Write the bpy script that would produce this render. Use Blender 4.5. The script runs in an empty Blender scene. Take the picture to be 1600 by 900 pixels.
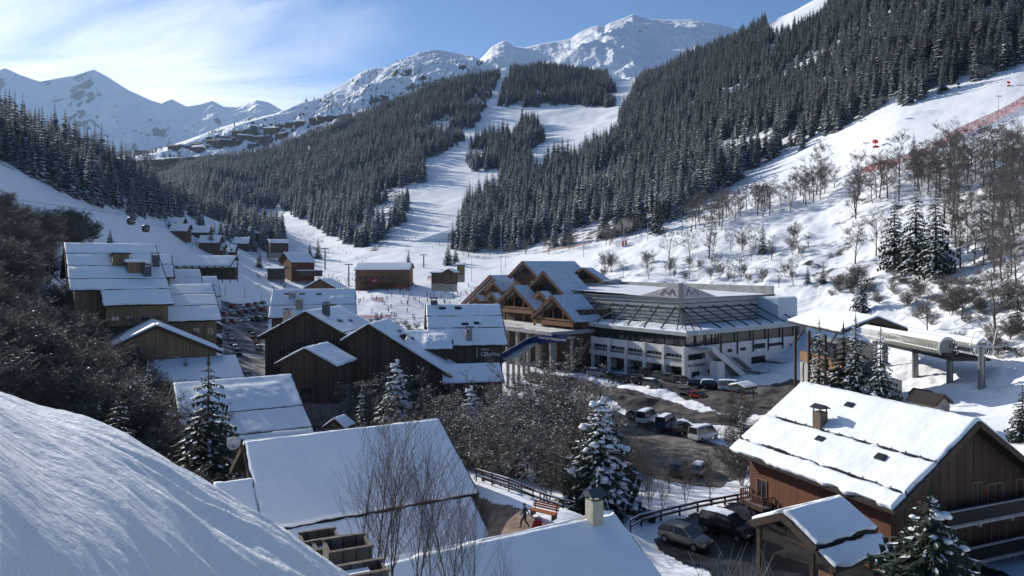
import bpy, math, random
import numpy as np
from mathutils import Vector, Matrix, Euler

# ---------------------------------------------------------------- camera, light, exposure
scn = bpy.context.scene
COL = scn.collection
F, CX, HY = 1110.0, 800.0, 410.0          # focal length in photo pixels, principal column, horizon row
SUN_AZ, SUN_EL = 46.0, 24.0               # degrees left of straight ahead, above the horizon
SUN_STRENGTH, SKY_STRENGTH, EXPOSURE = 5.0, 0.094, 0.34

cd = bpy.data.cameras.new("camera"); cam = bpy.data.objects.new("camera", cd); COL.objects.link(cam)
cd.sensor_width = 36.0; cd.lens = 36.0 * F / 1600.0; cd.shift_y = -(450 - HY) / 1600.0
cd.clip_start = 0.5; cd.clip_end = 30000
cam.location = (0, 0, 0); cam.rotation_euler = (math.radians(90), 0, 0)
scn.camera = cam
scn.view_settings.view_transform = 'Standard'; scn.view_settings.look = 'None'
scn.view_settings.gamma = 1; scn.view_settings.use_curve_mapping = False
scn.view_settings.exposure = EXPOSURE
try:
    scn.cycles.volume_bounces = 0; scn.cycles.max_bounces = 5; scn.cycles.diffuse_bounces = 3
    scn.cycles.transparent_max_bounces = 6; scn.cycles.use_denoising = True
    scn.cycles.sample_clamp_indirect = 4.0
except Exception: pass

def N(nt, typ, **kw):
    n = nt.nodes.new(typ)
    for k, v in kw.items():
        if k.startswith('i_'): n.inputs[k[2:].replace('_', ' ')].default_value = v
        else: setattr(n, k, v)
    return n

world = bpy.data.worlds.new("World"); scn.world = world; world.use_nodes = True
nt = world.node_tree; nt.nodes.clear()
wo = N(nt, 'ShaderNodeOutputWorld'); bg = N(nt, 'ShaderNodeBackground'); bg.inputs['Strength'].default_value = SKY_STRENGTH
sky = N(nt, 'ShaderNodeTexSky', sky_type='NISHITA', sun_disc=False)
sky.sun_elevation = math.radians(SUN_EL); sky.sun_rotation = math.radians(-SUN_AZ)
sky.altitude = 1450; sky.air_density = 1.0; sky.dust_density = 0.25; sky.ozone_density = 6.5
geo = N(nt, 'ShaderNodeTexCoord')
sep = N(nt, 'ShaderNodeSeparateXYZ'); nt.links.new(geo.outputs['Generated'], sep.inputs[0])
# high thin cloud: noise on a plane overhead (direction divided by height)
zc = N(nt, 'ShaderNodeMath', operation='MAXIMUM'); zc.inputs[1].default_value = 0.0; nt.links.new(sep.outputs[2], zc.inputs[0])
za = N(nt, 'ShaderNodeMath', operation='ADD'); za.inputs[1].default_value = 0.14; nt.links.new(zc.outputs[0], za.inputs[0])
dv = N(nt, 'ShaderNodeVectorMath', operation='DIVIDE'); nt.links.new(geo.outputs['Generated'], dv.inputs[0])
cz = N(nt, 'ShaderNodeCombineXYZ')
for i in range(3): nt.links.new(za.outputs[0], cz.inputs[i])
nt.links.new(cz.outputs[0], dv.inputs[1])
mp = N(nt, 'ShaderNodeMapping'); mp.inputs['Scale'].default_value = (0.42, 1.0, 0.0); mp.inputs['Rotation'].default_value = (0, 0, 0.35)
mp.inputs['Location'].default_value = (3.1, 1.7, 0)
nt.links.new(dv.outputs[0], mp.inputs['Vector'])
n1 = N(nt, 'ShaderNodeTexNoise', i_Scale=1.1, i_Detail=10.0, i_Roughness=0.60, i_Distortion=0.9); nt.links.new(mp.outputs[0], n1.inputs['Vector'])
# more cloud towards the left (the sun's side)
lf = N(nt, 'ShaderNodeMapRange'); lf.inputs['From Min'].default_value = 0.12; lf.inputs['From Max'].default_value = -0.62
lf.inputs['To Min'].default_value = -0.16; lf.inputs['To Max'].default_value = 0.36; nt.links.new(sep.outputs[0], lf.inputs['Value'])
ad = N(nt, 'ShaderNodeMath', operation='ADD'); nt.links.new(n1.outputs['Fac'], ad.inputs[0]); nt.links.new(lf.outputs[0], ad.inputs[1])
cr = N(nt, 'ShaderNodeMapRange'); cr.interpolation_type = 'SMOOTHSTEP'; cr.inputs['From Min'].default_value = 0.47; cr.inputs['From Max'].default_value = 0.80
cr.inputs['To Max'].default_value = 0.95
nt.links.new(ad.outputs[0], cr.inputs['Value'])
fy = N(nt, 'ShaderNodeMapRange'); fy.inputs['From Min'].default_value = 0.1; fy.inputs['From Max'].default_value = 0.5; nt.links.new(sep.outputs[1], fy.inputs['Value'])
cm = N(nt, 'ShaderNodeMath', operation='MULTIPLY'); nt.links.new(cr.outputs[0], cm.inputs[0]); nt.links.new(fy.outputs[0], cm.inputs[1])
mx = N(nt, 'ShaderNodeMix', data_type='RGBA'); nt.links.new(cm.outputs[0], mx.inputs[0])
nt.links.new(sky.outputs[0], mx.inputs[6]); mx.inputs[7].default_value = (10.2, 10.6, 10.9, 1)
nt.links.new(mx.outputs[2], bg.inputs[0]); nt.links.new(bg.outputs[0], wo.inputs[0])

sd = bpy.data.lights.new("sun", 'SUN'); sd.energy = SUN_STRENGTH; sd.angle = math.radians(0.5); sd.color = (1.0, 0.955, 0.88)
sun = bpy.data.objects.new("sun", sd); COL.objects.link(sun)
SUNDIR = Vector((-math.sin(math.radians(SUN_AZ)) * math.cos(math.radians(SUN_EL)), math.cos(math.radians(SUN_AZ)) * math.cos(math.radians(SUN_EL)), math.sin(math.radians(SUN_EL))))
sun.rotation_euler = SUNDIR.to_track_quat('Z', 'Y').to_euler()
sun.location = SUNDIR * 200

# ---------------------------------------------------------------- helpers
def P(px, py, d): return Vector(((px - CX) / F * d, d, (HY - py) / F * d))
rng = random.Random(11)
npr = np.random.default_rng(5)

def tag(o, label=None, cat=None, group=None, kind=None):
    if label: o['label'] = label
    if cat: o['category'] = cat
    if group: o['group'] = group
    if kind: o['kind'] = kind
    return o

def empty(name, loc=(0, 0, 0), rz=0.0, label=None, cat=None, group=None):
    o = bpy.data.objects.new(name, None); COL.objects.link(o); o.empty_display_size = 0.5
    o.location = loc; o.rotation_euler = (0, 0, rz); tag(o, label, cat, group); return o

def copy_tree(o, parent=None):
    c = o.copy(); COL.objects.link(c); c.parent = parent
    for k in ('label', 'group'):
        if parent is None and k in c: pass
    for ch in list(KIDS.get(o.name, [])):
        cc = copy_tree(ch, c)
    return c
KIDS = {}

class MB:
    """collects shapes into ONE mesh"""
    def __init__(s): s.v = []; s.f = []; s.m = []
    def add(s, verts, faces, m=0):
        b = len(s.v); s.v += [tuple(v) for v in verts]; s.f += [tuple(i + b for i in f) for f in faces]; s.m += [m] * len(faces)
    def box(s, c, d, rz=0, m=0, rx=0, ry=0):
        M = Matrix.Translation(c) @ Euler((rx, ry, rz)).to_matrix().to_4x4()
        x, y, z = d[0] / 2, d[1] / 2, d[2] / 2
        s.add([M @ Vector(p) for p in ((-x,-y,-z),(x,-y,-z),(x,y,-z),(-x,y,-z),(-x,-y,z),(x,-y,z),(x,y,z),(-x,y,z))],
              [(0,3,2,1),(4,5,6,7),(0,1,5,4),(1,2,6,5),(2,3,7,6),(3,0,4,7)], m)
    def b2(s, x0, x1, y0, y1, z0, z1, m=0): s.box(((x0+x1)/2,(y0+y1)/2,(z0+z1)/2), (abs(x1-x0),abs(y1-y0),abs(z1-z0)), m=m)
    def beam(s, a, b, w, h, m=0):
        a, b = Vector(a), Vector(b); t = (b - a).normalized()
        up = Vector((0,0,1)) if abs(t.z) < .98 else Vector((0,1,0))
        r = t.cross(up).normalized(); u = r.cross(t)
        s.add([p + r*(sx*w/2) + u*(sz*h/2) for p in (a, b) for sx, sz in ((-1,-1),(1,-1),(1,1),(-1,1))],
              [(0,1,2,3),(7,6,5,4),(0,4,5,1),(1,5,6,2),(2,6,7,3),(3,7,4,0)], m)
    def tube(s, pts, rad, n=6, m=0, caps=True):
        pts = [Vector(p) for p in pts]; b = len(s.v); k = len(pts)
        if not hasattr(rad, '__len__'): rad = [rad] * k
        for i, p in enumerate(pts):
            t = (pts[min(i+1,k-1)] - pts[max(i-1,0)]).normalized()
            up = Vector((0,0,1)) if abs(t.z) < .9 else Vector((0,1,0))
            r = t.cross(up).normalized(); u = r.cross(t)
            for j in range(n):
                a = 2*math.pi*j/n; s.v.append(tuple(p + (r*math.cos(a) + u*math.sin(a))*rad[i]))
        for i in range(k-1):
            for j in range(n):
                s.f.append((b+i*n+j, b+i*n+(j+1)%n, b+(i+1)*n+(j+1)%n, b+(i+1)*n+j)); s.m.append(m)
        if caps:
            s.f.append(tuple(b+j for j in range(n-1,-1,-1))); s.m.append(m)
            s.f.append(tuple(b+(k-1)*n+j for j in range(n))); s.m.append(m)
    def cyl(s, c, r, h, n=12, m=0, r2=None): s.tube([c, (c[0],c[1],c[2]+h)], [r, r if r2 is None else r2], n, m)
    def prism(s, poly, a, b, m=0):
        """poly: points; extruded along vector b-a given as offsets a,b"""
        a, b = Vector(a), Vector(b); n = len(poly)
        s.add([Vector(p)+a for p in poly] + [Vector(p)+b for p in poly],
              [tuple(range(n))[::-1], tuple(range(n, 2*n))] + [(i,(i+1)%n,n+(i+1)%n,n+i) for i in range(n)], m)
    def build(s, name, mats, parent=None, smooth=False, link=True):
        me = bpy.data.meshes.new(name)
        me.from_pydata(s.v, [], s.f)
        if not isinstance(mats, (list, tuple)): mats = [mats]
        for m in mats: me.materials.append(m)
        if len(mats) > 1: me.polygons.foreach_set('material_index', s.m)
        if smooth: me.polygons.foreach_set('use_smooth', [True]*len(s.f))
        me.update()
        return put(name, me, parent)
def put(name, me, parent=None):
    o = bpy.data.objects.new(name, me); COL.objects.link(o)
    if parent is not None: o.parent = parent; KIDS.setdefault(parent.name, []).append(o)
    return o

def mesh_np(name, V, Fq, mat, mi=None, smooth=False):
    me = bpy.data.meshes.new(name)
    me.vertices.add(len(V)); me.vertices.foreach_set('co', np.asarray(V, dtype=np.float32).ravel())
    Fq = np.asarray(Fq, dtype=np.int32); k = Fq.shape[1]
    me.loops.add(Fq.size); me.loops.foreach_set('vertex_index', Fq.ravel())
    me.polygons.add(len(Fq)); me.polygons.foreach_set('loop_start', np.arange(0, Fq.size, k, dtype=np.int32))
    me.polygons.foreach_set('loop_total', np.full(len(Fq), k, dtype=np.int32))
    for m in (mat if isinstance(mat, (list, tuple)) else [mat]): me.materials.append(m)
    if mi is not None: me.polygons.foreach_set('material_index', np.asarray(mi, dtype=np.int32))
    if smooth: me.polygons.foreach_set('use_smooth', np.ones(len(Fq), dtype=bool))
    me.update(calc_edges=True); return me

# numpy gradient-ish noise
_perm = npr.permutation(512); _perm = np.concatenate([_perm, _perm])
_g = npr.uniform(-1, 1, 1024)
def vnoise(x, y):
    xi = np.floor(x).astype(int); yi = np.floor(y).astype(int); fx = x-xi; fy = y-yi
    fx = fx*fx*fx*(fx*(fx*6-15)+10); fy = fy*fy*fy*(fy*(fy*6-15)+10)
    def h(a, b): return _g[_perm[(_perm[a & 511] + b) & 511]]
    return (h(xi,yi)*(1-fx)+h(xi+1,yi)*fx)*(1-fy) + (h(xi,yi+1)*(1-fx)+h(xi+1,yi+1)*fx)*fy
def fbm(x, y, o=5, r=.5, ridged=False):
    s = 0; a = 1; t = 0
    for i in range(o):
        n = vnoise(x*2**i+17.3*i, y*2**i-9.1*i)
        s = s + a*((1-2*np.abs(n)) if ridged else n); t += a; a *= r
    return s/t

# ---------------------------------------------------------------- materials
def mat(name, base, rough=0.8, base2=None, scale=3.0, bump=0.0, bscale=None, metal=0.0, spec=0.3, stretch=(1,1,1), coord='Object', detail=5.0, lo=.4, hi=.6):
    m = bpy.data.materials.new(name); m.use_nodes = True; nt = m.node_tree; b = nt.nodes['Principled BSDF']
    b.inputs['Base Color'].default_value = (*base, 1); b.inputs['Roughness'].default_value = rough
    b.inputs['Metallic'].default_value = metal; b.inputs['Specular IOR Level'].default_value = spec
    tc = N(nt, 'ShaderNodeTexCoord'); mp = N(nt, 'ShaderNodeMapping'); mp.inputs['Scale'].default_value = stretch
    nt.links.new(tc.outputs[coord], mp.inputs[0])
    if base2 is not None:
        n = N(nt, 'ShaderNodeTexNoise', i_Scale=scale, i_Detail=detail, i_Roughness=0.6); nt.links.new(mp.outputs[0], n.inputs['Vector'])
        r = N(nt, 'ShaderNodeMapRange'); r.inputs['From Min'].default_value = lo; r.inputs['From Max'].default_value = hi; nt.links.new(n.outputs['Fac'], r.inputs['Value'])
        x = N(nt, 'ShaderNodeMix', data_type='RGBA'); nt.links.new(r.outputs[0], x.inputs[0]); x.inputs[6].default_value = (*base, 1); x.inputs[7].default_value = (*base2, 1)
        nt.links.new(x.outputs[2], b.inputs['Base Color'])
    if bump > 0:
        n2 = N(nt, 'ShaderNodeTexNoise', i_Scale=(bscale or scale*3), i_Detail=6.0, i_Roughness=0.6); nt.links.new(mp.outputs[0], n2.inputs['Vector'])
        bp = N(nt, 'ShaderNodeBump'); bp.inputs['Strength'].default_value = 1.0; bp.inputs['Distance'].default_value = bump
        nt.links.new(n2.outputs['Fac'], bp.inputs['Height']); nt.links.new(bp.outputs[0], b.inputs['Normal'])
    return m
def wood(name, c1, c2, plank=0.18, axis='z'):
    """boards: fine streaks along the board, a dark joint every plank width"""
    m = bpy.data.materials.new(name); m.use_nodes = True; nt = m.node_tree; b = nt.nodes['Principled BSDF']; b.inputs['Roughness'].default_value = .85
    tc = N(nt, 'ShaderNodeTexCoord'); sp = N(nt, 'ShaderNodeSeparateXYZ'); nt.links.new(tc.outputs['Object'], sp.inputs[0])
    s = N(nt, 'ShaderNodeMath', operation='ADD')
    if axis == 'z': nt.links.new(sp.outputs[0], s.inputs[0]); nt.links.new(sp.outputs[1], s.inputs[1])
    else: nt.links.new(sp.outputs[2], s.inputs[0]); s.inputs[1].default_value = 0
    q = N(nt, 'ShaderNodeMath', operation='DIVIDE'); q.inputs[1].default_value = plank; nt.links.new(s.outputs[0], q.inputs[0])
    fr = N(nt, 'ShaderNodeMath', operation='FRACT'); nt.links.new(q.outputs[0], fr.inputs[0])
    fl = N(nt, 'ShaderNodeMath', operation='FLOOR'); nt.links.new(q.outputs[0], fl.inputs[0])
    wn = N(nt, 'ShaderNodeTexWhiteNoise', noise_dimensions='1D'); nt.links.new(fl.outputs[0], wn.inputs['W'])
    n = N(nt, 'ShaderNodeTexNoise', i_Scale=1.0, i_Detail=5.0); mp = N(nt, 'ShaderNodeMapping')
    mp.inputs['Scale'].default_value = (9, 9, .6) if axis == 'z' else (.6, .6, 9)
    nt.links.new(tc.outputs['Object'], mp.inputs[0]); nt.links.new(mp.outputs[0], n.inputs['Vector'])
    a = N(nt, 'ShaderNodeMath', operation='ADD'); nt.links.new(wn.outputs['Value'], a.inputs[0]); nt.links.new(n.outputs['Fac'], a.inputs[1])
    r = N(nt, 'ShaderNodeMapRange'); r.inputs['From Min'].default_value = .35; r.inputs['From Max'].default_value = 1.6; nt.links.new(a.outputs[0], r.inputs['Value'])
    x = N(nt, 'ShaderNodeMix', data_type='RGBA'); nt.links.new(r.outputs[0], x.inputs[0]); x.inputs[6].default_value = (*c1, 1); x.inputs[7].default_value = (*c2, 1)
    gt = N(nt, 'ShaderNodeMath', operation='GREATER_THAN'); gt.inputs[1].default_value = .12; nt.links.new(fr.outputs[0], gt.inputs[0])
    y = N(nt, 'ShaderNodeMix', data_type='RGBA'); nt.links.new(gt.outputs[0], y.inputs[0]); y.inputs[6].default_value = (c1[0]*.3, c1[1]*.3, c1[2]*.3, 1)
    nt.links.new(x.outputs[2], y.inputs[7]); nt.links.new(y.outputs[2], b.inputs['Base Color'])
    return m
def snowy(name, base, base2, cover=0.5, scale=2.0, up0=.1, up1=.7, rough=.85):
    """surface carrying snow where it faces up (snow lies in patches)"""
    m = bpy.data.materials.new(name); m.use_nodes = True; nt = m.node_tree; b = nt.nodes['Principled BSDF']; b.inputs['Roughness'].default_value = rough
    g = N(nt, 'ShaderNodeNewGeometry'); sp = N(nt, 'ShaderNodeSeparateXYZ'); nt.links.new(g.outputs['True Normal'], sp.inputs[0])
    ab = N(nt, 'ShaderNodeMath', operation='ABSOLUTE'); nt.links.new(sp.outputs[2], ab.inputs[0])
    tc = N(nt, 'ShaderNodeTexCoord'); n = N(nt, 'ShaderNodeTexNoise', i_Scale=scale, i_Detail=3.0); nt.links.new(tc.outputs['Object'], n.inputs['Vector'])
    ad = N(nt, 'ShaderNodeMath', operation='ADD'); nt.links.new(n.outputs['Fac'], ad.inputs[0])
    mr = N(nt, 'ShaderNodeMapRange'); mr.inputs['From Min'].default_value = up0; mr.inputs['From Max'].default_value = up1
    mr.inputs['To Min'].default_value = -.6; mr.inputs['To Max'].default_value = cover - .5; nt.links.new(ab.outputs[0], mr.inputs['Value'])
    nt.links.new(mr.outputs[0], ad.inputs[1])
    r = N(nt, 'ShaderNodeMapRange'); r.inputs['From Min'].default_value = .46; r.inputs['From Max'].default_value = .54; nt.links.new(ad.outputs[0], r.inputs['Value'])
    n2 = N(nt, 'ShaderNodeTexNoise', i_Scale=scale*.4, i_Detail=3.0); nt.links.new(tc.outputs['Object'], n2.inputs['Vector'])
    y = N(nt, 'ShaderNodeMix', data_type='RGBA'); nt.links.new(n2.outputs['Fac'], y.inputs[0]); y.inputs[6].default_value = (*base, 1); y.inputs[7].default_value = (*base2, 1)
    x = N(nt, 'ShaderNodeMix', data_type='RGBA'); nt.links.new(r.outputs[0], x.inputs[0]); nt.links.new(y.outputs[2], x.inputs[6]); x.inputs[7].default_value = (.85, .87, .9, 1)
    nt.links.new(x.outputs[2], b.inputs['Base Color']); return m

SNOW = (.86, .88, .91)
M = {}
M['snow'] = mat('snow', SNOW, .55, (.80, .83, .87), .6, bump=.035, bscale=5.0, spec=.2)
M['roof_snow'] = mat('roof_snow', SNOW, .5, (.82, .85, .89), .8, bump=.05, bscale=2.2, spec=.2)
M['conifer_snow'] = mat('conifer_snow', (.72, .74, .78), .7)
M['needles'] = mat('needles', (.022, .034, .026), .9, (.045, .058, .040), 1.5)
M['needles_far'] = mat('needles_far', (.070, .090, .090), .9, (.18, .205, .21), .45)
M['bark'] = mat('bark', (.06, .045, .035), .95, (.10, .08, .065), 4.0)
M['bark_snow'] = snowy('bark_snow', (.050, .042, .036), (.09, .075, .065), .50, 1.2, .2, .8)
M['twig'] = snowy('twig', (.085, .078, .072), (.16, .148, .135), .36, 1.0, .25, .9)
M['twig_dark'] = mat('twig_dark', (.05, .038, .032), .9, (.10, .075, .06), 1.0)
M['dry_leaf'] = mat('dry_leaf', (.045, .046, .030), .8, (.10, .078, .05), 1.2)
M['shrub_leaf'] = mat('shrub_leaf', (.055, .052, .042), .85, (.16, .13, .095), 1.2)
M['asphalt'] = mat('asphalt', (.045, .043, .042), .85, (.085, .080, .074), .25, bump=.01, bscale=8)
M['wet_asphalt'] = mat('wet_asphalt', (.014, .015, .017), .45, (.04, .04, .042), .5, bump=.008, bscale=7)
M['dirt'] = mat('dirt', (.10, .08, .06), .9, (.17, .14, .11), 1.2, bump=.03, bscale=5)
M['concrete'] = mat('concrete', (.30, .29, .27), .85, (.42, .41, .38), .8, bump=.004, bscale=9)
M['wood_red'] = wood('wood_red', (.095, .032, .015), (.18, .062, .028), .22)
M['wood_brown'] = wood('wood_brown', (.085, .050, .030), (.15, .092, .052), .22)
M['wood_dark'] = wood('wood_dark', (.050, .036, .027), (.11, .078, .055), .3)
M['wood_gold'] = wood('wood_gold', (.16, .108, .058), (.29, .20, .105), .22)
M['wood_orange'] = wood('wood_orange', (.17, .085, .042), (.27, .14, .07), .3)
M['timber'] = mat('timber', (.045, .032, .022), .85, (.08, .055, .038), 3.0)
M['timber_red'] = mat('timber_red', (.085, .036, .022), .8, (.13, .058, .034), 3.0)
M['fascia'] = mat('fascia', (.035, .028, .024), .8)
M['metal_dark'] = mat('metal_dark', (.03, .032, .036), .5, metal=.3)
M['metal_grey'] = mat('metal_grey', (.32, .33, .34), .5, metal=.4)
M['steel'] = mat('steel', (.20, .21, .215), .45, metal=.6)
M['white_wall'] = mat('white_wall', (.80, .79, .76), .85, (.68, .67, .65), .7, stretch=(1, 1, .25))
M['grey_clad'] = mat('grey_clad', (.42, .44, .42), .5, (.50, .52, .50), .7, metal=.1)
M['glass'] = mat('glass', (.015, .018, .022), .08, (.04, .045, .05), .7, spec=.8)
M['glass_dark'] = mat('glass_dark', (.008, .009, .011), .25, spec=.5)
M['frame'] = mat('frame', (.20, .15, .11), .7)
M['stone'] = mat('stone', (.20, .18, .16), .9, (.36, .33, .29), 2.5, bump=.04, bscale=4)
M['blue'] = mat('blue', (.008, .020, .11), .6)
M['white'] = mat('white_paint', (.8, .8, .8), .6)
M['red'] = mat('red', (.55, .035, .02), .6)
M['orange'] = mat('orange', (.36, .11, .035), .7)
M['black'] = mat('black', (.012, .012, .013), .6)
M['green_metal'] = mat('green_metal', (.17, .20, .15), .5, (.25, .28, .22), 1.0)
M['tyre'] = mat('tyre', (.012, .012, .012), .9)
M['planter_wood'] = wood('planter_wood', (.08, .068, .056), (.17, .145, .12), .35)
# ---------------------------------------------------------------- terrain: one sheet, heights surveyed per bearing
def py_(py, d): return (HY - py) / F * d
COLS = {
 -1600: [(10,-22),(60,0),(150,45),(300,120),(500,210),(900,330),(2400,380)],
 -900: [(10,-24),(60,-6),(150,28),(250,68),(420,128),(700,240),(1200,300),(2400,340)],
 -400: [(10,-25),(60,-12),(110,0),(200,36),(300,76),(450,122),(700,175),(1200,220),(2400,220)],
 -200: [(10,-25),(60,-14),(110,-2),(200,31),(300,62),(430,104),(600,130),(1000,120),(2400,80)],
 0:   [(10,-25),(60,-17),(110,-7),(150,6),(230,py_(262,230)),(420,py_(192,420)),(600,60),(1000,50),(2400,50)],
 100: [(10,-25),(60,-20),(120,-13),(200,1),(270,py_(302,270)),(430,py_(228,430)),(620,45),(1000,50),(2400,60)],
 200: [(10,-26),(60,-23),(110,-21),(170,-15),(230,-5),(330,py_(343,330)),(470,py_(266,470)),(650,40),(1000,60),(1500,140),(2400,150)],
 300: [(10,-26),(100,-25),(170,-23),(260,-15),(330,-4),(400,5),(450,py_(354,450)),(560,py_(322,560)),(700,42),(900,92),(1300,176),(1600,210),(2400,190)],
 400: [(10,-25),(60,-25.5),(150,-27),(270,-25),(320,-19),(400,-6),(480,4),(560,18),(660,32),(800,36),(1000,py_(322,1000)),(1500,py_(246,1500)),(1900,225),(2400,200)],
 500: [(10,-26),(60,-26),(100,-26),(260,-27),(330,-21),(420,-9),(520,2),(620,py_(388,620)),(800,py_(340,800)),(1100,py_(272,1100)),(1600,py_(206,1600)),(2000,280),(2400,270)],
 600: [(10,-26),(50,-25),(100,-27),(300,-27),(352,-13),(385,-12),(480,3),(560,17),(900,py_(278,900)),(1300,py_(202,1300)),(1600,py_(168,1600)),(2000,330),(2400,320)],
 700: [(10,-26),(50,-25.5),(56,-21),(60,-18.6),(63,-18.4),(69,-21),(100,-27),(300,-27),(400,-8),(480,py_(400,480)),(560,py_(366,560)),(800,py_(290,800)),(1100,py_(212,1100)),(1600,py_(124,1600)),(1900,400),(2400,380)],
 770: [(10,-25),(43,-23),(47,-19.3),(56,-18.6),(61,-18.2),(67,-21.5),(95,-27),(295,-27),(385,-7.5),(480,py_(396,480)),(600,py_(345,600)),(850,py_(268,850)),(1100,py_(206,1100)),(1550,py_(124,1550)),(1750,440),(2400,440)],
 800: [(10,-24),(42,-22),(46,-19.2),(59,-18.2),(65,-22),(90,-27),(290,-27),(380,-8),(480,py_(394,480)),(600,py_(342,600)),(850,py_(262,850)),(1000,py_(222,1000)),(1200,py_(180,1200)),(1500,py_(122,1500)),(1700,py_(106,1700)),(2400,480)],
 900: [(10,-24),(43,-22),(47,-18.9),(54,-18.2),(60,-22),(90,-27),(210,-27),(260,-22),(330,-8),(400,py_(390,400)),(550,py_(330,550)),(800,py_(258,800)),(950,py_(217,950)),(1200,py_(172,1200)),(1500,py_(122,1500)),(1700,py_(112,1700)),(2400,450)],
 1000: [(10,-22),(65,-22.5),(88,-27),(230,-26),(270,-14),(330,4),(390,py_(363,390)),(600,py_(280,600)),(900,py_(202,900)),(1300,py_(138,1300)),(1600,py_(122,1600)),(2400,430)],
 1100: [(10,-22),(65,-22.5),(85,-27),(215,-26),(250,-13),(300,4),(360,py_(342,360)),(430,py_(312,430)),(700,py_(216,700)),(1000,py_(134,1000)),(1350,py_(78,1350)),(1700,400),(2400,400)],
 1200: [(10,-22),(65,-22.5),(85,-26.5),(175,-26),(210,-18),(250,-4),(290,8),(340,py_(322,340)),(400,py_(290,400)),(460,py_(257,460)),(700,py_(156,700)),(1000,py_(66,1000)),(1200,py_(30,1200)),(1500,430),(2400,430)],
 1300: [(10,-22),(65,-22.5),(85,-25),(140,-25.5),(175,-21),(220,-8),(270,py_(370,270)),(330,py_(305,330)),(380,py_(260,380)),(430,py_(218,430)),(700,py_(96,700)),(1000,py_(24,1000)),(1200,py_(-20,1200)),(1500,480),(2400,480)],
 1400: [(10,-22),(65,-23),(130,py_(615,130)),(160,py_(540,160)),(200,py_(450,200)),(250,py_(350,250)),(302,py_(270,302)),(360,py_(215,360)),(418,py_(160,418)),(650,py_(32,650)),(900,py_(-100,900)),(1200,500),(2400,500)],
 1500: [(10,-22),(60,-23),(110,py_(635,110)),(140,py_(560,140)),(180,py_(450,180)),(220,py_(350,220)),(284,py_(260,284)),(348,py_(190,348)),(412,py_(124,412)),(600,py_(-40,600)),(900,420),(1200,500),(2400,520)],
 1600: [(10,-22),(50,-23),(90,-22.5),(120,py_(580,120)),(160,py_(445,160)),(205,py_(335,205)),(278,py_(237,278)),(332,py_(170,332)),(402,py_(87,402)),(600,250),(900,430),(2400,530)],
 1900: [(10,-20),(50,-19),(90,-14),(150,6),(250,50),(400,130),(600,270),(900,430),(2400,530)],
 2600: [(10,-18),(50,-10),(90,0),(150,28),(250,80),(340,140),(600,290),(900,430),(2400,530)],
}
ck = np.array(sorted(COLS)); 
GU = np.concatenate([np.arange(-1600, -60, 30), np.arange(-60, 1660, 4), np.arange(1660, 2601, 30)]).astype(float)
GD = 10 * np.exp(np.arange(0, math.log(240) + .008, .008))
prof = np.array([np.interp(GD, [a for a, b in COLS[k]], [b for a, b in COLS[k]]) for k in ck])   # col x d
def smooth1(a, sig, ax):
    r = int(3*sig)+1; k = np.exp(-.5*(np.arange(-r, r+1)/sig)**2); k /= k.sum()
    p = [(0,0)]*a.ndim; p[ax] = (r, r); ap = np.pad(a, p, mode='edge')
    return np.apply_along_axis(lambda q: np.convolve(q, k, 'valid'), ax, ap)
prof = smooth1(prof, 4.0, 1)
GZ = np.empty((len(GU), len(GD)))
for j in range(len(GD)): GZ[:, j] = np.interp(GU, ck, prof[:, j])
GZ = smooth1(GZ, 7.0, 0)
UU, DD = np.meshgrid(GU, GD, indexing='ij')
XX = (UU - CX) / F * DD
flat = np.clip((DD - 110) / 150, 0, 1)
def inpoly(px, py, poly):
    px = np.asarray(px, float); py = np.asarray(py, float); c = np.zeros(px.shape, bool); n = len(poly); j = n-1
    for i in range(n):
        xi, yi = poly[i]; xj, yj = poly[j]
        t = ((yi > py) != (yj > py)) & (px < (xj-xi)*(py-yi)/((yj-yi) + 1e-12)+xi); c ^= t; j = i
    return c
amp = np.where(DD > 330, np.clip((DD-300)/600, .1, 1)*5.0, .35)
GZ = GZ + fbm(XX/90, DD/90, 4)*amp*np.clip((DD-200)/300, 0, 1) * 1.2
# moguls and lumps
GZ = GZ + fbm(XX/7, DD/7, 3)*0.30*np.clip((DD-90)/100, .15, 1) + fbm(XX/24, DD/24, 3)*1.0*np.clip((DD-260)/200, 0, 1)
# off-piste roughness on the right hillside under the piste
PYG = HY - GZ*F/DD
rough_zone = (UU > 930) & (DD > 110) & (DD < 400) & (PYG > 262 + np.clip(1420-UU, 0, 500)*.14)
GZ = GZ + np.where(rough_zone, fbm(XX/11+4, DD/11, 5, .6)*2.0, 0)
def ground(x, y):
    y = max(float(y), 10.0); u = CX + F*x/y
    iu = min(max(np.searchsorted(GU, u) - 1, 0), len(GU)-2); jd = min(max(int(math.log(y/10)/.008), 0), len(GD)-2)
    fu = min(max((u-GU[iu])/(GU[iu+1]-GU[iu]), 0), 1); fd = min(max((y-GD[jd])/(GD[jd+1]-GD[jd]), 0), 1)
    return float((GZ[iu,jd]*(1-fu)+GZ[iu+1,jd]*fu)*(1-fd) + (GZ[iu,jd+1]*(1-fu)+GZ[iu+1,jd+1]*fu)*fd)
def ground_np(x, y):
    y = np.maximum(y, 10.0); u = CX + F*x/y
    iu = np.clip(np.searchsorted(GU, u)-1, 0, len(GU)-2); jd = np.clip((np.log(y/10)/.008).astype(int), 0, len(GD)-2)
    fu = np.clip((u-GU[iu])/(GU[iu+1]-GU[iu]), 0, 1); fd = np.clip((y-GD[jd])/(GD[jd+1]-GD[jd]), 0, 1)
    return (GZ[iu,jd]*(1-fu)+GZ[iu+1,jd]*fu)*(1-fd) + (GZ[iu,jd+1]*(1-fu)+GZ[iu+1,jd+1]*fu)*fd
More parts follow.
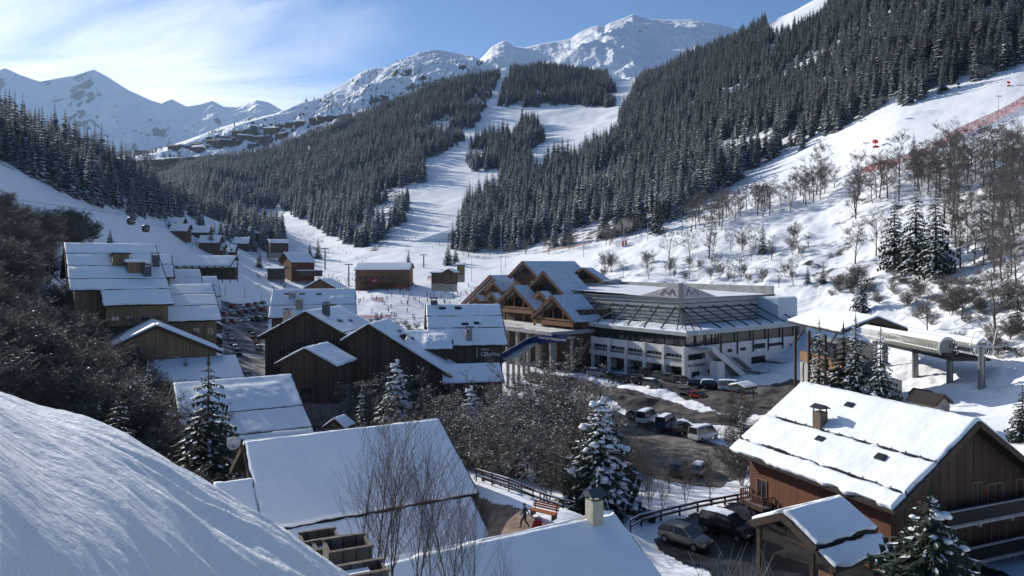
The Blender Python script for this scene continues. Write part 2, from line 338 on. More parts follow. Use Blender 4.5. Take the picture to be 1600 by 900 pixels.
def hit(px, py, dmin=30, dmax=2000):
    """the ground point seen at this photo pixel: first crossing along the line of sight"""
    d = GD[(GD >= dmin) & (GD <= dmax)]; z = ground_np((px-CX)/F*d, d); ray = (HY-py)/F*d
    k = np.nonzero(z >= ray)[0]
    if len(k) == 0 or k[0] == 0: dd = d[0] if len(k) else d[-1]
    else:
        i = k[0]; a = ray[i-1]-z[i-1]; b = z[i]-ray[i]; t = a/(a+b+1e-9); dd = d[i-1]*(1-t)+d[i]*t
    x = (px-CX)/F*dd; return Vector((x, dd, ground(x, dd)))
def onground(px, d, dz=0): x = (px-CX)/F*d; return Vector((x, d, ground(x, d)+dz))
nu, nd = UU.shape
V = np.stack([XX, DD, GZ], -1).reshape(-1, 3)
ii, jj = np.meshgrid(np.arange(nu-1), np.arange(nd-1), indexing='ij'); a = (ii*nd+jj).ravel()
FQ = np.stack([a, a+nd, a+nd+1, a+1], -1)

# ground snow: pure snow on the pistes, patchy off-piste and under the woods
def terrain_mat(name, dark=(.05,.045,.04), sc=.12, amount=.5, fine=.6, rock=None):
    m = bpy.data.materials.new(name); m.use_nodes = True; nt = m.node_tree; b = nt.nodes['Principled BSDF']; b.inputs['Roughness'].default_value = .6
    b.inputs['Specular IOR Level'].default_value = .2
    tc = N(nt, 'ShaderNodeTexCoord'); at = N(nt, 'ShaderNodeAttribute', attribute_name='bare')
    n = N(nt, 'ShaderNodeTexNoise', i_Scale=sc, i_Detail=9.0, i_Roughness=.68); nt.links.new(tc.outputs['Object'], n.inputs['Vector'])
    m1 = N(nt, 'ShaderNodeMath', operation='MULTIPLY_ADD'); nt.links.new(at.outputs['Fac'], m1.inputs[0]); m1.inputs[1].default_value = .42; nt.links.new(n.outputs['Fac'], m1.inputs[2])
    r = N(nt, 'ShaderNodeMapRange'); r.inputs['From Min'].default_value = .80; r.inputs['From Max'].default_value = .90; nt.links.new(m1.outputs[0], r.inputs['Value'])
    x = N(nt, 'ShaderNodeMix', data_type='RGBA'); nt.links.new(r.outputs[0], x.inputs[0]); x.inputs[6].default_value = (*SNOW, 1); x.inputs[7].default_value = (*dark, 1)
    nt.links.new(x.outputs[2], b.inputs['Base Color'])
    mpb = N(nt, 'ShaderNodeMapping'); mpb.inputs['Rotation'].default_value = (0, 0, .35); mpb.inputs['Scale'].default_value = (.35, 1.0, .35); nt.links.new(tc.outputs['Object'], mpb.inputs[0])
    n2 = N(nt, 'ShaderNodeTexNoise', i_Scale=fine, i_Detail=7.0, i_Roughness=.62); nt.links.new(mpb.outputs[0], n2.inputs['Vector'])
    bp = N(nt, 'ShaderNodeBump'); bp.inputs['Distance'].default_value = .40; bp.inputs['Strength'].default_value = .9
    nt.links.new(n2.outputs['Fac'], bp.inputs['Height']); nt.links.new(bp.outputs[0], b.inputs['Normal'])
    return m
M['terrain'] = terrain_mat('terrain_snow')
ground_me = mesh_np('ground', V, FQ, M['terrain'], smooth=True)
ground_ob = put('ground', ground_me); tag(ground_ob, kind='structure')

# ---------------------------------------------------------------- forest outlines (where the trunks stand, in photo columns / rows of the ground)
RF = [(1720,30),(1600,85),(1500,123),(1400,158),(1350,183),(1300,212),(1250,235),(1200,255),(1150,285),(1110,308),(1075,338),(1030,352),(960,374),(900,384),(820,390),(740,396),(700,396),(705,372),(722,345),(738,318),
      (756,305),(785,298),(800,282),(850,262),(905,240),(945,224),(962,205),(972,175),(985,152),(1000,128),(1040,102),(1100,70),(1180,34),(1196,40),(1205,62),(1240,50),(1290,22),(1305,-4),(1300,-120),(1720,-400)]
PA = [(790,128),(800,112),(840,108),(900,104),(940,104),(952,130),(966,150),(960,166),(935,172),(905,166),(880,164),(840,168),(790,168),(778,166)]   # grove above the open slope
PB = [(728,264),(728,240),(745,220),(775,214),(808,205),(820,188),(835,192),(846,208),(852,222),(832,236),(822,250),(818,268),(790,262),(745,268)]
PB2 = [(783,292),(780,266),(818,260),(835,258),(820,285)]
PC = [(636,288),(636,262),(652,254),(664,268),(662,286)]
CFo = [(240,330),(250,262),(330,250),(400,242),(480,212),(560,186),(620,162),(660,136),(715,120),(768,114),(782,118),(770,145),(752,182),(728,220),(690,242),(652,258),(632,290),(640,310),(634,345),(608,388),(588,398),(548,386),(516,368),(478,348),(445,332),(440,322),(380,340)]
LFo = [(-900,-300),(-60,130),(0,186),(60,205),(120,225),(200,262),(260,292),(300,318),(360,345),(420,352),(445,372),(440,392),(415,384),(398,378),(372,362),(345,348),(322,340),(300,342),(262,338),(230,346),(195,335),(150,322),(100,303),(50,276),(0,262),(-100,240),(-900,100)]
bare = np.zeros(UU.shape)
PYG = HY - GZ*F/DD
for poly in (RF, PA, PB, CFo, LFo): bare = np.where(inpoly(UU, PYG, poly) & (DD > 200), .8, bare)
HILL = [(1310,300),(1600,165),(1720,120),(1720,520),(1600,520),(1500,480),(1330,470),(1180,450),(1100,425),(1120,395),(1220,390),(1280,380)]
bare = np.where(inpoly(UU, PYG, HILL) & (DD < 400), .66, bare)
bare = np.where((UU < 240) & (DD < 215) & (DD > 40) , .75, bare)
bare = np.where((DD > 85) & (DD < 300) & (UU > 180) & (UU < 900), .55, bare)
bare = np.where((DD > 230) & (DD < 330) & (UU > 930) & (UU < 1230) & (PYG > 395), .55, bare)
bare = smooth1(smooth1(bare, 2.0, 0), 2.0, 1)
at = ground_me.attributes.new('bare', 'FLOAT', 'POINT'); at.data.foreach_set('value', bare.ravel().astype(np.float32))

# ---------------------------------------------------------------- far mountains
def range_mesh(name, sil, dridge, dfoot, zfoot, nx, ny, rough, sc, mat_, back=.25, seed=0, pw=1.25, spurs=.0):
    """a mountain range as a surface: foot, face and back side, skyline at its surveyed heights"""
    us = np.linspace(sil[0][0], sil[-1][0], nx); sx = [a for a, b in sil]; sy = [b for a, b in sil]
    dr = np.interp(us, [a for a, b in dridge], [b for a, b in dridge]); df = np.interp(us, [a for a, b in dfoot], [b for a, b in dfoot])
    zf = np.interp(us, [a for a, b in zfoot], [b for a, b in zfoot])
    zr = (HY - np.interp(us, sx, sy))/F*dr
    t = np.concatenate([np.linspace(0, 1, ny), 1 + np.linspace(0, 1, 14)[1:]])
    U, T = np.meshgrid(us, t, indexing='ij'); D = np.where(T <= 1, df[:,None] + (dr-df)[:,None]*T, dr[:,None]*(1+(T-1)*back))
    X = (U-CX)/F*D
    Z = np.where(T <= 1, zf[:,None] + (zr-zf)[:,None]*np.clip(T,0,1)**pw, zr[:,None]*(1-(T-1)*.75))
    w = np.clip(T, 0, 1); w = np.clip(4*w*(1-w), 0, 1)**.7 + .03
    n = fbm(X/sc+seed, D/sc, 7, .56, ridged=True) - .15
    n2 = fbm(X/(sc*.35)+seed+5, D/(sc*.35), 6, .55)
    Z = Z + (n*rough + n2*rough*.35)*w
    Z = np.where(T < 1, np.minimum(Z, D*(zr/dr)[:,None]*(1-.035*(1-T))), Z)
    VV = np.stack([X, D, Z], -1).reshape(-1, 3); q = len(t)
    ii, jj = np.meshgrid(np.arange(nx-1), np.arange(q-1), indexing='ij'); a = (ii*q+jj).ravel()
    me = mesh_np(name, VV, np.stack([a, a+q, a+q+1, a+1], -1), mat_, smooth=True)
    o = put(name, me); tag(o, kind='structure'); return o, (us, t, X, D, Z)
def rock_mat(name, sc, thr, slope_lo, slope_hi, dark=(.07,.07,.075), speck=0.0):
    m = bpy.data.materials.new(name); m.use_nodes = True; nt = m.node_tree; b = nt.nodes['Principled BSDF']; b.inputs['Roughness'].default_value = .7
    b.inputs['Specular IOR Level'].default_value = .15
    g = N(nt, 'ShaderNodeNewGeometry'); sp = N(nt, 'ShaderNodeSeparateXYZ'); nt.links.new(g.outputs['Normal'], sp.inputs[0])
    tc = N(nt, 'ShaderNodeTexCoord'); n = N(nt, 'ShaderNodeTexNoise', i_Scale=sc, i_Detail=10.0, i_Roughness=.7); nt.links.new(tc.outputs['Object'], n.inputs['Vector'])
    mr = N(nt, 'ShaderNodeMapRange'); mr.inputs['From Min'].default_value = slope_hi; mr.inputs['From Max'].default_value = slope_lo; mr.inputs['To Min'].default_value = -.15; mr.inputs['To Max'].default_value = .25
    nt.links.new(sp.outputs[2], mr.inputs['Value'])
    a = N(nt, 'ShaderNodeMath', operation='ADD'); nt.links.new(n.outputs['Fac'], a.inputs[0]); nt.links.new(mr.outputs[0], a.inputs[1])
    r = N(nt, 'ShaderNodeMapRange'); r.inputs['From Min'].default_value = thr; r.inputs['From Max'].default_value = thr+.05; nt.links.new(a.outputs[0], r.inputs['Value'])
    x = N(nt, 'ShaderNodeMix', data_type='RGBA'); nt.links.new(r.outputs[0], x.inputs[0]); x.inputs[6].default_value = (.84,.86,.9,1); x.inputs[7].default_value = (*dark, 1)
    nt.links.new(x.outputs[2], b.inputs['Base Color'])
    n2 = N(nt, 'ShaderNodeTexNoise', i_Scale=sc*1.5, i_Detail=8.0, i_Roughness=.6); nt.links.new(tc.outputs['Object'], n2.inputs['Vector'])
    bp = N(nt, 'ShaderNodeBump'); bp.inputs['Distance'].default_value = .25/sc; bp.inputs['Strength'].default_value = .55
    nt.links.new(n2.outputs['Fac'], bp.inputs['Height']); nt.links.new(bp.outputs[0], b.inputs['Normal'])
    return m
silG = [(-700,60),(-300,120),(-100,150),(-20,115),(8,106),(30,116),(62,127),(85,123),(115,118),(146,108),(165,118),(200,140),(236,156),(252,161),(268,154),(292,166),(312,163),(332,157),(348,166),(370,168),(400,156),(420,160),(440,172),(520,215),(700,260)]
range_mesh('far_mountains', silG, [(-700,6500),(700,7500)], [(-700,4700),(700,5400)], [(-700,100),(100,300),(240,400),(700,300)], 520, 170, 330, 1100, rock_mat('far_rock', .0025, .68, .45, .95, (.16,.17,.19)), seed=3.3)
silH = [(100,270),(180,246),(215,240),(260,230),(300,216),(340,201),(380,189),(430,178),(470,161),(500,152),(540,128),(566,112),(580,107),(600,106),(625,95),(655,82),(680,77),(706,81),(745,90),(775,112),(810,150),(860,190),(960,240)]
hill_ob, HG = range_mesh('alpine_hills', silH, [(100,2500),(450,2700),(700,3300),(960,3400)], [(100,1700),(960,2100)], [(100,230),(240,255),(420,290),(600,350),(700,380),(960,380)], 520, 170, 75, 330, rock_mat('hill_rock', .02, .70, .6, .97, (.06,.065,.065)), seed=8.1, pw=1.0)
silF = [(690,130),(735,106),(757,86),(768,74),(778,68),(788,64),(795,66),(803,73),(820,75),(845,69),(880,63),(892,60),(905,51),(925,42),(934,40),(944,42),(952,36),(975,28),(989,22),(1000,26),(1015,30),(1040,31),(1080,31),(1110,35),(1150,44),(1200,50),(1320,60),(1500,80)]
range_mesh('ski_mountain', silF, [(690,3600),(1000,4000),(1500,4200)], [(690,2200),(1500,1900)], [(690,440),(800,480),(1000,480),(1500,480)], 560, 190, 80, 560, rock_mat('peak_rock', .006, .74, .45, .92, (.10,.10,.105)), seed=21.7, pw=1.1)
# ---------------------------------------------------------------- conifers
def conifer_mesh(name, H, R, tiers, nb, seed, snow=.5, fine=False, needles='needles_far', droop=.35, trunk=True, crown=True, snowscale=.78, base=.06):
    r_ = random.Random(seed); V = []; Fc = []; MI = []
    def quad(a, b, c, d, m): k = len(V); V.extend([a, b, c, d]); Fc.append((k, k+1, k+2, k+3)); MI.append(m)
    if trunk:
        mb = MB(); mb.tube([(0,0,-.6),(0,0,H*.5),(0,0,H*.97)], [R*.085, R*.05, .02], 6)
        for f in mb.f:
            if len(f) == 4: quad(*[Vector(mb.v[i]) for i in f], 2)
    if crown:
        for k in range(tiers):
            t = k/(tiers-1); h = H*(base + (1-base)*(t**.92)); r = R*(1-t)**.82*(1+r_.uniform(-.13,.13)) + .05*R*(1-t) + .03
            n = max(4, int(nb*(1-.45*t))); a0 = r_.uniform(0, 6.28); dr = droop*(1-.55*t)
            for j in range(n):
                if r_.random() < .06: continue
                a = a0 + 6.283*j/n + r_.uniform(-.16,.16); rr = r*r_.uniform(.68, 1.12); ca, sa = math.cos(a), math.sin(a)
                w = rr*(.30 if not fine else .26)*r_.uniform(.8,1.3); hz = h + r_.uniform(-.25,.25)*H/tiers
                d = Vector((ca, sa, 0)); s = Vector((-sa, ca, 0))
                p0 = Vector((0,0,hz)); p1 = d*rr*.55 + Vector((0,0,hz-rr*dr*.35)); p2 = d*rr + Vector((0,0,hz-rr*dr*r_.uniform(.8,1.3)))
                dn = Vector((0,0,-rr*.16))
                if not fine:
                    quad(p0, p1-s*w+dn, p2, p1+s*w+dn, 0)
                    if r_.random() < snow:
                        up = Vector((0,0,.10+.03*rr)); q = r_.uniform(.45, 1)*snowscale
                        quad(p0*.75+p1*.25+up, p1-s*w*q+dn*.6+up, p1*(1-q)+p2*q+up, p1+s*w*q*.9+dn*.6+up, 1)
                else:
                    # branch: a drooping stem with side fronds, snow pads on top
                    m_ = 5; prev = p0
                    for i in range(m_):
                        f = (i+1)/m_; c = p0.lerp(p1, min(f*2,1)) if f < .5 else p1.lerp(p2, (f-.5)*2)
                        wl = w*(1.25-f)*.95
                        for sg in (-1, 1):
                            tip = c + s*sg*wl*r_.uniform(.7,1.35) + d*rr*.16 + Vector((0,0,-wl*r_.uniform(.25,.8)))
                            mid = (prev+c)/2
                            quad(prev, mid + s*sg*wl*.45 + Vector((0,0,-wl*.1)), tip, c + d*rr*.05, 0)
                            # hanging frond
                            if r_.random() < .5:
                                hq = c + s*sg*wl*.3; quad(hq, hq+d*rr*.12, hq+d*rr*.07+Vector((0,0,-rr*.26)), hq-d*rr*.05+Vector((0,0,-rr*.12)), 0)
                        if r_.random() < snow and i > 0:
                            up = Vector((0,0,.05+.02*rr)); q = wl*r_.uniform(.4,.85)
                            quad(prev+up, (prev+c)/2 - s*q + up*.2, c + d*rr*.10+up*.5, (prev+c)/2 + s*q + up*.2, 1)
                        prev = c
        tp = Vector((0,0,H*1.03)); quad(Vector((-.04*R,0,H*.93)), Vector((0,-.04*R,H*.93)), Vector((.04*R,0,H*.93)), tp, 0)
    return mesh_np(name, [tuple(v) for v in V], Fc, [M[needles], M['conifer_snow'], M['bark']], MI)

def blob(mb, c, r, n, rr, m=0, squash=.6):
    """rounded snow pillow"""
    rows, cols = 4, 7; base = len(mb.v)
    jit = [[1+rr.uniform(-.22,.22) for _ in range(cols)] for _ in range(rows+1)]
    for i in range(rows+1):
        th = math.pi*i/rows
        for j in range(cols):
            a = 2*math.pi*j/cols; q = r*(jit[i][j] if 0 < i < rows else 1)
            mb.v.append((c[0]+q*math.sin(th)*math.cos(a)*1.0, c[1]+q*math.sin(th)*math.sin(a), c[2]+q*math.cos(th)*squash))
    for i in range(rows):
        for j in range(cols):
            mb.f.append((base+i*cols+j, base+(i+1)*cols+j, base+(i+1)*cols+(j+1)%cols, base+i*cols+(j+1)%cols)); mb.m.append(m)

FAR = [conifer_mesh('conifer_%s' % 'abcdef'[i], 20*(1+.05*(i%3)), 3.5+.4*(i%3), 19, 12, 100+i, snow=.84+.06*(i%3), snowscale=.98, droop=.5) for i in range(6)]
# scatter
def scatter(poly, dmin, dmax, step, dens=1.0, seed=1, terr=ground_np, holes=()):
    r = np.random.default_rng(seed); us = [p[0] for p in poly]
    xa = (min(us)-CX)/F; xb = (max(us)-CX)/F
    x0 = min(xa*dmin, xa*dmax); x1 = max(xb*dmin, xb*dmax)
    xs = np.arange(x0, x1, step); ys = np.arange(dmin, dmax, step); X, Y = np.meshgrid(xs, ys)
    X = X + r.normal(0, .55, X.shape)*step; Y = Y + r.normal(0, .8, X.shape)*step
    X = X.ravel(); Y = Y.ravel(); Z = terr(X, Y); u = CX+F*X/Y; v = HY-F*Z/Y
    k = inpoly(u, v, poly) & (r.uniform(0, 1, len(X)) < dens)
    for h in holes: k &= ~inpoly(u, v, h)
    return np.stack([X[k], Y[k], Z[k]], -1)
pts = [scatter(RF, 330, 1500, 6.8, .93, 1), scatter([(1395,172),(1500,136),(1620,94),(1620,30),(1500,60),(1395,120)], 380, 520, 6.5, .85, 19), scatter(PA, 1050, 1750, 7.0, .95, 2), scatter(PB, 700, 1150, 6.6, .95, 3), scatter(PB2, 650, 1000, 6.6, .95, 4), scatter(PC, 700, 1100, 6.5, .95, 5),
       scatter(CFo, 480, 1750, 7.0, .93, 6, holes=[[(655,205),(700,180),(716,192),(690,215)],[(725,160),(745,150),(750,160),(728,172)]]), scatter(LFo, 190, 720, 6.0, .95, 7),
       scatter([(300,352),(345,352),(372,366),(440,372),(452,392),(440,402),(405,402),(372,392),(330,386),(352,372)], 330, 560, 7.5, .8, 8), scatter([(404,352),(430,345),(445,372),(420,384)], 400, 620, 6.5, .9, 9)]
A = np.concatenate(pts)
u = CX+F*A[:,0]/A[:,1]
# thin by noise for gaps
gap = fbm(A[:,0]/45+9, A[:,1]/45, 3); vv_ = HY-F*A[:,2]/A[:,1]; A = A[(gap > -.34) | ((u > 1380) & (vv_ > 20))]
u = CX+F*A[:,0]/A[:,1]; v = HY-F*A[:,2]/A[:,1]
hgt = (1 + .20*npr.standard_normal(len(A)))*(1+.35*fbm(A[:,0]/30+2, A[:,1]/60, 3)); hgt = np.clip(hgt, .38, 1.45); hgt = np.where((u < 430) & (A[:,1] < 720), hgt*.86, hgt)
infr = (u > -10) & (u < 1610) & (v > -30) & (v < 470)
size = np.where(infr, hgt/A[:,1], 0)
# trees in the front row cover those behind them: the front ones show largest
order = np.argsort(-size); solo = np.zeros(len(A), bool)
cand = order[:1500]; solo_idx = []
# keep one list of trees that stand open at the wood's edge: no nearer tree right in front
for i in cand:
    du = np.abs(u[cand]-u[i]); nearer = (A[cand,1] < A[i,1]-3) & (du < 4) & (v[cand] - v[i] < 25) & (v[cand] > v[i]+2)
    if nearer.sum() == 0: solo_idx.append(i)
    if len(solo_idx) >= 235: break
for i in cand:
    if len(solo_idx) >= 235: break
    if i not in solo_idx: solo_idx.append(i)
solo[solo_idx] = True
GROUP_F = 'snow-dusted spruces standing along the lower edges of the forests'
for i in solo_idx:
    me = FAR[int(npr.integers(0, 6))]
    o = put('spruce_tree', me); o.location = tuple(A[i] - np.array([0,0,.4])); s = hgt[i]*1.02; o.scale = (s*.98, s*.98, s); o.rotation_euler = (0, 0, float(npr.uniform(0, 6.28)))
    side = 'left' if u[i] < 470 else ('centre' if u[i] < 720 else 'right')
    lab = {'left': 'dark spruce in the front row of the shaded forest above the left piste',
           'centre': 'dark spruce dusted with snow, at the foot of the central forest beside the ski run',
           'right': 'snow-dusted spruce in the front rows of the forest above the sunlit right piste'}[side]
    tag(o, lab, 'spruce tree', 'front row spruces of the %s forest' % side)
B = A[~solo]; hb = hgt[~solo]
def instancer(name, pts, scl, protos, label, cat, kind='stuff', tilt=0):
    me = bpy.data.meshes.new(name); me.vertices.add(len(pts)); me.vertices.foreach_set('co', np.asarray(pts, np.float32).ravel())
    a = me.attributes.new('scl', 'FLOAT', 'POINT'); a.data.foreach_set('value', np.asarray(scl, np.float32))
    a = me.attributes.new('rot', 'FLOAT', 'POINT'); a.data.foreach_set('value', npr.uniform(0, 6.28, len(pts)).astype(np.float32))
    a = me.attributes.new('idx', 'INT', 'POINT'); a.data.foreach_set('value', npr.integers(0, len(protos), len(pts)).astype(np.int32))
    o = put(name, me); tag(o, label, cat, kind=kind)
    ng = bpy.data.node_groups.new(name, 'GeometryNodeTree'); ng.interface.new_socket('Geometry', in_out='INPUT', socket_type='NodeSocketGeometry'); ng.interface.new_socket('Geometry', in_out='OUTPUT', socket_type='NodeSocketGeometry')
    gi = N(ng, 'NodeGroupInput'); go = N(ng, 'NodeGroupOutput'); jn = N(ng, 'GeometryNodeJoinGeometry'); ip = N(ng, 'GeometryNodeInstanceOnPoints')
    for p in protos:
        oi = N(ng, 'GeometryNodeObjectInfo'); oi.inputs['Object'].default_value = p; oi.inputs['As Instance'].default_value = True; oi.transform_space = 'ORIGINAL'
        ng.links.new(oi.outputs['Geometry'], jn.inputs[0])
    ng.links.new(gi.outputs[0], ip.inputs['Points']); ng.links.new(jn.outputs[0], ip.inputs['Instance']); ip.inputs['Pick Instance'].default_value = True
    def attr(nm, ty): n = N(ng, 'GeometryNodeInputNamedAttribute', data_type=ty); n.inputs['Name'].default_value = nm; return n.outputs[0]
    ng.links.new(attr('idx', 'INT'), ip.inputs['Instance Index'])
    cx = N(ng, 'ShaderNodeCombineXYZ'); ng.links.new(attr('rot', 'FLOAT'), cx.inputs[2]); ng.links.new(cx.outputs[0], ip.inputs['Rotation'])
    ng.links.new(attr('scl', 'FLOAT'), ip.inputs['Scale']); ng.links.new(ip.outputs[0], go.inputs[0])
    md = o.modifiers.new('scatter', 'NODES'); md.node_group = ng; return o
protos = []
for me in FAR:
    for o in bpy.data.objects:
        if o.data == me: protos.append(o); break
instancer('conifer_forest', B - np.array([0,0,.4]), hb, protos, 'dense snow-dusted conifer forest covering the valley sides', 'forest')
print('forest', len(B), 'solo', len(solo_idx))
# sparse dwarf conifers on the alpine hill
us, t, HX, HD, HZ = HG
mk = (t[None,:] <= 1) & (fbm(HX/120+3, HD/120, 4) + .35*(.6-t[None,:]) > -.02 + .25*npr.uniform(0,1,HX.shape))
UH = CX+F*HX/HD
mk &= (UH > 200) & (UH < 770) & (npr.uniform(0,1,HX.shape) < .05)
mk &= ~((UH < 365) & (HY-HZ*F/HD < 228+ (365-UH)*.1) & (UH > 255) & (HY-HZ*F/HD > 205+(365-UH)*.14)) 
HP = np.stack([HX[mk]+npr.uniform(-4,4,mk.sum()), HD[mk]+npr.uniform(-5,5,mk.sum()), HZ[mk]-1], -1)
instancer('mountain_pines', HP, npr.uniform(.35, .85, len(HP)), protos, 'scattered small pines on the rocky hill below the peaks', 'pines')
# haze
# ---------------------------------------------------------------- near snow bank
BS = [(-900,200),(-500,380),(-250,490),(-100,562),(0,605),(60,631),(130,652),(200,684),(260,722),(330,764),(400,800),(450,826),(500,862),(550,893),(600,906),(680,930),(800,990),(1000,1100)]
BDR = [(-900,6),(0,9.5),(260,13),(400,15.5),(500,17.5),(600,21),(1000,22)]
def bank_z(u, d):
    ys = np.interp(u, [a for a,b in BS], [b for a,b in BS]); dr = np.interp(u, [a for a,b in BDR], [b for a,b in BDR]); m = (HY-ys)/F
    e = d-dr; c = np.where(e < 0, .018, np.where(u > 380, .004 + .018*np.clip((e-11)/3,0,3), .05))
    return m*d - c*e*e
_u = np.concatenate([np.arange(-900,-40,20), np.arange(-40,700,2.5), np.arange(700,1000,12)]); _d = 2.0*np.exp(np.linspace(0, math.log(19), 330))
_U, _D = np.meshgrid(_u, _d, indexing='ij'); _X = (_U-CX)/F*_D; _Z = bank_z(_U, _D)
# wind ripples run down the fall line, strongest near the crest
_rx = _X*.30+_D*.95; _ry = _X*.95-_D*.30
dr_ = np.interp(_U, [a for a,b in BDR], [b for a,b in BDR]); cr_ = np.exp(-((_D-dr_*.90)/(.24*dr_))**2)
_st = fbm(_rx*.35+3, _ry*2.6, 4); _lump = fbm(_X*.8, _D*.8, 4)
_Z = _Z + cr_*np.clip((dr_-_D)/3.0+.1,0,1)*(_st*.15 + np.maximum(fbm(_rx*.18+9,_ry*1.3,3),0)*.30 + fbm(_rx*.4,_ry*4.0,4)*.075) + _lump*.05 + fbm(_X*3.0,_D*2.2,4)*.018 + fbm(_X*.25,_D*.25,3)*.16
_Z = _Z + fbm(_X*3.2,_D*3.2,3)*.12*np.exp(-((_D-22)/5)**2)*np.clip((_U-380)/60,0,1)
k = _Z.shape[1]; ii, jj = np.meshgrid(np.arange(len(_u)-1), np.arange(k-1), indexing='ij'); a = (ii*k+jj).ravel()
M['bank_snow'] = mat('bank_snow', SNOW, .5, (.82,.85,.89), .5, bump=.10, bscale=2.2, spec=.2, stretch=(3.2,.8,2.0))
bk = put('snow_bank', mesh_np('snow_bank', np.stack([_X,_D,_Z],-1).reshape(-1,3), np.stack([a,a+k,a+k+1,a+1],-1), M['bank_snow'], smooth=True)); tag(bk, kind='structure')

# ---------------------------------------------------------------- sheets laid on the ground
def sheet(name, poly, material, off=.10, cell=.35, jag=1.2, dmin=30, dmax=320, kind='structure'):
    w = [hit(px, py, dmin, dmax) for px, py in poly]; xs = [p.x for p in w]; ys = [p.y for p in w]
    gx = np.arange(min(xs)-1, max(xs)+1, cell); gy = np.arange(min(ys)-1, max(ys)+1, cell)
    X, Y = np.meshgrid(gx, gy, indexing='ij'); jx = fbm(X/2.2, Y/2.2, 5, .6)*jag; jy = fbm(X/2.2+40, Y/2.2, 5, .6)*jag
    cx = X[:-1,:-1]+cell/2; cy = Y[:-1,:-1]+cell/2
    keep = inpoly((cx+jx[:-1,:-1]).ravel(), (cy+jy[:-1,:-1]).ravel(), [(p.x,p.y) for p in w])
    Z = ground_np(X, Y)+off; n = len(gy); i, j = np.meshgrid(np.arange(len(gx)-1), np.arange(n-1), indexing='ij'); a = (i*n+j).ravel()[keep]
    FQ = np.stack([a, a+n, a+n+1, a+1], -1); used, inv = np.unique(FQ, return_inverse=True)
    V = np.stack([X,Y,Z],-1).reshape(-1,3)[used]
    o = put(name, mesh_np(name, V, inv.reshape(-1,4), material, smooth=True)); tag(o, kind=kind); return o
M['path'] = mat('path', (.16,.10,.075), .9, (.24,.19,.15), 1.5, bump=.02, bscale=6)
sheet('plaza', [(840,560),(925,572),(1075,602),(1165,610),(1235,592),(1262,600),(1275,650),(1150,645),(1062,618),(960,594),(850,575)], M['asphalt'])
sheet('road', [(820,583),(905,592),(960,605),(1060,631),(1130,651),(1200,663),(1262,658),(1262,676),(1180,674),(1100,662),(1020,645),(960,628),(890,606),(820,596)], mat('road_asphalt', (.055,.048,.042), .8, (.10,.088,.075), .4, bump=.01, bscale=6, stretch=(.3,1,1)), off=.14)
sheet('car_park', [(940,640),(1000,651),(1060,674),(1150,702),(1160,740),(1120,762),(1040,752),(960,730),(930,690)], mat('gravel', (.09,.082,.072), .9, (.19,.175,.155), .8, bump=.02, bscale=5), dmax=140)
sheet('yard', [(1012,842),(1165,782),(1300,800),(1600,905),(1600,1250),(1300,1250),(1150,930),(1085,884),(1030,862)], M['wet_asphalt'], off=.16, dmin=12, dmax=120)
sheet('path', [(735,772),(790,792),(880,834),(850,870),(760,890),(735,840)], M['path'], off=.12, cell=.25, jag=.4, dmin=12, dmax=75)
sheet('street', [(345,470),(418,478),(420,520),(440,570),(500,630),(530,665),(440,690),(400,620),(350,575)], mat('street', (.06,.06,.062), .8, (.42,.44,.47), .22, lo=.45, hi=.68, bump=.02), off=.14)

# ---------------------------------------------------------------- houses
def snow_part(parent, fn, x0, x1, s0, s1, th, cell, seed=0, amp=.05, name='roof_snow', pile=None):
    nx = max(3, int((x1-x0)/cell)+1); ns = max(3, int((s1-s0)/cell)+1)
    xs = np.linspace(x0, x1, nx); ss = np.linspace(s0, s1, ns)
    # extra rows hug the edge so that the blanket gets a rounded rim
    r = min(th*.5, (x1-x0)*.08, (s1-s0)*.2)
    xs = np.concatenate([[x0, x0, x0+r*.3, x0+r], xs[1:-1][(xs[1:-1] > x0+r) & (xs[1:-1] < x1-r)], [x1-r, x1-r*.3, x1, x1]])
    ss = np.concatenate([[s0, s0, s0+r*.3, s0+r], ss[1:-1][(ss[1:-1] > s0+r) & (ss[1:-1] < s1-r)], [s1-r, s1-r*.3, s1, s1]])
    X, S = np.meshgrid(xs, ss, indexing='ij')
    def prof(n): p = np.ones(n); p[[0,-1]] = 0; p[[1,-2]] = .72; p[[2,-3]] = .93; return p
    T = np.minimum(prof(len(xs))[:,None], prof(len(ss))[None,:])*th
    nz = fbm(X*.5+seed*7.3, S*.5+seed, 4)*amp + fbm(X*.13+seed, S*.13+3*seed, 2)*amp*1.8 + fbm(X*1.6+seed, S*.8, 3)*amp*.5
    if pile is not None:
        for (px0,px1,ps0,ps1,ph) in pile:
            w = np.clip(np.minimum((X-px0),(px1-X))/.5,0,1)*np.clip(np.minimum((S-ps0),(ps1-S))/.4,0,1); nz = nz + w*ph*(.6+.5*fbm(X*2.3,S*2.3,3))
    T = T + np.where(T > th*.9, nz, nz*.3*(T>0))
    Wd = X + 0; edge = fbm(X*.9+seed*3, S*.9, 4)*.10
    V = fn(X + np.where((X==x0)|(X==x1), edge*1.5, 0), S + np.where((S==s0)|(S==s1), edge*2.2, 0), T)
    k = len(ss); ii, jj = np.meshgrid(np.arange(len(xs)-1), np.arange(k-1), indexing='ij'); a = (ii*k+jj).ravel()
    return put(name, mesh_np(name, V.reshape(-1,3), np.stack([a,a+k,a+k+1,a+1],-1), M['roof_snow'], smooth=True), parent)

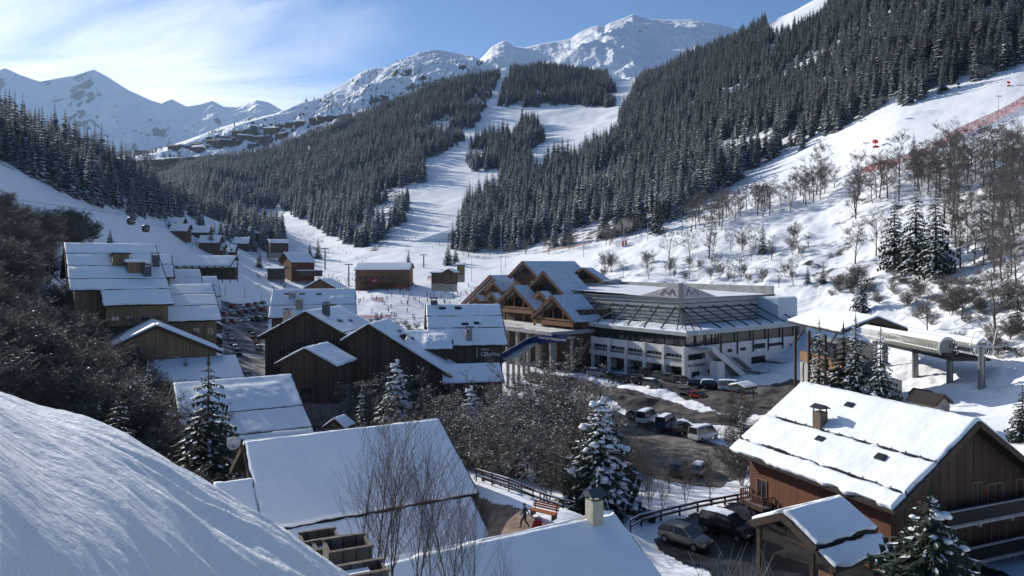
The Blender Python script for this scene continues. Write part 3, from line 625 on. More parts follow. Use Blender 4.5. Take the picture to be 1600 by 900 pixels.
def house(name, label, cat, near, h, L, wl, wr, tn, zg, wall='wood_brown', group=None, oe=1.0, og=.9, snow=.34, strips=((0,.46),(.48,.90),(.915,1)), windows=(), balconies=(), chimneys=(), skylights=(), panels=(), base_h=2.6, base='stone',
          cell=.5, piles=None, roof_only=False, wallbox=None, rail='timber', tnl=None, bump_seed=None, gable_trim=True, x_in=(0,0)):
    """near: the near ridge end in space; h: plan heading of the ridge; wl / wr: plan width of the left and right slope"""
    A = Vector(near); hl = math.hypot(*h); h = (h[0]/hl, h[1]/hl)
    root = empty(name, (A.x, A.y, zg), math.atan2(h[1], h[0]), label, cat, group)
    zr = A.z - zg; seed = (len(KIDS)*1.37) % 50
    tl = tn if tnl is None else tnl
    def slope(side): return tl if side > 0 else tn
    def fn_for(side, dz=0):
        t_ = slope(side); c = 1/math.sqrt(1+t_*t_)
        def fn(X, S, T): return np.stack([X, side*(S + T*t_*c), zr + dz - S*t_ + T*c], -1)
        return fn
    rb = MB(); th = .28
    for side, w in ((1, wl), (-1, wr)):
        t_ = slope(side)
        rb.prism([(0,0,zr),(0,side*w,zr-w*t_),(0,side*w,zr-w*t_-th),(0,0,zr-th)] if side < 0 else [(0,0,zr-th),(0,side*w,zr-w*t_-th),(0,side*w,zr-w*t_),(0,0,zr)], (0,0,0), (L,0,0))
    for (side, x0, x1, s0, s1, dz) in panels:
        t_ = slope(side); rb.prism([(0,side*s0,zr+dz-s0*t_),(0,side*s1,zr+dz-s1*t_),(0,side*s1,zr+dz-s1*t_-th),(0,side*s0,zr+dz-s0*t_-th)], (x0,0,0), (x1,0,0))
    roof = rb.build('roof', M['fascia'], root)
    if gable_trim:
        for x in (-.06, L+.06):
            tb = MB()
            for side, w in ((1, wl), (-1, wr)):
                t_ = slope(side); tb.beam((x,0,zr-.17),(x,side*w,zr-w*t_-.17),.10,.42)
            tb.build('bargeboard', M['timber'], root)
    if snow > 0:
        for side, w in ((1, wl), (-1, wr)):
            for q, (f0, f1) in enumerate(strips):
                a0 = f0*w; a1 = f1*w
                snow_part(root, fn_for(side), .10, L-.10, a0 + (.0 if f0 == 0 else .05), a1, snow, cell, seed+q+(side>0)*5, pile=(piles or {}).get((side,q)))
                if f0 > 0 and cell < 1.2:
                    g = MB(); t_ = slope(side)
                    g.beam((.1, side*(a0+.0), zr-a0*t_+snow*.75), (L-.1, side*(a0+.0), zr-a0*t_+snow*.75), .06, .10); 
                    n = int(L/1.2)
                    for i in range(n+1): g.beam((.1+(L-.2)*i/n, side*a0, zr-a0*t_-.02), (.1+(L-.2)*i/n, side*a0, zr-a0*t_+snow+.10), .05, .05)
                    g.build('snow_guard', M['metal_dark'], root)
        for q, (side, x0, x1, s0, s1, dz) in enumerate(panels): snow_part(root, fn_for(side, dz), x0+.08, x1-.08, s0+.05, s1, snow, cell, seed+20+q)
    # snow guards teeth / eave brackets
    if cell < 1.0:
        for side, w in ((1, wl), (-1, wr)):
            g = MB(); t_ = slope(side); n = int(L/.9)
            for i in range(n+1):
                x = .2+(L-.4)*i/n; g.beam((x, side*(w-oe-.2), zr-(w-oe-.2)*t_-th-.12), (x, side*(w-.05), zr-(w-.05)*t_-th-.12), .12, .2)
            g.build('rafter', M['timber'], root)
    x0, x1 = og+x_in[0], L-og-x_in[1]; yl, yr = wl-oe, -(wr-oe)
    if not roof_only:
        wb = MB(); zt = lambda y: zr - abs(y)*slope(1 if y > 0 else -1) - th - .01
        pts = [(yr, base_h), (yl, base_h), (yl, zt(yl)), (0, zt(0)), (yr, zt(yr))]
        V = [(x0,y,z) for y,z in pts]+[(x1,y,z) for y,z in pts]; n = 5
        wb.add(V, [(4,3,2,1,0),(5,6,7,8,9)]+[(i,(i+1)%n,n+(i+1)%n,n+i) for i in range(n)])
        wb.build('wall', M[wall], root)
        bb = MB(); bb.b2(x0+.05, x1-.05, yr+.05, yl-.05, -6, base_h); bb.build('foundation', M[base], root)
    def face(f):
        """returns (point fn(a, z, out), rz) for a facade"""
        if f == 'g0': return (lambda a,z,o: (x0-o, a, z)), 0
        if f == 'g1': return (lambda a,z,o: (x1+o, a, z)), 0
        if f == 'l': return (lambda a,z,o: (a, yl+o, z)), 1
        return (lambda a,z,o: (a, yr-o, z)), 1
    for wd in windows:
        f, a, z, w, hh = wd[:5]; p, r = face(f); fb = MB(); fr = .07
        def pl(b, a0, a1, z0, z1, o0, o1):
            P0 = p(a0,z0,o0); P1 = p(a1,z1,o1); b.b2(P0[0],P1[0],P0[1],P1[1],P0[2],P1[2])
        for (a0,a1,z0,z1) in ((a-w/2-fr,a-w/2,z-fr,z+hh+fr),(a+w/2,a+w/2+fr,z-fr,z+hh+fr),(a-w/2,a+w/2,z-fr,z),(a-w/2,a+w/2,z+hh,z+hh+fr),(a-.03,a+.03,z,z+hh)): pl(fb,a0,a1,z0,z1,-.02,.07)
        fo = fb.build('window', M['frame'], root); pb = MB(); pl(pb,a-w/2,a+w/2,z,z+hh,-.01,.02); pb.build('pane', M['glass'], fo)
        if len(wd) > 5:
            sb = MB(); pl(sb,a-w/2-.5,a-w/2-.12,z,z+hh,.0,.05); pl(sb,a+w/2+.12,a+w/2+.5,z,z+hh,.0,.05); sb.build('shutter', M['timber_red'], fo)
    for bl in balconies:
        f, a0, a1, z, dep, style = bl; p, r = face(f); b = MB()
        def pl(b, a0, a1, z0, z1, o0, o1):
            P0 = p(a0,z0,o0); P1 = p(a1,z1,o1); b.b2(P0[0],P1[0],P0[1],P1[1],P0[2],P1[2])
        pl(b, a0, a1, z-.18, z, .01, dep); n = max(2, int(abs(a1-a0)/3))
        for i in range(n+1):
            aa = a0+.1+(a1-a0-.2)*i/n; pl(b, aa-.08, aa+.08, z-.45, z-.19, .02, dep-.1)
        bo = b.build('balcony', M['timber' if style != 'pale' else 'concrete'], root); rl = MB()
        rw = .05
        pl(rl, a0, a1, z+.98, z+1.06, dep-.09, dep+.03)
        for e in (a0, a1): pl(rl, e-.03, e+.03, z+.98, z+1.06, .02, dep-.09)
        if style == 'solid' or style == 'pale':
            pl(rl, a0+.03, a1-.03, z+.08, z+.975, dep-.055, dep-.015)
            for e in (a0+.03, a1-.03): pl(rl, e-.02, e+.02, z+.08, z+.97, .02, dep-.06)
        else:
            n = int(abs(a1-a0)/.22)
            for i in range(n+1):
                aa = a0+.04+(a1-a0-.08)*i/n; pl(rl, aa-.05, aa+.05, z+.0, z+.975, dep-.05, dep-.02)
            for e in (a0+.02, a1-.02):
                for i in range(int(dep/.22)): pl(rl, e-.015, e+.015, z, z+.97, .1+i*.22, .2+i*.22)
        rl.build('railing', M[{'pale':'black','solid':rail}.get(style, rail)], bo)
        if style == 'pale':
            t = MB(); pl(t, a0, a1, z+1.065, z+1.14, dep-.12, dep+.06); t.build('handrail', M['concrete'], bo)
        sn = MB(); pl(sn, a0+.1, a1-.1, z+.002, z+.12, .1, dep-.12); sn.build('balcony_snow', M['roof_snow'], bo)
    for ch in chimneys:
        cx, cs, w, hh, mt = ch[:5]; y = -cs if cs >= 0 else -cs; t_ = slope(1 if y > 0 else -1); zb = zr - abs(y)*t_
        b = MB(); b.b2(cx-w/2, cx+w/2, y-w/2, y+w/2, zb-w*t_-.3, zb+hh); co = b.build('chimney', M[mt], root)
        c = MB(); 
        for sx in (-1,1):
            for sy in (-1,1): c.b2(cx+sx*w*.4-.04, cx+sx*w*.4+.04, y+sy*w*.4-.04, y+sy*w*.4+.04, zb+hh+.002, zb+hh+.28)
        q = w*.68; z1 = zb+hh+.28
        c.add([(cx-q,y-q,z1),(cx+q,y-q,z1),(cx+q,y+q,z1),(cx-q,y+q,z1),(cx-q,y,z1+.34),(cx+q,y,z1+.34)], [(0,3,2,1),(0,1,5,4),(2,3,4,5),(1,2,5),(3,0,4)])
        c.build('chimney_cap', M[ch[5] if len(ch) > 5 else 'metal_dark'], co)
    for (side, x, s, w, hh) in skylights:
        t_ = slope(side); c = 1/math.sqrt(1+t_*t_); fn = fn_for(side); b = MB()
        pts = fn(np.array([x-w/2,x+w/2,x+w/2,x-w/2]*2), np.array([s-hh/2,s-hh/2,s+hh/2,s+hh/2]*2), np.array([.05]*4+[snow+.14]*4))
        b.add([tuple(q) for q in pts], [(0,1,2,3),(7,6,5,4),(0,4,5,1),(1,5,6,2),(2,6,7,3),(3,7,4,0)]); b.build('skylight', M['glass_dark'], root)
    return root
def text_mesh(s, size, ext=.02):
    cu = bpy.data.curves.new('txt', 'FONT'); cu.body = s; cu.size = size; cu.extrude = ext; cu.align_x = 'CENTER'; cu.align_y = 'CENTER'; cu.resolution_u = 3
    o = bpy.data.objects.new('txt', cu); COL.objects.link(o); dg = bpy.context.evaluated_depsgraph_get(); me = bpy.data.meshes.new_from_object(o.evaluated_get(dg)); bpy.data.objects.remove(o); me.materials.clear(); return me
def lettering(s, size, loc, rot, material, parent, name='lettering'):
    me = text_mesh(s, size); me.materials.append(M[material]); o = put(name, me, parent); o.location = loc; o.rotation_euler = rot; return o
H1 = (.867, .498)
# near chalet in the foreground, its broad slope towards us
near_ch = house('chalet', 'big near chalet whose broad snow roof, notched at upper left, lies behind bare saplings', 'chalet', P(380,695,53.9), H1, 16.2, 6.0, 7.3, .575, -24.5, 'wood_red',
   strips=((0,1),), panels=[(-1,-2.5,.1,3.2,7.3,0),(-1,-2.5,15.5,7.42,15.2,-.22)], snow=.36, cell=.3, windows=[('g0',-1.6,8.4,.8,.9),('g0',.8,8.4,.8,.9)], oe=.6, piles=None)
wb = MB(); wb.b2(1.0, 14.8, -14.4, -6.5, -3, 10.6-14.4*.575-.62); wb.build('annex_wall', M['wood_brown'], near_ch)
# bottom roof with the cream chimney
house('chalet', 'lowest foreground roof under smooth snow with a square cream chimney', 'chalet', P(960,806,38)-Vector((.867*14,.498*14,0)), H1, 14, 5, 10, .54, -22.5, 'wood_red', strips=((0,1),), snow=.34, cell=.28,
   chimneys=[(12.45,.55,.82,1.75,'cream','slate')] if False else [], oe=.7)
M['cream'] = mat('cream_render', (.48,.43,.32), .85, (.40,.36,.27), 2.0); M['slate'] = mat('slate', (.07,.085,.095), .6)
r_ = bpy.data.objects['chalet.001']
b = MB(); b.b2(12.05,12.72,-.72,-.05,8.0,10.2); co = b.build('chimney', M['cream'], r_)
c = MB()
for sx in (12.12,12.65):
    for sy in (-.12,-.65): c.b2(sx-.04,sx+.04,sy-.04,sy+.04,10.202,10.45)
c.add([(11.92,-.88,10.45),(12.86,-.88,10.45),(12.86,.1,10.45),(11.92,.1,10.45),(11.92,-.39,10.78),(12.86,-.39,10.78)], [(0,3,2,1),(0,1,5,4),(2,3,4,5),(1,2,5),(3,0,4)]); c.build('chimney_cap', M['slate'], co)
# chalet behind it
house('chalet', 'chalet with a stepped roof and a ridge of heaped snow, behind the near chalet', 'chalet', P(455,587,100)-Vector((.867*15.1,.498*15.1,0)), H1, 15.1, 7, 12.9, .43, -26.3, 'wood_brown',
   strips=((0,.55),(.565,.90),(.915,1)), cell=.35, piles={(-1,0):[(2.2,13.2,1.6,5.6,.34)]}, windows=[('g0',-3,3.4,1.1,1.2),('g0',1,5.8,1,1)])
house('chalet', 'small flat-looking snow roof behind the dark spruce, left of the snowy street', 'chalet', P(369.6,556.7,125)-Vector((.867*14,.498*14,0)), H1, 14, 7, 8.7, .30, -25.5, 'wood_dark', strips=((0,1),), cell=.5)
house('chalet', 'brown gabled chalet with a thin snow roof just below the biggest left lodge', 'chalet', P(245,508.7,118), (-.498,.867), 12, 9, 10.2, .49, -23.5, 'wood_gold', strips=((0,1),), cell=.6,
   windows=[('g0',3.0,8.0,1.1,1.5),('g0',-3,6.4,1.2,1.2)], base_h=1.5)
# the big lodge on the left
lodge = house('lodge', 'largest timber lodge at left, wide stepped snow roof with dormer and two dark chimneys', 'lodge', P(242,383,150)-Vector((.82*16.3,.57*16.3,0)), (.82,.57), 16.3, 14, 17.5, .49, -17.5, 'wood_gold', group=None,
   strips=((0,.24),(.255,.52),(.535,.80),(.81,1)), cell=.7, chimneys=[(13.0,13.2,1.4,2.0,'slate','slate'),(15.0,9.4,1.4,2.4,'slate','slate')], panels=[(-1,4.8,16.3,17.6,22.5,-.25)], piles={(-1,1):[(1,5,4.6,7.6,.3)],(-1,2):[(.6,10,9.8,12.2,.35)]},
   windows=[('r',x,z,1.2,1.3) for x in (1.6,3.6) for z in (2.5,5.2)], oe=1.2)
b = MB(); b.b2(5.4,15.4,-21.6,-16.2,-3,21.6-22.2*.49-.6); b.build('annex_wall', M['wood_gold'], lodge)
for i in range(4):
    for z in (1.2,4.0,6.6):
        x = 6.8+i*2.4; f = MB(); f.b2(x-.7,x+.7,-21.68,-21.6,z-.1,z+1.3); fo = f.build('window', M['frame'], lodge); f = MB(); f.b2(x-.58,x-.04,-21.72,-21.681,z,z+1.2); f.b2(x+.04,x+.58,-21.72,-21.681,z,z+1.2); f.build('pane', M['glass'], fo)
for z in (3.5,6.1):
    f = MB(); f.b2(5.6,15.2,-22.7,-21.61,z-.2,z); bo_ = f.build('balcony', M['timber'], lodge); f = MB(); f.b2(5.6,15.2,-22.7,-22.62,z+.1,z+.95); f.build('railing', M['wood_gold'], bo_)
zr_ = 150*27/F+17.5
b = MB(); b.b2(7.6,10.4,-9.6,-4.0,zr_-6,zr_-2.0); dm = b.build('dormer', M['wood_gold'], lodge); s_ = MB(); s_.b2(7.3,10.7,-9.9,-3.4,zr_-1.99,zr_-1.75); s_.build('dormer_roof', M['fascia'], dm)
b = MB(); b.b2(9.8,12.8,-12.6,-9.65,zr_-7.6,zr_-3.6); dm = b.build('dormer', M['wood_gold'], lodge); s_ = MB(); s_.b2(9.4,13.2,-13.0,-9.4,zr_-3.59,zr_-3.0); s_.build('dormer_snow', M['roof_snow'], dm)
house('lodge', 'lower wing with three snow strips on its roof, right of the largest lodge', 'lodge', P(332,445,150)-Vector((.867*16,.498*16,0)), H1, 16, 7, 14.4, .44, -20.5, 'wood_gold', strips=((0,.30),(.315,.62),(.635,1)), cell=.6,
   balconies=[('g1',-12,-4,4.2,1.3,'solid'),('g1',-12,-4,7.0,1.3,'solid')], windows=[('r',x,z,1.1,1.3) for x in (2.5,5.5,8.5,11.5,14) for z in (1.2,3.9,6.6)]+[('g1',-8,7.2,1.4,1.8),('g1',-8,4.4,1.4,1.8)])
for (px,py,d,L,w,lab) in ((268,399,165,9,8,'small steep gable roof just behind the largest lodge roof, leftmost of three'),(312.5,422,170,10,7,'middle one of three small gable roofs stepping down behind the lodge wing'),(339,433,180,9,7,'rightmost and lowest of three small gable roofs behind the lodge wing')):
    house('chalet', lab, 'chalet', P(px,py,d)-Vector((.867*L,.498*L,0)), H1, L, w, w, .62, -14-8*(d>168), 'wood_gold', group='small gabled roofs stepping down behind the lodge', strips=((0,.45),(.47,1)), cell=.8, windows=[('g1',0,8,1.2,1.2)], oe=.6)
# dark gabled chalet in the centre left
dk = house('chalet', 'large dark timber chalet whose wide gable with a recessed balcony faces us', 'chalet', P(477,487,130), (.18,.98), 15, 9.5, 14.5, .52, -26.2, 'wood_dark', strips=((0,.5),(.52,1)), cell=.5,
   balconies=[('g0',-1.8,3.6,9.5,1.2,'bars'),('g0',-1.8,3.6,6.6,1.2,'bars'),('g0',-8.5,4.6,3.3,1.3,'bars')], windows=[('g0',1,9.8,1.6,1.8),('g0',1,6.8,1.6,1.8),('g0',-6,5,1.3,1.3),('g0',6,5.5,1.2,1.3),('g0',-9,4,1.2,1.2),('g0',-5,8.6,1.2,1.3),('g0',5,8.8,1.2,1.3),('g0',-4,3.6,1.4,1.6),('g0',4,3.6,1.4,1.6)], chimneys=[(4,2.2,1.1,2.2,'slate','slate'),(6,-6.5,1.5,3.0,'stone','slate')],
   skylights=[(-1,5,4.4,1.3,.7),(-1,8.5,5.0,1.3,.7),(-1,7.5,9,1.4,.7)])
lw = house('chalet', 'small low chalet with a stone front, standing before the dark gable', 'chalet', P(476,545,112), (.18,.98), 8, 5.2, 5.4, .50, -25.6, 'wood_dark', strips=((0,1),), cell=.35, base_h=3.2, base='stone',
   windows=[('g0',.2,4.4,2.4,1.3),('g0',-.4,3.4,1.0,.9)], oe=.6)
house('chalet', 'long snow roof with a square chimney and small skylights, beside the ski front slope', 'chalet', P(425,453,218), (.97,.24), 25, 9, 13.5, .56, -26, 'wood_dark', strips=((0,.58),(.6,1)), cell=.7,
   chimneys=[(6.2,4.2,1.9,1.4,'concrete','slate'),(8.5,9.6,2,2.6,'stone','slate')], skylights=[(-1,4.5,2.6,1.6,.7),(-1,9,2.6,1.6,.7),(-1,14,2.8,1.6,.7),(-1,18,8.6,2.4,1.0)], piles={(-1,0):[(17,23.5,3.5,6.5,.4)]})
house('chalet', 'pair of small snow-capped gables just behind the long chimneyed roof', 'chalet', P(500,436,235), (.1,1), 10, 6, 6, .55, -20, 'wood_dark', strips=((0,1),), cell=.7)
# gable chalet joining the hotel
house('chalet', 'dark chalet with a long snowy rake sloping down to the right, left of the hotel', 'chalet', P(576,507,122), (.12,.99), 11, 5, 14.5, .60, -27, 'wood_dark', strips=((0,1),), cell=.45, windows=[('g0',-4,5,1.2,1.3),('g0',-8,4,1.2,1.3)])
hotel = house('hotel', 'dark timber hotel with a tall lumpy snow roof and a sign under its eave', 'hotel', P(665,478,138), (.989,.148), 14.6, 8, 10.6, .62, -27, 'wood_dark', strips=((0,.30),(.315,.60),(.615,1)), cell=.4, snow=.38,
   windows=[('r',2.6,6.6,1.1,1.2),('r',5.6,6.6,1.1,1.2),('r',8,3.4,1.3,1.4),('r',11,3.4,1.3,1.4)], chimneys=[(1.6,-.2,1.2,1.2,'slate','slate'),(7.6,9.4,1.1,2.0,'stone','slate')],
   skylights=[(-1,3.2,1.2,1.3,.6),(-1,6.2,1.2,1.3,.6),(-1,7.2,5.6,1.3,.6),(-1,9.6,5.4,1.5,.7)], piles={(-1,2):[(2,6.5,7.2,9.6,.42)],(-1,1):[(9.5,13.5,3.6,6,.3)]}, oe=.9)
zrh = P(665,478,138).z+27
sb = MB(); sb.b2(9.2,13.6,-9.93,-9.84,9.55,11.5); so = sb.build('sign', M['wood_dark'], hotel)
lettering('Hôtel', .62, (10.5,-9.97,11.12), (math.pi/2,0,0), 'white', so); lettering("L'Eterlou", .98, (11.5,-9.97,10.22), (math.pi/2,0,0), 'white', so)
sf = MB(); sf.b2(9.0,9.1,-9.95,-9.90,9.5,11.5); sf.build('sign_post', M['white'], so)
house('hotel_wing', 'low hotel wing left of the hotel, with a snow pile on its roof', 'hotel wing', P(585,519,130), (.995,.10), 14.2, 3, 5.2, .50, -27, 'wood_dark', strips=((0,1),), cell=.35,
   windows=[('r',9,7.6,1.1,1.2),('r',11.3,7.6,1.1,1.2)], piles={(-1,0):[(9,13.8,1.2,4.4,.5)]}, chimneys=[(4.3,2.6,1.1,1.3,'black','slate')], skylights=[(-1,6.6,2.6,1.3,.6),(-1,2.5,3.4,1.3,.6)])
house('annex', 'single-slope snowy annex roof below the hotel sign', 'annex', P(688,571,124), (.985,.175), 10.5, .6, 5.0, .46, -27, 'wood_dark', strips=((0,1),), cell=.35, windows=[('r',2.2,3.6,1.6,1.8),('r',4.6,3.6,1.6,1.8),('r',8,3.4,2.2,1.8)])
# right chalet
h2 = (-.372, .928); A2 = P(1530,658,52)
rc = house('apartment_chalet', 'large red-brown chalet at right, bright sunlit roof, brown chimney and long balconies', 'chalet', A2, h2, 17.3, 8.5, 12.5, .645, -26.5, 'wood_red', strips=((0,.50),(.512,.845),(.857,1)), cell=.24, snow=.33, oe=1.2, og=1.3, base_h=3.8,
   skylights=[(1,10.2,1.4,.75,.45),(1,9.7,5.2,.75,.45),(1,3.8,5.2,.8,.5)], piles={(1,1):[(4.0,9.8,5.4,7.0,.14)]},
   balconies=[('g0',-10.8,3.6,7.6,1.5,'pale'),('g0',-10.8,3.0,4.7,1.5,'pale'),('g0',-10.8,2.4,1.8,1.5,'pale'),('l',13.0,15.9,5.2,1.2,'bars')], rail='timber_red',
   windows=[('g0',-1.6,7.8,.9,2.0),('g0',-3.6,8.0,1.5,1.5,1),('g0',-6.8,8.0,1.5,1.5),('g0',0,4.9,1.4,1.9),('g0',-4,4.9,1.6,1.9),('g0',-8,4.9,1.6,1.9),('g0',0,2.0,1.4,1.7),('g0',-4,2.0,1.4,1.7),('l',9.6,4.4,1.5,1.5),('l',14.4,5.4,1.1,1.9),('l',3.2,4.4,1.3,1.5)])
M['brick'] = mat('chimney_stone', (.11,.085,.06), .9, (.18,.14,.10), 4.0)
zz = A2.z+26.5; cs = 4.05; b = MB(); b.b2(10.6,11.45,cs-.42,cs+.42,zz-cs*.645-.9,zz-cs*.645+1.5); co = b.build('chimney', M['brick'], rc); z1 = zz-cs*.645+1.5
c = MB()
for sx in (10.67,11.38):
    for sy in (cs-.35,cs+.35): c.b2(sx-.04,sx+.04,sy-.04,sy+.04,z1+.002,z1+.3)
q=.62; cx=11.025
c.add([(cx-q,cs-q,z1+.3),(cx+q,cs-q,z1+.3),(cx+q,cs+q,z1+.3),(cx-q,cs+q,z1+.3),(cx-q,cs,z1+.62),(cx+q,cs,z1+.62)], [(0,3,2,1),(0,1,5,4),(2,3,4,5),(1,2,5),(3,0,4)]); c.build('chimney_cap', M['metal_dark'], co)
b = MB(); b.b2(10.6,11.5,7.31,7.39,3.9,5.9); b.build('door', M['wood_orange'], rc)
M['wood_gable'] = wood('wood_gable', (.045, .022, .013), (.085, .042, .024), .9)  # plain brown gable boards, darkened further to carry the gable's shade
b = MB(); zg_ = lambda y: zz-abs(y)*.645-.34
b.prism([(0,-11.2,3.9),(0,7.2,3.9),(0,7.2,zg_(7.2)),(0,0,zg_(0)),(0,-11.2,zg_(11.2))], (1.27,0,0), (1.296,0,0)); b.build('gable_shade_panel', M['wood_gable'], rc)
# porch
po = house('porch', 'open timber porch roof with smooth blue-shaded snow, in front of the red-brown chalet', 'porch', P(1222,802,42.5), H1, 5.6, 2.3, 2.35, .50, -24.5, strips=((0,1),), panels=[(-1,0,5.6,2.5,3.6,-.18)], cell=.18, snow=.22, roof_only=True, oe=.3, og=.1)
zp = P(1222,802,42.5).z+24.5
for x in (.25, 5.3):
    for y in (-3.2, 1.9): b = MB(); b.b2(x-.13,x+.13,y-.13,y+.13,.4,zp-abs(y)*.5-.3); b.build('post', M['timber'], po)
for x in (.25, 2.8, 5.3):
    b = MB(); b.beam((x,-3.3,zp-1.7),(x,2.1,zp-1.25),.12,.16); b.beam((x,0,zp-1.5),(x,0,zp-.35),.12,.12); b.build('truss', M['timber'], po)
b = MB(); b.b2(.0,.06,-3.9,-2.5,zp-2.9,zp-2.45); sg = b.build('sign', M['wood_orange'], po)
# ---------------------------------------------------------------- sports centre
ZC = -26.4
sc_ = empty('sports_centre', (39.0,159.0,ZC), math.atan2(.6,.8), 'large white sports centre with cable-braced flat snow roof, glazed band and outside stairs', 'sports centre')
def part(name, mb, m, parent=sc_, **k): return mb.build(name, M[m] if isinstance(m, str) else m, parent, **k)
LX, LY = 46.0, 46.0     # right face length (x), left face length (y)
b = MB(); b.b2(1.2,LX,1.2,LY,5.6,9.9); part('glazed_band', b, 'glass')
b = MB()
for i in range(15):
    y = 1.2+i*3.1; b.b2(1.1,1.199,y-.12,y+.12,5.6,9.9)
for i in range(13):
    x = 1.2+i*3.6; b.b2(x-.12,x+.12,1.1,1.199,5.6,9.9)
part('mullion', b, 'metal_dark')
# canopy: snow-topped skirt roof rising from the eave to the upper box
q = 9.0
b = MB()
b.add([(-.6,-.6,9.9),(LX+.5,-.6,9.9),(LX+.5,LY,9.9),(-.6,LY,9.9)], [(0,3,2,1)])
b.add([(-.6,-.6,9.9),(LX+.5,-.6,9.9),(LX+.5,-.6,10.75),(-.6,-.6,10.75)], [(0,1,2,3)]); b.add([(-.6,-.6,9.9),(-.6,LY,9.9),(-.6,LY,10.75),(-.6,-.6,10.75)], [(3,2,1,0)])
b.add([(-.6,-.6,10.75),(LX+.5,-.6,10.75),(LX+.5,q,11.2),(q,q,11.2)], [(0,1,2,3)]); b.add([(-.6,-.6,10.75),(q,q,11.2),(q,LY,11.2),(-.6,LY,10.75)], [(0,1,2,3)])
b.add([(LX+.5,-.6,9.9),(LX+.5,LY,9.9),(LX+.5,LY,11.2),(LX+.5,q,11.2),(LX+.5,-.6,10.75)], [(0,1,2,3,4)]); part('skirt_roof', b, 'grey_clad')
n = 46
for nm in (0,1):
    X = np.linspace(-.5, LX, 90); S = np.linspace(0, 1, 22); XX_, SS_ = np.meshgrid(X, S, indexing='ij')
    Lo = -.5 + SS_*(q+.2); Xs = np.maximum(XX_, Lo) ; yy = Lo; zz_ = 10.78 + SS_*.45 + .10 + fbm(XX_*.35+nm*9, SS_*6, 4)*.16 + .10*(SS_ < .25) 
    zz_ = np.where(SS_ == 0, 10.76, zz_)
    co_ = np.stack([Xs, yy, zz_], -1) if nm == 0 else np.stack([yy, Xs, zz_], -1)
    k = 22; ii, jj = np.meshgrid(np.arange(89), np.arange(21), indexing='ij'); a = (ii*k+jj).ravel(); f = np.stack([a,a+k,a+k+1,a+1],-1)
    if nm == 1: f = f[:, ::-1]
    put('roof_snow', mesh_np('skirt_snow', co_.reshape(-1,3), f, M['roof_snow'], smooth=True), sc_)
# upper box with ribbed cladding
b = MB(); b.b2(q,q+39,q,q+58,11.5,17.4); part('upper_wall', b, mat('ribbed_metal', (.30,.32,.31), .5, (.38,.40,.39), .6, metal=.1, stretch=(1,1,6)))
for z0 in (11.3, 12.2, 13.1, 14.0, 15.0, 16.3):
    b = MB(); h_ = .16 if z0 != 15.0 else .32; b.b2(q-.12,q+38.8,q-.12,q-.002,z0,z0+h_); b.b2(q-.12,q-.002,q,q+57.8,z0,z0+h_); part('cladding_rail', b, 'metal_dark')
b = MB(); b.b2(q-.25,q+39.2,q-.25,q+.15,17.4,17.75); b.b2(q-.25,q+.15,q+.151,q+58,17.4,17.75); part('parapet', b, 'steel')
b = MB(); b.b2(q+38.7,q+39.3,q+.3,q+58.2,17.4,19.9); b.b2(q,q+38.69,q+57.6,q+58.2,17.4,20.6); part('parapet', b, 'concrete')
X, Y = np.meshgrid(np.linspace(q+.1,q+38.7,60), np.linspace(q+.1,q+57.6,70), indexing='ij'); Z = 17.62 + (Y-q)/58*1.4 + fbm(X*.2,Y*.2,3)*.12
ii, jj = np.meshgrid(np.arange(59), np.arange(69), indexing='ij'); a = (ii*70+jj).ravel()
put('roof_snow', mesh_np('flat_roof_snow', np.stack([X,Y,Z],-1).reshape(-1,3), np.stack([a,a+70,a+71,a+1],-1), M['roof_snow'], smooth=True), sc_)
# corner mast with two triangular screens carrying the emblem
b = MB(); b.b2(q-.5,q+.35,q-.5,q+.35,11.5,21.4); part('corner_mast', b, 'steel')
M['emblem'] = mat('emblem_plum', (.16,.09,.10), .7)
M['screen'] = mat('screen', (.55,.52,.50), .6, (.42,.36,.36), 1.4)
for sd in (0,1):
    b = MB()
    tri = [(q+.4,q-.2,17.8),(q+13.5,q-.2,17.8),(q+.4,q-.2,21.3)]
    if sd: tri = [(y,x,z) for x,y,z in tri][::-1]
    off = (0,.15,0) if sd == 0 else (.15,0,0)
    b.prism(tri, (0,0,0), off); so = part('corner_screen', b, 'screen')
    for (w0, w1) in (((2.0,18.2),(2.6,20.0)),((2.6,20.0),(4.0,18.5)),((4.0,18.5),(5.4,20.0)),((5.4,20.0),(6.2,18.2))):
        pass
    e = MB(); pts = [(1.8,18.3),(2.5,19.9),(3.7,18.5),(5.0,19.7),(6.3,18.3)]
    for (u0,z0),(u1,z1) in zip(pts[:-1],pts[1:]):
        if sd == 0: e.beam((q+u0,q-.26,z0),(q+u1,q-.26,z1),.16,.08)
        else: e.beam((q-.26,q+u0,z0),(q-.26,q+u1,z1),.08,.16)
    e.build('emblem', M['emblem'], so)
# cable stays from the upper box to the eave
for i in range(8):
    t = q+1.5+i*5.3
    if t > 47: break
    b = MB(); b.beam((t,q-.2,15.6),(t+1.6,-.3,11.1),.26,.26); part('cable_stay', b, 'metal_dark')
    b = MB(); b.beam((q-.2,t,15.6),(-.3,t-3.4,11.1),.26,.26); part('cable_stay', b, 'metal_dark')
    if i < 8:
        b = MB(); b.beam((q-.2,t,15.6),(-.3,t+3.4,11.1),.16,.16); part('cable_stay', b, 'steel')
for (x,y) in ((-.3,-.3),(2.4,-.3),(-.3,2.4),(5,-.3)):
    b = MB(); b.beam((q-.2,q-.2,15.6),(x,y,11.1),.2,.2); part('cable_stay', b, 'metal_dark')
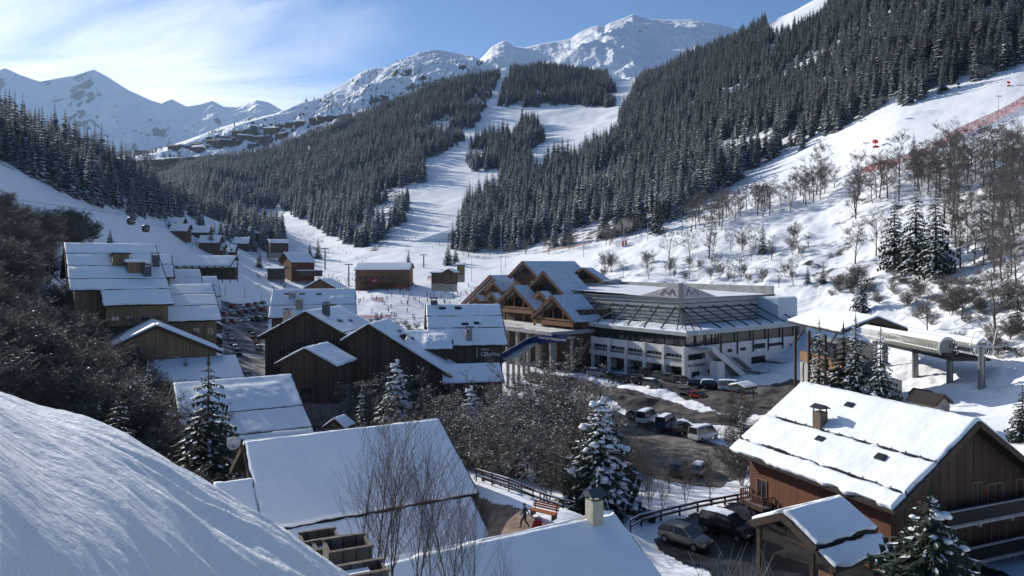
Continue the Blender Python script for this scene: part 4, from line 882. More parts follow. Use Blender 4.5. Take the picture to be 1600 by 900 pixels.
# left face (faces the street): white bands, ribbon window, open arcade
b = MB(); b.b2(0,.5,0,LY,5.6,7.3); part('facade_band', b, 'white_wall')
b = MB(); b.b2(-.5,.4,0,LY,2.9,4.1); part('facade_band', b, 'white_wall')
b = MB(); b.b2(.7,LX-.1,.7,LY,4.11,5.59); part('ribbon_window', b, 'glass')
b = MB(); b.b2(1.2,LX-1,3.4,LY,0,2.89); part('ground_floor', b, 'concrete')
b = MB(); b.b2(.45,LX,.40,LY,2.89,2.99); part('arcade_soffit', b, 'concrete')
for i in range(8):
    y = .3+i*5.9
    if y > LY: break
    b = MB(); b.b2(-.75,-.1,y-.35,y+.35,-1.5,7.5); part('column', b, 'white_wall')
    if i < 7:
        b = MB()
        for j in range(1,5): b.b2(.6,.69,y+j*1.15,y+j*1.15+.1,4.11,5.59)
        b.b2(.6,.69,y+.4,y+5.5,4.75,4.82); part('window_frame', b, 'white')
        b = MB(); b.b2(1.0,1.19,y+1.2,y+4.8,0,2.4); part('entrance_door', b, 'glass_dark')
        b = MB(); b.b2(-.62,-.56,y+.4,y+5.5,4.5,5.0); b.b2(-.62,-.56,y+.4,y+5.5,4.12,4.18)
        for j in range(12): b.b2(-.62,-.57,y+.5+j*.42,y+.54+j*.42,4.18,4.5)
        part('railing', b, 'metal_grey')
# right face
b = MB(); b.b2(0.5,LX,0,.5,3.6,7.3); rf = part('facade_band', b, 'white_wall')
b = MB(); b.b2(0.5,LX,.1,.6,-2.5,3.59); part('facade_band', b, 'white_wall')
for (x0,x1,z0,z1) in ((.7,5.6,4.4,5.6),(7.6,9.2,1.0,1.6),(15,16.6,5.2,5.8),(20,22,5.2,5.8),(25,30,5.2,6.3),(31.5,38,5.4,6.0),(24.5,30,1.6,3.2),(33,35,-1.5,1.6),(41,43,4.4,5.2),(2.0,4.5,-.9,1.6)):
    b = MB(); b.b2(x0-.08,x1+.08,-.06,-.003,z0-.08,z1+.08); fo = part('window', b, 'frame'); b = MB(); b.b2(x0,x1,-.09,-.061,z0,z1); b.build('pane', M['glass_dark'], fo)
for i in range(7):
    x = 6+i*6.3; b = MB(); b.b2(x-.15,x+.15,-.3,-.1,4.5,9.9); part('column', b, 'metal_dark')
# beige lining seen behind the right-hand glazing
for i in range(5):
    x = 13+i*6.3; b = MB(); b.b2(x,x+5.6,1.02,1.09,6.6,9.6); part('glazing_panel', b, mat('panel_beige', (.22,.19,.14), .6))
# long outside stair
b = MB(); n = 26
for i in range(n):
    x = 3.4+i*.55; z = 7.2-i*.345; b.b2(x,x+.55,-4.6,-2.0,z-.34,z)
st = part('stair', b, 'concrete')
for yy in (-4.7,-1.9):
    b = MB(); P0 = (6.8,yy,7.0); P1 = (23.3,yy,-1.9)
    b.prism([(3.2,yy,6.6),(17.8,yy,-2.4),(17.8,yy,-1.0),(3.2,yy,8.0)], (0,-.09,0), (0,.09,0)); part('stair_wall', b, 'white_wall')
    b = MB(); b.beam((3.2,yy,8.4),(17.8,yy,-.6),.08,.08); b.build('handrail', M['metal_dark'], st)
b = MB(); b.beam((3.5,-3.3,7.30),(17.6,-3.3,-1.50),1.2,.08); b.build('stair_snow', M['roof_snow'], st)
b = MB(); b.b2(1.4,3.4,-4.6,-.01,6.8,7.2); part('landing', b, 'concrete')
b = MB(); b.b2(5.4,8.0,-4.4,-2.2,-2,4.2); part('stair_pier', b, 'white_wall')
b = MB(); b.b2(20,27.5,-5.5,-.01,.6,.95); part('landing', b, 'white_wall')
b = MB(); n=10
for i in range(n): b.b2(14.6+i*.55,15.2+i*.55,-3.2,-1.2,3.9-i*.32,4.2-i*.32)
part('stair', b, 'concrete')
b = MB(); b.b2(30,43,-4.5,-.01,2.0,2.4); part('landing', b, 'white_wall')
# dark lettering on the right face
lettering('Parc Olympique', .95, (3.6,-.03,3.15), (math.pi/2,0,0), 'black', rf)
# stair tower at the right end
b = MB(); b.b2(LX-5.6,LX+3.4,3.0,12,7.2,16.9); tw = part('stair_tower', b, mat('pale_blue_clad', (.42,.50,.60), .6, (.48,.55,.62), .5)); b = MB(); b.b2(LX-5.4,LX+3.2,3.2,11.8,16.9,17.25); b.build('roof_snow', M['roof_snow'], tw)
b = MB(); b.b2(LX-.0,LX+3.4,.5,20,-2,9.9); part('end_block', b, 'concrete')
# ---------------------------------------------------------------- timber hall with its many gables
th_ = empty('timber_hall', P(861,590,187), math.atan2(.6,.8), 'brown timber hall with many overlapping gables and a columned terrace, attached to the sports centre', 'hall')
O_ = Vector(th_.location)
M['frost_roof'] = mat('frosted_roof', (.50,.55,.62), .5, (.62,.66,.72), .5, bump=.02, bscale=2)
def tolocal(p):
    d = Vector(p)-O_; return Vector((d.x*.8+d.y*.6, -d.x*.6+d.y*.8, d.z))
TERR = P(861,513,187).z - O_.z
def gable(apex, rb, d, ridge_px, deep=3.0, zlow=None, bal=False, posts=0, leftx=1.0):
    A = P(*apex, d); r = (rb[0]-CX)/F
    s = (A.x - r*A.y)/(-.6 - .8*r); s = abs(s)
    B = P(rb[0], rb[1], A.y-.8*s); drop = A.z-B.z
    r2 = (ridge_px-CX)/F; L = (r2*A.y-A.x)/(.8-.6*r2); L = max(L, 3)
    a = tolocal(A); hw = s; sl = drop/hw; wL = hw*leftx
    rb_ = MB(); t = .35
    for sd, w in ((1,wL),(-1,hw)):
        pr = [(0,0,0),(0,sd*w,-w*sl),(0,sd*w,-w*sl-t),(0,0,-t)]
        if sd > 0: pr = pr[::-1]
        rb_.prism([(a.x,a.y+q[1],a.z+q[2]) for q in pr], (0,0,0), (L,0,0))
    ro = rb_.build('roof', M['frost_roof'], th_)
    for off, wd in ((-.10,.30),(.9,.22)):
        tb = MB()
        for sd, w in ((1,wL),(-1,hw)): tb.beam((a.x+off,a.y,a.z-.3-off*.3),(a.x+off,a.y+sd*w,a.z-w*sl-.3-off*.3),.18,.75)
        tb.build('bargeboard', M['timber_red'], th_)
    zl = (a.z-hw*sl-1.0) if zlow is None else zlow
    w = MB(); yl_, yr_ = a.y+wL*.95, a.y-hw*.95; zt = a.z-t-.4
    pts = [(yr_,zl),(yl_,zl),(yl_,a.z-wL*.95*sl-t),(a.y,zt),(yr_,a.z-hw*.95*sl-t)]
    w.add([(a.x+deep,y,z) for y,z in pts]+[(a.x+max(deep+1,L-.5),y,z) for y,z in pts], [(4,3,2,1,0),(5,6,7,8,9)]+[(i,(i+1)%5,5+(i+1)%5,5+i) for i in range(5)]); w.build('wall', M['wood_brown'], th_)
    # big glazing in the gable
    g = MB(); z0 = max(zl+1.2, a.z-hw*sl*.95); n = max(1,int(hw/2))
    for i in range(-n, n+1):
        y = a.y+i*1.7; top = a.z-abs(i*1.7)*sl-1.8
        if top-z0 > .8 and abs(i*1.7) < hw*.7:
            wo_ = MB(); wo_.b2(a.x+deep-.08,a.x+deep-.003,y-.65,y+.65,z0,min(top,z0+2.4)); f_ = wo_.build('window', M['glass_dark'], th_)
    if bal:
        zb = a.z-hw*sl-.4
        b = MB(); b.b2(a.x+.4,a.x+deep,a.y-hw*.93,a.y+wL*.93,zb-.9,zb-.5); bo = b.build('balcony', M['timber_red'], th_)
        b = MB(); b.b2(a.x+.25,a.x+.4,a.y-hw*.93,a.y+wL*.93,zb-1.2,zb-.1)
        b.b2(a.x+.25,a.x+.4,a.y-hw*.8,a.y+wL*.8,zb+.15,zb+.6); b.build('railing', M['wood_orange'], bo)
        for i in range(posts):
            y = a.y-hw*.93+(hw+wL)*.93*i/(posts-1); b = MB(); b.b2(a.x+.45,a.x+.85,y-.22,y+.22,TERR-.2,a.z-abs(y-a.y)*sl-.4); b.build('post', M['timber_red'], th_)
    return a, hw, sl, L
gable((816.6,407.8),(838,430),226,897.8, deep=2, zlow=TERR-3, leftx=1.15)
gable((848.6,423.4),(880,459),207,894.7, deep=2, zlow=TERR)
gable((765.8,429.7),(790,455),236,807, deep=2.5, zlow=TERR-3, leftx=2.0)
gable((770.5,440),(784,454),231,791.6, deep=1.5, zlow=TERR)
gable((742,461),(749,469),236,747, deep=1.2)
gable((766.6,457),(777,469),224,777.5, deep=1.6)
gable((801,446),(833.7,482.8),209,824, deep=3, zlow=TERR, bal=True, posts=5)
gable((842.3,454.7),(853,465),196,855.6, deep=1.2)
gable((861.9,461),(896,502),187,908, deep=3, zlow=TERR, bal=True, posts=5)
gable((911,418),(941,438),228,925, deep=1)
# terrace deck, its pillars and base
b = MB(); b.b2(-7.5,14,-9,44,TERR-.8,TERR); te = b.build('terrace', M['concrete'], th_)
b = MB(); b.b2(-7.3,6,-8.8,43,TERR+.002,TERR+.12); b.build('terrace_snow', mat('trodden_snow', (.42,.40,.36), .8, (.70,.70,.69), .4), te)
for i in range(9):
    y = -8+i*4.6; b = MB(); b.b2(-7.0,-6.2,y-.4,y+.4,-2.5,TERR-.81); b.build('pillar', M['stone'], th_)
b = MB(); b.b2(-1,16,-8.5,34,-3,TERR-.81); b.build('base_wall', M['wood_dark'], th_)
b = MB(); b.b2(4,22,-7,9,TERR-.5,TERR+5.0); b.build('rear_wall', M['wood_dark'], th_)
b = MB(); b.b2(10.2,44,9.02,36,TERR-.5,TERR+4.2); b.build('core_wall', M['wood_dark'], th_)
b = MB(); b.b2(13,30,36.02,52,TERR-3.5,TERR+2); b.build('core_wall', M['wood_dark'], th_)
# fence of the terrace
for i in range(4):
    b = MB(); y0 = 2+i*8
    b.beam((-7.4,y0,TERR+1.1),(-7.4,y0+8,TERR+1.1),.06,.06)
    for j in range(17): b.beam((-7.4,y0+j*.5,TERR),(-7.4,y0+j*.5,TERR+1.1),.04,.04)
    b.build('railing', M['metal_dark'], th_)
# blue banner along the footbridge
br = empty('footbridge', P(886,590,170), 0, 'footbridge with a curved blue lettered banner descending left to the street', 'footbridge')
Ob = Vector(br.location)
path_ = [P(886,521,172), P(868,522,175), P(848,524,178), P(834,526,179), P(822,531,176), P(806,541,165), P(782,554,150)]
def resample(pts, n):
    L = [0]
    for p, q_ in zip(pts[:-1], pts[1:]): L.append(L[-1]+(q_-p).length)
    out = []
    for i in range(n):
        s = L[-1]*i/(n-1); k = max(j for j in range(len(L)) if L[j] <= s+1e-6); k = min(k, len(pts)-2); out.append(pts[k].lerp(pts[k+1], (s-L[k])/(L[k+1]-L[k])))
    return out
rp = resample(path_, 30)
b = MB()
for p, q_ in zip(rp[:-1], rp[1:]):
    p = p-Ob; q_ = q_-Ob; b.add([p, q_, q_-Vector((0,0,2.1)), p-Vector((0,0,2.1))], [(0,1,2,3)]); b.add([p+Vector((.03,.12,0)), q_+Vector((.03,.12,0)), q_+Vector((.03,.12,-2.1)), p+Vector((.03,.12,-2.1))], [(3,2,1,0)])
bn = b.build('banner', M['blue'], br)
b = MB()
for p, q_ in zip(rp[:-1], rp[1:]): b.beam(p-Ob+Vector((0,.2,.12)), q_-Ob+Vector((0,.2,.12)), .16, .10)
b.build('handrail', M['metal_grey'], br)
b = MB()
for p, q_ in zip(rp[:-1], rp[1:]):
    o1 = Vector((1.3,2.2,-1.3)); b.beam(p-Ob+o1, q_-Ob+o1, 2.4, .4)
b.build('deck', M['concrete'], br)
for p in rp[::4]:
    b = MB(); q_ = p-Ob; b.b2(q_.x+.9,q_.x+1.6,q_.y+1.6,q_.y+2.3,-3.5,q_.z-1.5); b.build('pillar', M['stone'], br)
lettering('Méribel des Championnats', .92, (P(861,528,175.8)-Ob)+Vector((-.05,-.55,-.1)), (math.pi/2,0,math.atan2(-(178-172.0), (P(886,521,172).x-P(848,524,178).x))), 'white', bn)
# ---------------------------------------------------------------- kiosk by the lift, and the lift station
kk = house('kiosk', 'open-sided snack pavilion under a bright flat snow roof, between the white centre and the lift', 'pavilion', P(1372,495.5,120), (0,1), 23, 6.3, 5, .40, -22, 'wood_dark', strips=((0,1),), cell=.5, roof_only=True, snow=.35)
b = MB(); b.b2(6,17,-3,4.2,-2,7.5); b.build('wall', M['glass'], kk)
for x in (1,8,15,21.5):
    b = MB(); b.b2(x-.2,x+.2,5.2,5.6,-3,9.0); b.build('post', M['timber'], kk)
    b = MB(); b.beam((x,5.4,6),(x,3.2,9.3),.2,.2); b.build('brace', M['timber'], kk)
b = MB(); b.b2(1,20,4.3,5.1,2.8,4.6); b.build('fascia_board', M['wood_orange'], kk)
b = MB(); b.b2(-1,22,-3.5,4.25,-3,2.2); b.build('floor_block', M['concrete'], kk)
ls = empty('lift_station', (76.8,125,-24), 0, 'ribbed green and white barrel-vaulted chairlift station on grey legs', 'lift station')
def barrel(x, y0, y1, z, r, nm):
    n = 14; rings = int((y1-y0)/.55); v = MB(); sn = MB()
    for i in range(rings):
        ya = y0+i*.55
        for rr, wv, tgt in ((r, .30, v), (r+.12, .26, sn)):
            yb = ya + (0 if rr == r else .30)
            pts = [(x+rr*math.cos(math.pi*(-.22+1.44*k_/n)), z+rr*math.sin(math.pi*(-.22+1.44*k_/n))) for k_ in range(n+1)]
            for (xa,za),(xb,zb) in zip(pts[:-1],pts[1:]): tgt.add([(xa,yb,za),(xb,yb,zb),(xb,yb+wv,zb),(xa,yb+wv,za)], [(0,1,2,3)])
    # white trim and snow cap
    vo = v.build('vault', mat('vault_green', (.045,.055,.035), .6), ls, smooth=False); sn.build('rib', mat('rib_pale', (.36,.38,.32), .6), vo)
    X = np.linspace(.30, .80, 12)*math.pi; Yv = np.linspace(y0, y1, int((y1-y0)/.28)); A_, Y_ = np.meshgrid(X, Yv, indexing='ij'); R_ = r+.10+.12*np.sin((A_/math.pi-.30)/.5*math.pi) + .05*np.sin(Y_*2*math.pi/.56)
    k = Y_.shape[1]; ii, jj = np.meshgrid(np.arange(11), np.arange(k-1), indexing='ij'); a = (ii*k+jj).ravel()
    put('roof_snow', mesh_np('vault_snow', np.stack([x+R_*np.cos(A_), Y_, z+R_*np.sin(A_)],-1).reshape(-1,3), np.stack([a,a+1,a+k+1,a+k],-1), M['roof_snow'], smooth=True), ls)
    b = MB(); b.b2(x-r-.14,x-r-.02,y0,y1,z-.35,z-.2); b.build('trim', M['white'], ls)
    b = MB(); pts = [(x+r*math.cos(math.pi*(-.22+1.44*k_/n)), y0-.02, z+r*math.sin(math.pi*(-.22+1.44*k_/n))) for k_ in range(n+1)]
    for p, q_ in zip(pts[:-1], pts[1:]): b.beam(p, q_, .12, .22)
    b.build('end_frame', M['white'], ls)
    b = MB(); b.b2(x-r*.7,x+r*.7,y0+.8,y0+1.0,z-.9,z+r*.7); b.build('end_panel', M['metal_grey'], ls)
barrel(.0, 0, 28, 8.9, 1.75, 0); barrel(4.2, -3, 20, 9.0, 1.6, 1)
for (x,y) in ((.6,.6),(.4,11),(.4,22)):
    b = MB(); b.cyl((x,y,-1.5),.55,9.2,12); b.build('leg', M['steel'], ls)
b = MB(); b.b2(-1.2,5.4,-3,24,7.05,7.5); b.build('machinery', M['metal_dark'], ls)
py = empty('lift_pylon', onground(1533,119), 0, 'grey steel lift pylon with wheel batteries beside the lift station', 'pylon')
pz = ground(*onground(1533,119).xy); top = P(1533,556,119).z-pz
b = MB(); b.tube([(0,0,-.5),(0,0,top+1.5)],[.5,.42],12); b.build('mast', M['steel'], py)
b = MB(); b.beam((-4.2,0,top+1.5),(4.2,0,top+1.5),.35,.4); b.beam((-2,0,top+1.6),(-1,0,top+4),.12,.12); b.beam((2,0,top+1.6),(2.6,0,top+4.4),.12,.12); b.beam((-1,0,top+4),(2.6,0,top+4.4),.1,.1); b.build('crossarm', M['metal_grey'], py)
for sx in (-3.8, 3.8):
    b = MB()
    b.beam((sx,-2.6,top+1.1),(sx,2.6,top+1.1),.14,.25)
    for i in range(7): b.tube([(sx-.12,-2.4+i*.8,top+1.35),(sx+.12,-2.4+i*.8,top+1.35)],.3,10)
    b.build('wheel_battery', M['metal_dark'], py)
b = MB(); b.beam((.55,-.1,0),(.55,-.1,top),.06,.3); b.build('ladder', M['metal_grey'], py)
# chapel-like stone hut and its little neighbour
for (px,py_,d,w,lab) in ((1457,641,100,2.2,'small stone hut with dark pitched roof on the snow behind the red-brown chalet'),(1442,622,106,1.4,'tiny dark-roofed stone shelter just left of the small stone hut')):
    g = hit(px,py_+6,66,160); d = g.y
    house('hut', lab, 'hut', (g.x+.4,g.y-w,g.z+w*1.55+ (P(px,py_,d).z-g.z)*0), (-.45,.89), w*2, w*.95, w*.95, .62, g.z-.2, 'stone', snow=0, strips=(), cell=2, oe=.3, og=.25, base_h=.4, windows=[('l',w,1.0,.5,.5)])
# bird-feeder like little shed in the near garden, roadside shelter
g = P(522,672,88); house('shed', 'little pale garden shed with sunlit snow on its roof, right of the stepped-roof chalet', 'shed', (g.x,g.y,P(516,655,88).z), (.3,.95), 2.6, 1.5, 1.5, .75, -24.6, 'planter_wood', snow=.2, strips=((0,1),), cell=.2, oe=.15, og=.15, base_h=3.2, base='planter_wood', windows=[('g0',-.5,3.6,.5,.7),('g0',.5,3.6,.5,.7)])
g = P(1151,634,128); bs = house('bus_shelter', 'small roadside shelter with a snow-loaded roof on dark posts', 'shelter', (g.x,g.y,P(1151,600,128).z), (.8,.6), 3.6, 1.7, 1.7, .3, -26.6, snow=.35, strips=((0,1),), cell=.25, roof_only=True, oe=.2, og=.1)
for x in (.3,3.2):
    for y in (-1.3,1.3): b = MB(); b.b2(x-.1,x+.1,y-.1,y+.1,-.5,4.0-abs(y)*.3); b.build('post', M['timber_red'], bs)
# ---------------------------------------------------------------- ski front buildings
def simple(px0, px1, pyb, pyt, d, h, frac, lab, wall='wood_brown', name='chalet', cat='chalet', group=None, tn=.42, wl=None, wr=None, sn=.35, onhit=False, **k):
    """house from its picture extent: ridge from px0 to px1 at row pyt"""
    if onhit: d = hit((px0+px1)/2,pyb,150,620).y
    A = P(px0,pyt,d); B = P(px1,pyt,d); L = (B-A).length*frac
    g = P((px0+px1)/2,pyb,d)
    return house(name, lab, cat, A, h, L, wl or 6, wr or 6, tn, g.z-.5, wall, group=group, strips=((0,1),), cell=1.5, snow=sn, oe=.8, og=.6, base_h=-2.5, **k)
ss_ = simple(558,645,449,411,375,(1,.0),1,'long golden timber ski school building with snow roof, people gathered before it','wood_orange','ski_school','building',tn=.45,wl=6,wr=8, windows=[('r',x,5.2,1.4,1.2) for x in range(3,28,3)])
b = MB(); b.b2(3,22,-14,-7.3,2.4,2.6); b.build('awning', M['metal_dark'], ss_)
b = MB(); b.b2(8.2,12.8,-7.5,-7.3,3.0,5.2); e_ = b.build('sign', M['red'], ss_); lettering('esf', 2.2, (10.5,-7.56,4.2), (math.pi/2,0,0), 'white', e_)
rs = simple(443,478,430,394.5,400,(.78,.62),1.15,'reddish timber restaurant with a wide gable and blue-shaded roof at the ski front','wood_red','restaurant','restaurant',tn=.5,wl=9,wr=11, windows=[('g0',y,4.5,1.6,1.0) for y in (-6,-3,0,3)])
b = MB(); b.b2(3,16,-17,-10.3,3.2,3.6); b.build('roof_snow', M['roof_snow'], rs); b = MB(); b.b2(3.2,15.8,-16.7,-10.4,0,3.19); b.build('annex_wall', M['wood_dark'], rs)
simple(418,445,428,417,385,(1,.1),1,'low white-roofed terrace shelter in front of the gabled restaurant','wood_dark','shelter','shelter',tn=.25,wl=3,wr=4)
simple(418,452,388,374,470,(.85,.5),.9,'snow-roofed chalet just behind the gabled restaurant','wood_dark')
simple(384,404,388,358,520,(.2,.98),1.1,'tall dark chalet among trees left of the restaurants','wood_dark',wl=9,wr=7)
pv = simple(271,368,424,400,300,(1,.05),1,'long open pavilion with a thin snow roof behind the lodge, crowd beneath it','wood_dark','pavilion','pavilion',tn=.55,wl=3,wr=7.5,roof_only=True)
zpv = P(300,400,300).z-P(300,424,300).z+.5
for i in range(9):
    for y in (-6.8,2.4): b = MB(); b.b2(.4+i*3.15,.75+i*3.15,y-.15,y+.15,-4,zpv-abs(y)*.55-.32); b.build('post', M['timber'], pv)
b = MB(); b.b2(1,26,-1,2,-3,2.2); b.build('shade_fill', M['timber'], pv)  # dark block added under the roof, stands in for its shaded underside
hill = [(262,288,358,340,400,'highest red-brown chalet on the left slope at the forest edge'),(268,296,370,350,375,'brown chalet with broad snow roof, just below the highest one'),(300,329,372,353,385,'dark chalet with a flat snow roof, right of the pair at the forest edge'),
        (313,345,392,368,380,'tall timber chalet with rooftop vents, half way down the left slope'),(336,352,396,380,372,'small low chalet below the tall timber one'),(366,390,388,371,395,'double-gabled chalet among trees at the foot of the left slope'),(358,370,398,383,372,'tiny chalet squeezed before the double-gabled one')]
for (a_,b_,yb,yt,d,lab) in hill: simple(a_,b_,yb,yt,d,(.97,.22),1,lab,'wood_brown' if a_ != 262 else 'wood_red',group='chalets beside the left piste',wl=5,wr=8.5,tn=.52,onhit=True,windows=[('r',2.5,3,1,1),('r',6,3,1,1)])
simple(700,712,434,420,330,(.7,.7),1,'small two-part wooden ski hut by the red netting','wood_dark','hut','hut',wl=4,wr=4,tn=.4)
simple(712,728,420,411,345,(1,.1),1,'little upper wooden cabin just above the ski hut','wood_gold','cabin','cabin',wl=2.5,wr=3,tn=.3)
simple(672,700,433,424,340,(1,.1),1,'low snow-covered terrace shelter left of the ski hut','timber' if False else 'wood_dark','shelter','shelter',wl=2,wr=3,tn=.2)
# hamlet high up on the hill
hr = random.Random(4)
ham = [(272,232),(292,232),(306,230),(320,231),(336,228),(350,224),(349,218),(362,221),(374,214),(384,217),(393,212),(402,218),(412,221),(425,207),(440,200),(455,198),(438,214),(470,196),(490,193),(505,190),(222,238),(520,187),(540,185),(310,236),(366,228)]
adj = ['narrow','broad','tall','low','stubby','long','small','dark','squat','wide','steep','brown','plain','slim','deep','short','grey','old','flat','high','compact','angular','blunt','sturdy','slender']
dg_ = bpy.context.evaluated_depsgraph_get()
def hz_at(px, py):
    """hill surface point seen at this pixel"""
    us, t, X, D, Z = HG; i = int(np.argmin(np.abs(us-px))); v = HY - F*Z[i]/D[i]; ok = np.nonzero((v <= py) & (t <= 1))[0]
    j = ok[0] if len(ok) else len(t)//2; return Vector((X[i,j], D[i,j], Z[i,j]))
for i, (px, py) in enumerate(ham):
    p = hz_at(px, py); w = hr.uniform(14, 24); b = MB(); hgt_ = hr.uniform(10, 16); L = hr.uniform(22, 42)
    ro = empty('mountain_chalet', p, hr.uniform(-.3,.5), '%s dark chalet %s of the hamlet on the far hill' % (adj[i], 'at the left end' if px < 300 else ('at the right end' if px > 450 else 'in the middle')), 'chalet', 'chalets of the hamlet on the far hill')
    b.b2(-L/2,L/2,-w/2,w/2,-12,hgt_*.6); b.build('wall', M['wood_dark'], ro)
    b = MB(); b.prism([(-L/2-2,-w/2-2,hgt_*.55),(-L/2-2,w/2+2,hgt_*.55),(-L/2-2,0,hgt_)], (0,0,0), (L+4,0,0)); b.build('roof', M['roof_snow' if i%2 else 'fascia'], ro)
# ---------------------------------------------------------------- bare trees and shrubs
def branchy(name, H, seed, stems=1, lean=.15, depth=4, kids=5, r0=None, spread=.75, start=.3, leaf=0, leafmat='dry_leaf', snowbits=0, bark='bark_snow', twig='twig', droop=0, wid=1.0, tw=1.0, leafsize=.16):
    q = random.Random(seed); T = MB(); W = MB(); tips = []
    def grow(p, d, length, rad, lev):
        n = 4 if lev == 0 else 3; pts = [p]; rr = [rad]; dd = d.normalized()
        for i in range(n):
            dd = (dd + Vector((q.uniform(-1,1),q.uniform(-1,1),q.uniform(-.4,.9)))*(.10 if lev == 0 else .20) + Vector((0,0,-droop*lev*.1))).normalized()
            pts.append(pts[-1]+dd*length/n); rr.append(max(rad*(1-(i+1)/n*(.75 if lev else .8)), .012*tw))
        (T if lev <= 1 else W).tube(pts, rr, 5 if lev == 0 else 3, 0, caps=False)
        if lev >= depth-1: tips.extend(pts[1:])
        if lev < depth:
            k = kids if lev else int(kids*1.9)
            for j in range(k):
                f = (start + (1-start)*(j+.5)/k) if lev == 0 else q.uniform(.2, 1)
                x = f*n; i = min(int(x), n-1); bp = pts[i].lerp(pts[i+1], x-i); base = (pts[i+1]-pts[i]).normalized()
                a = q.uniform(0, 6.283) if lev else j*2.4+q.uniform(-.4,.4); side = Vector((math.cos(a)*wid, math.sin(a)*wid, q.uniform(-.1,.35)))
                nd = (base*(1-spread*.55) + side*spread*q.uniform(.7,1.1)).normalized()
                sc_ = (.56-.18*f) if lev == 0 else .52
                grow(bp, nd, length*sc_*q.uniform(.75,1.2), max(rad*(1-.75*f)*.5, .011*tw), lev+1)
    for s in range(stems):
        a = 6.283*s/max(stems,1)+q.uniform(-.5,.5); l_ = lean if stems > 1 else lean*.3
        grow(Vector((q.uniform(-.2,.2)*(stems>1), q.uniform(-.2,.2)*(stems>1), -.3)), Vector((math.cos(a)*l_*q.uniform(.4,1.3), math.sin(a)*l_*q.uniform(.4,1.3), 1)), H*q.uniform(.78,1.02)*(.95 if stems>1 else 1), r0 or H*.016, 0)
    v = list(W.v); f = [x if len(x) == 4 else x+(x[-1],) for x in W.f]; mi = [0]*len(f)
    def card(c, s, m, flat=False):
        a = q.uniform(0,6.283); u = Vector((math.cos(a),math.sin(a),q.uniform(-.3,.3)))*s; w = Vector((-math.sin(a),math.cos(a),q.uniform(-.3,.3) if flat else q.uniform(-1,1)))*s*.6
        k = len(v); v.extend([tuple(c-u*.5), tuple(c+w*.6), tuple(c+u), tuple(c-w*.6)]); f.append((k,k+1,k+2,k+3)); mi.append(m)
    for i in range(leaf):
        c = q.choice(tips); card(c+Vector((q.gauss(0,.18),q.gauss(0,.18),q.gauss(0,.15))), leafsize*q.uniform(.6,1.4), 1)
    stips = q.sample(tips, max(1, len(tips)//3))
    for i in range(snowbits):
        c = q.choice(stips); card(c+Vector((q.gauss(0,.12),q.gauss(0,.12),.03)), min(.12*math.exp(q.gauss(0,.55)), .27), 2, True)
    crown = mesh_np(name+'_crown', v, f, [M[twig], M[leafmat], M['conifer_snow']], mi)
    trunk = mesh_np(name+'_trunk', T.v, [x if len(x) == 4 else x+(x[-1],) for x in T.f], M[bark], smooth=True)
    return trunk, crown
def plant(name, pr, loc, label, cat, group=None, s=1.0, rz=None, tilt=0, sz=None):
    o = empty(name, loc, rng.uniform(0,6.28) if rz is None else rz, label, cat, group); o.scale = (s, s, sz or s); o.rotation_euler.x = tilt
    put('trunk', pr[0], o); put('crown', pr[1], o); return o
BARE = [branchy('bare_tree', 12, 40+i, depth=4, kids=5, spread=.66+.08*(i%3), start=.18, tw=1.8, r0=.25) for i in range(5)]
MULTI = [branchy('multi_stem', 8, 60+i, stems=4, lean=.30, depth=3, kids=6, spread=.55, start=.2, tw=1.5, r0=.09) for i in range(3)]
SHRUB = [branchy('shrub', 5.2, 80+i, stems=6, lean=.55, depth=3, kids=6, spread=.8, start=.12, leaf=750, leafmat='shrub_leaf', snowbits=260, bark='twig_dark', twig='twig', tw=1.4, r0=.06, leafsize=.15) for i in range(4)]
LEAFY = [branchy('leafy_tree', 9.5, 120+i, stems=2, lean=.22, depth=4, kids=4, spread=.75, start=.15, leaf=1050, leafmat='dry_leaf', snowbits=620, bark='bark_snow', twig='twig', tw=1.3, r0=.14, leafsize=.17) for i in range(3)]
BRUSHS = [branchy('frosty_brush', 3.2, 150+i, stems=6, lean=.7, depth=3, kids=4, spread=.85, start=.1, leaf=150, snowbits=350, tw=1.5, r0=.05) for i in range(3)]

def sample(poly, n, seed, dmin=40, dmax=420, mind=0.0):
    q = random.Random(seed); xs = [p[0] for p in poly]; ys = [p[1] for p in poly]; out = []; tries = 0
    while len(out) < n and tries < n*60:
        tries += 1; x = q.uniform(min(xs), max(xs)); y = q.uniform(min(ys), max(ys))
        if not inpoly([x],[y],poly)[0]: continue
        p = hit(x, y, dmin, dmax)
        if any((p-o_).length < mind for o_, _, _ in out): continue
        out.append((p, x, y))
    return out
def where(px):
    return px
# row of bare trees under the right piste
row = sample([(1052,352),(1100,342),(1150,328),(1215,312),(1262,296),(1300,284),(1312,296),(1262,322),(1160,348),(1070,372)], 40, 1, 200, 420, 3.0)
for p, x, y in row:
    plant('bare_tree', rng.choice(BARE), p, 'bare tree in the row crossing the slope just below the right piste', 'bare tree', 'bare trees in the row below the piste', rng.uniform(.75,1.25)*.95)
for (x,y,s,lab) in ((1285,286,1.35,'rounded bare tree standing clear at the top end of the row below the piste'),(1269,290,1.15,'bare tree just left of the rounded one at the top of the row'),(1045,405,1.0,'lone bare tree with a round crown on the slope behind the sports centre'),(1108,403,1.25,'tall lone bare tree above the middle of the sports centre roof'),(1078,404,.9,'slim bare tree left of the tall one above the sports centre roof')):
    plant('bare_tree', BARE[0] if s > 1.2 else BARE[2], hit(x,y,200,420), lab, 'bare tree', None, s)
up = sample([(1312,338),(1345,300),(1385,278),(1450,262),(1540,258),(1610,262),(1610,300),(1520,300),(1420,318),(1330,346)], 50, 2, 170, 420, 2.6)
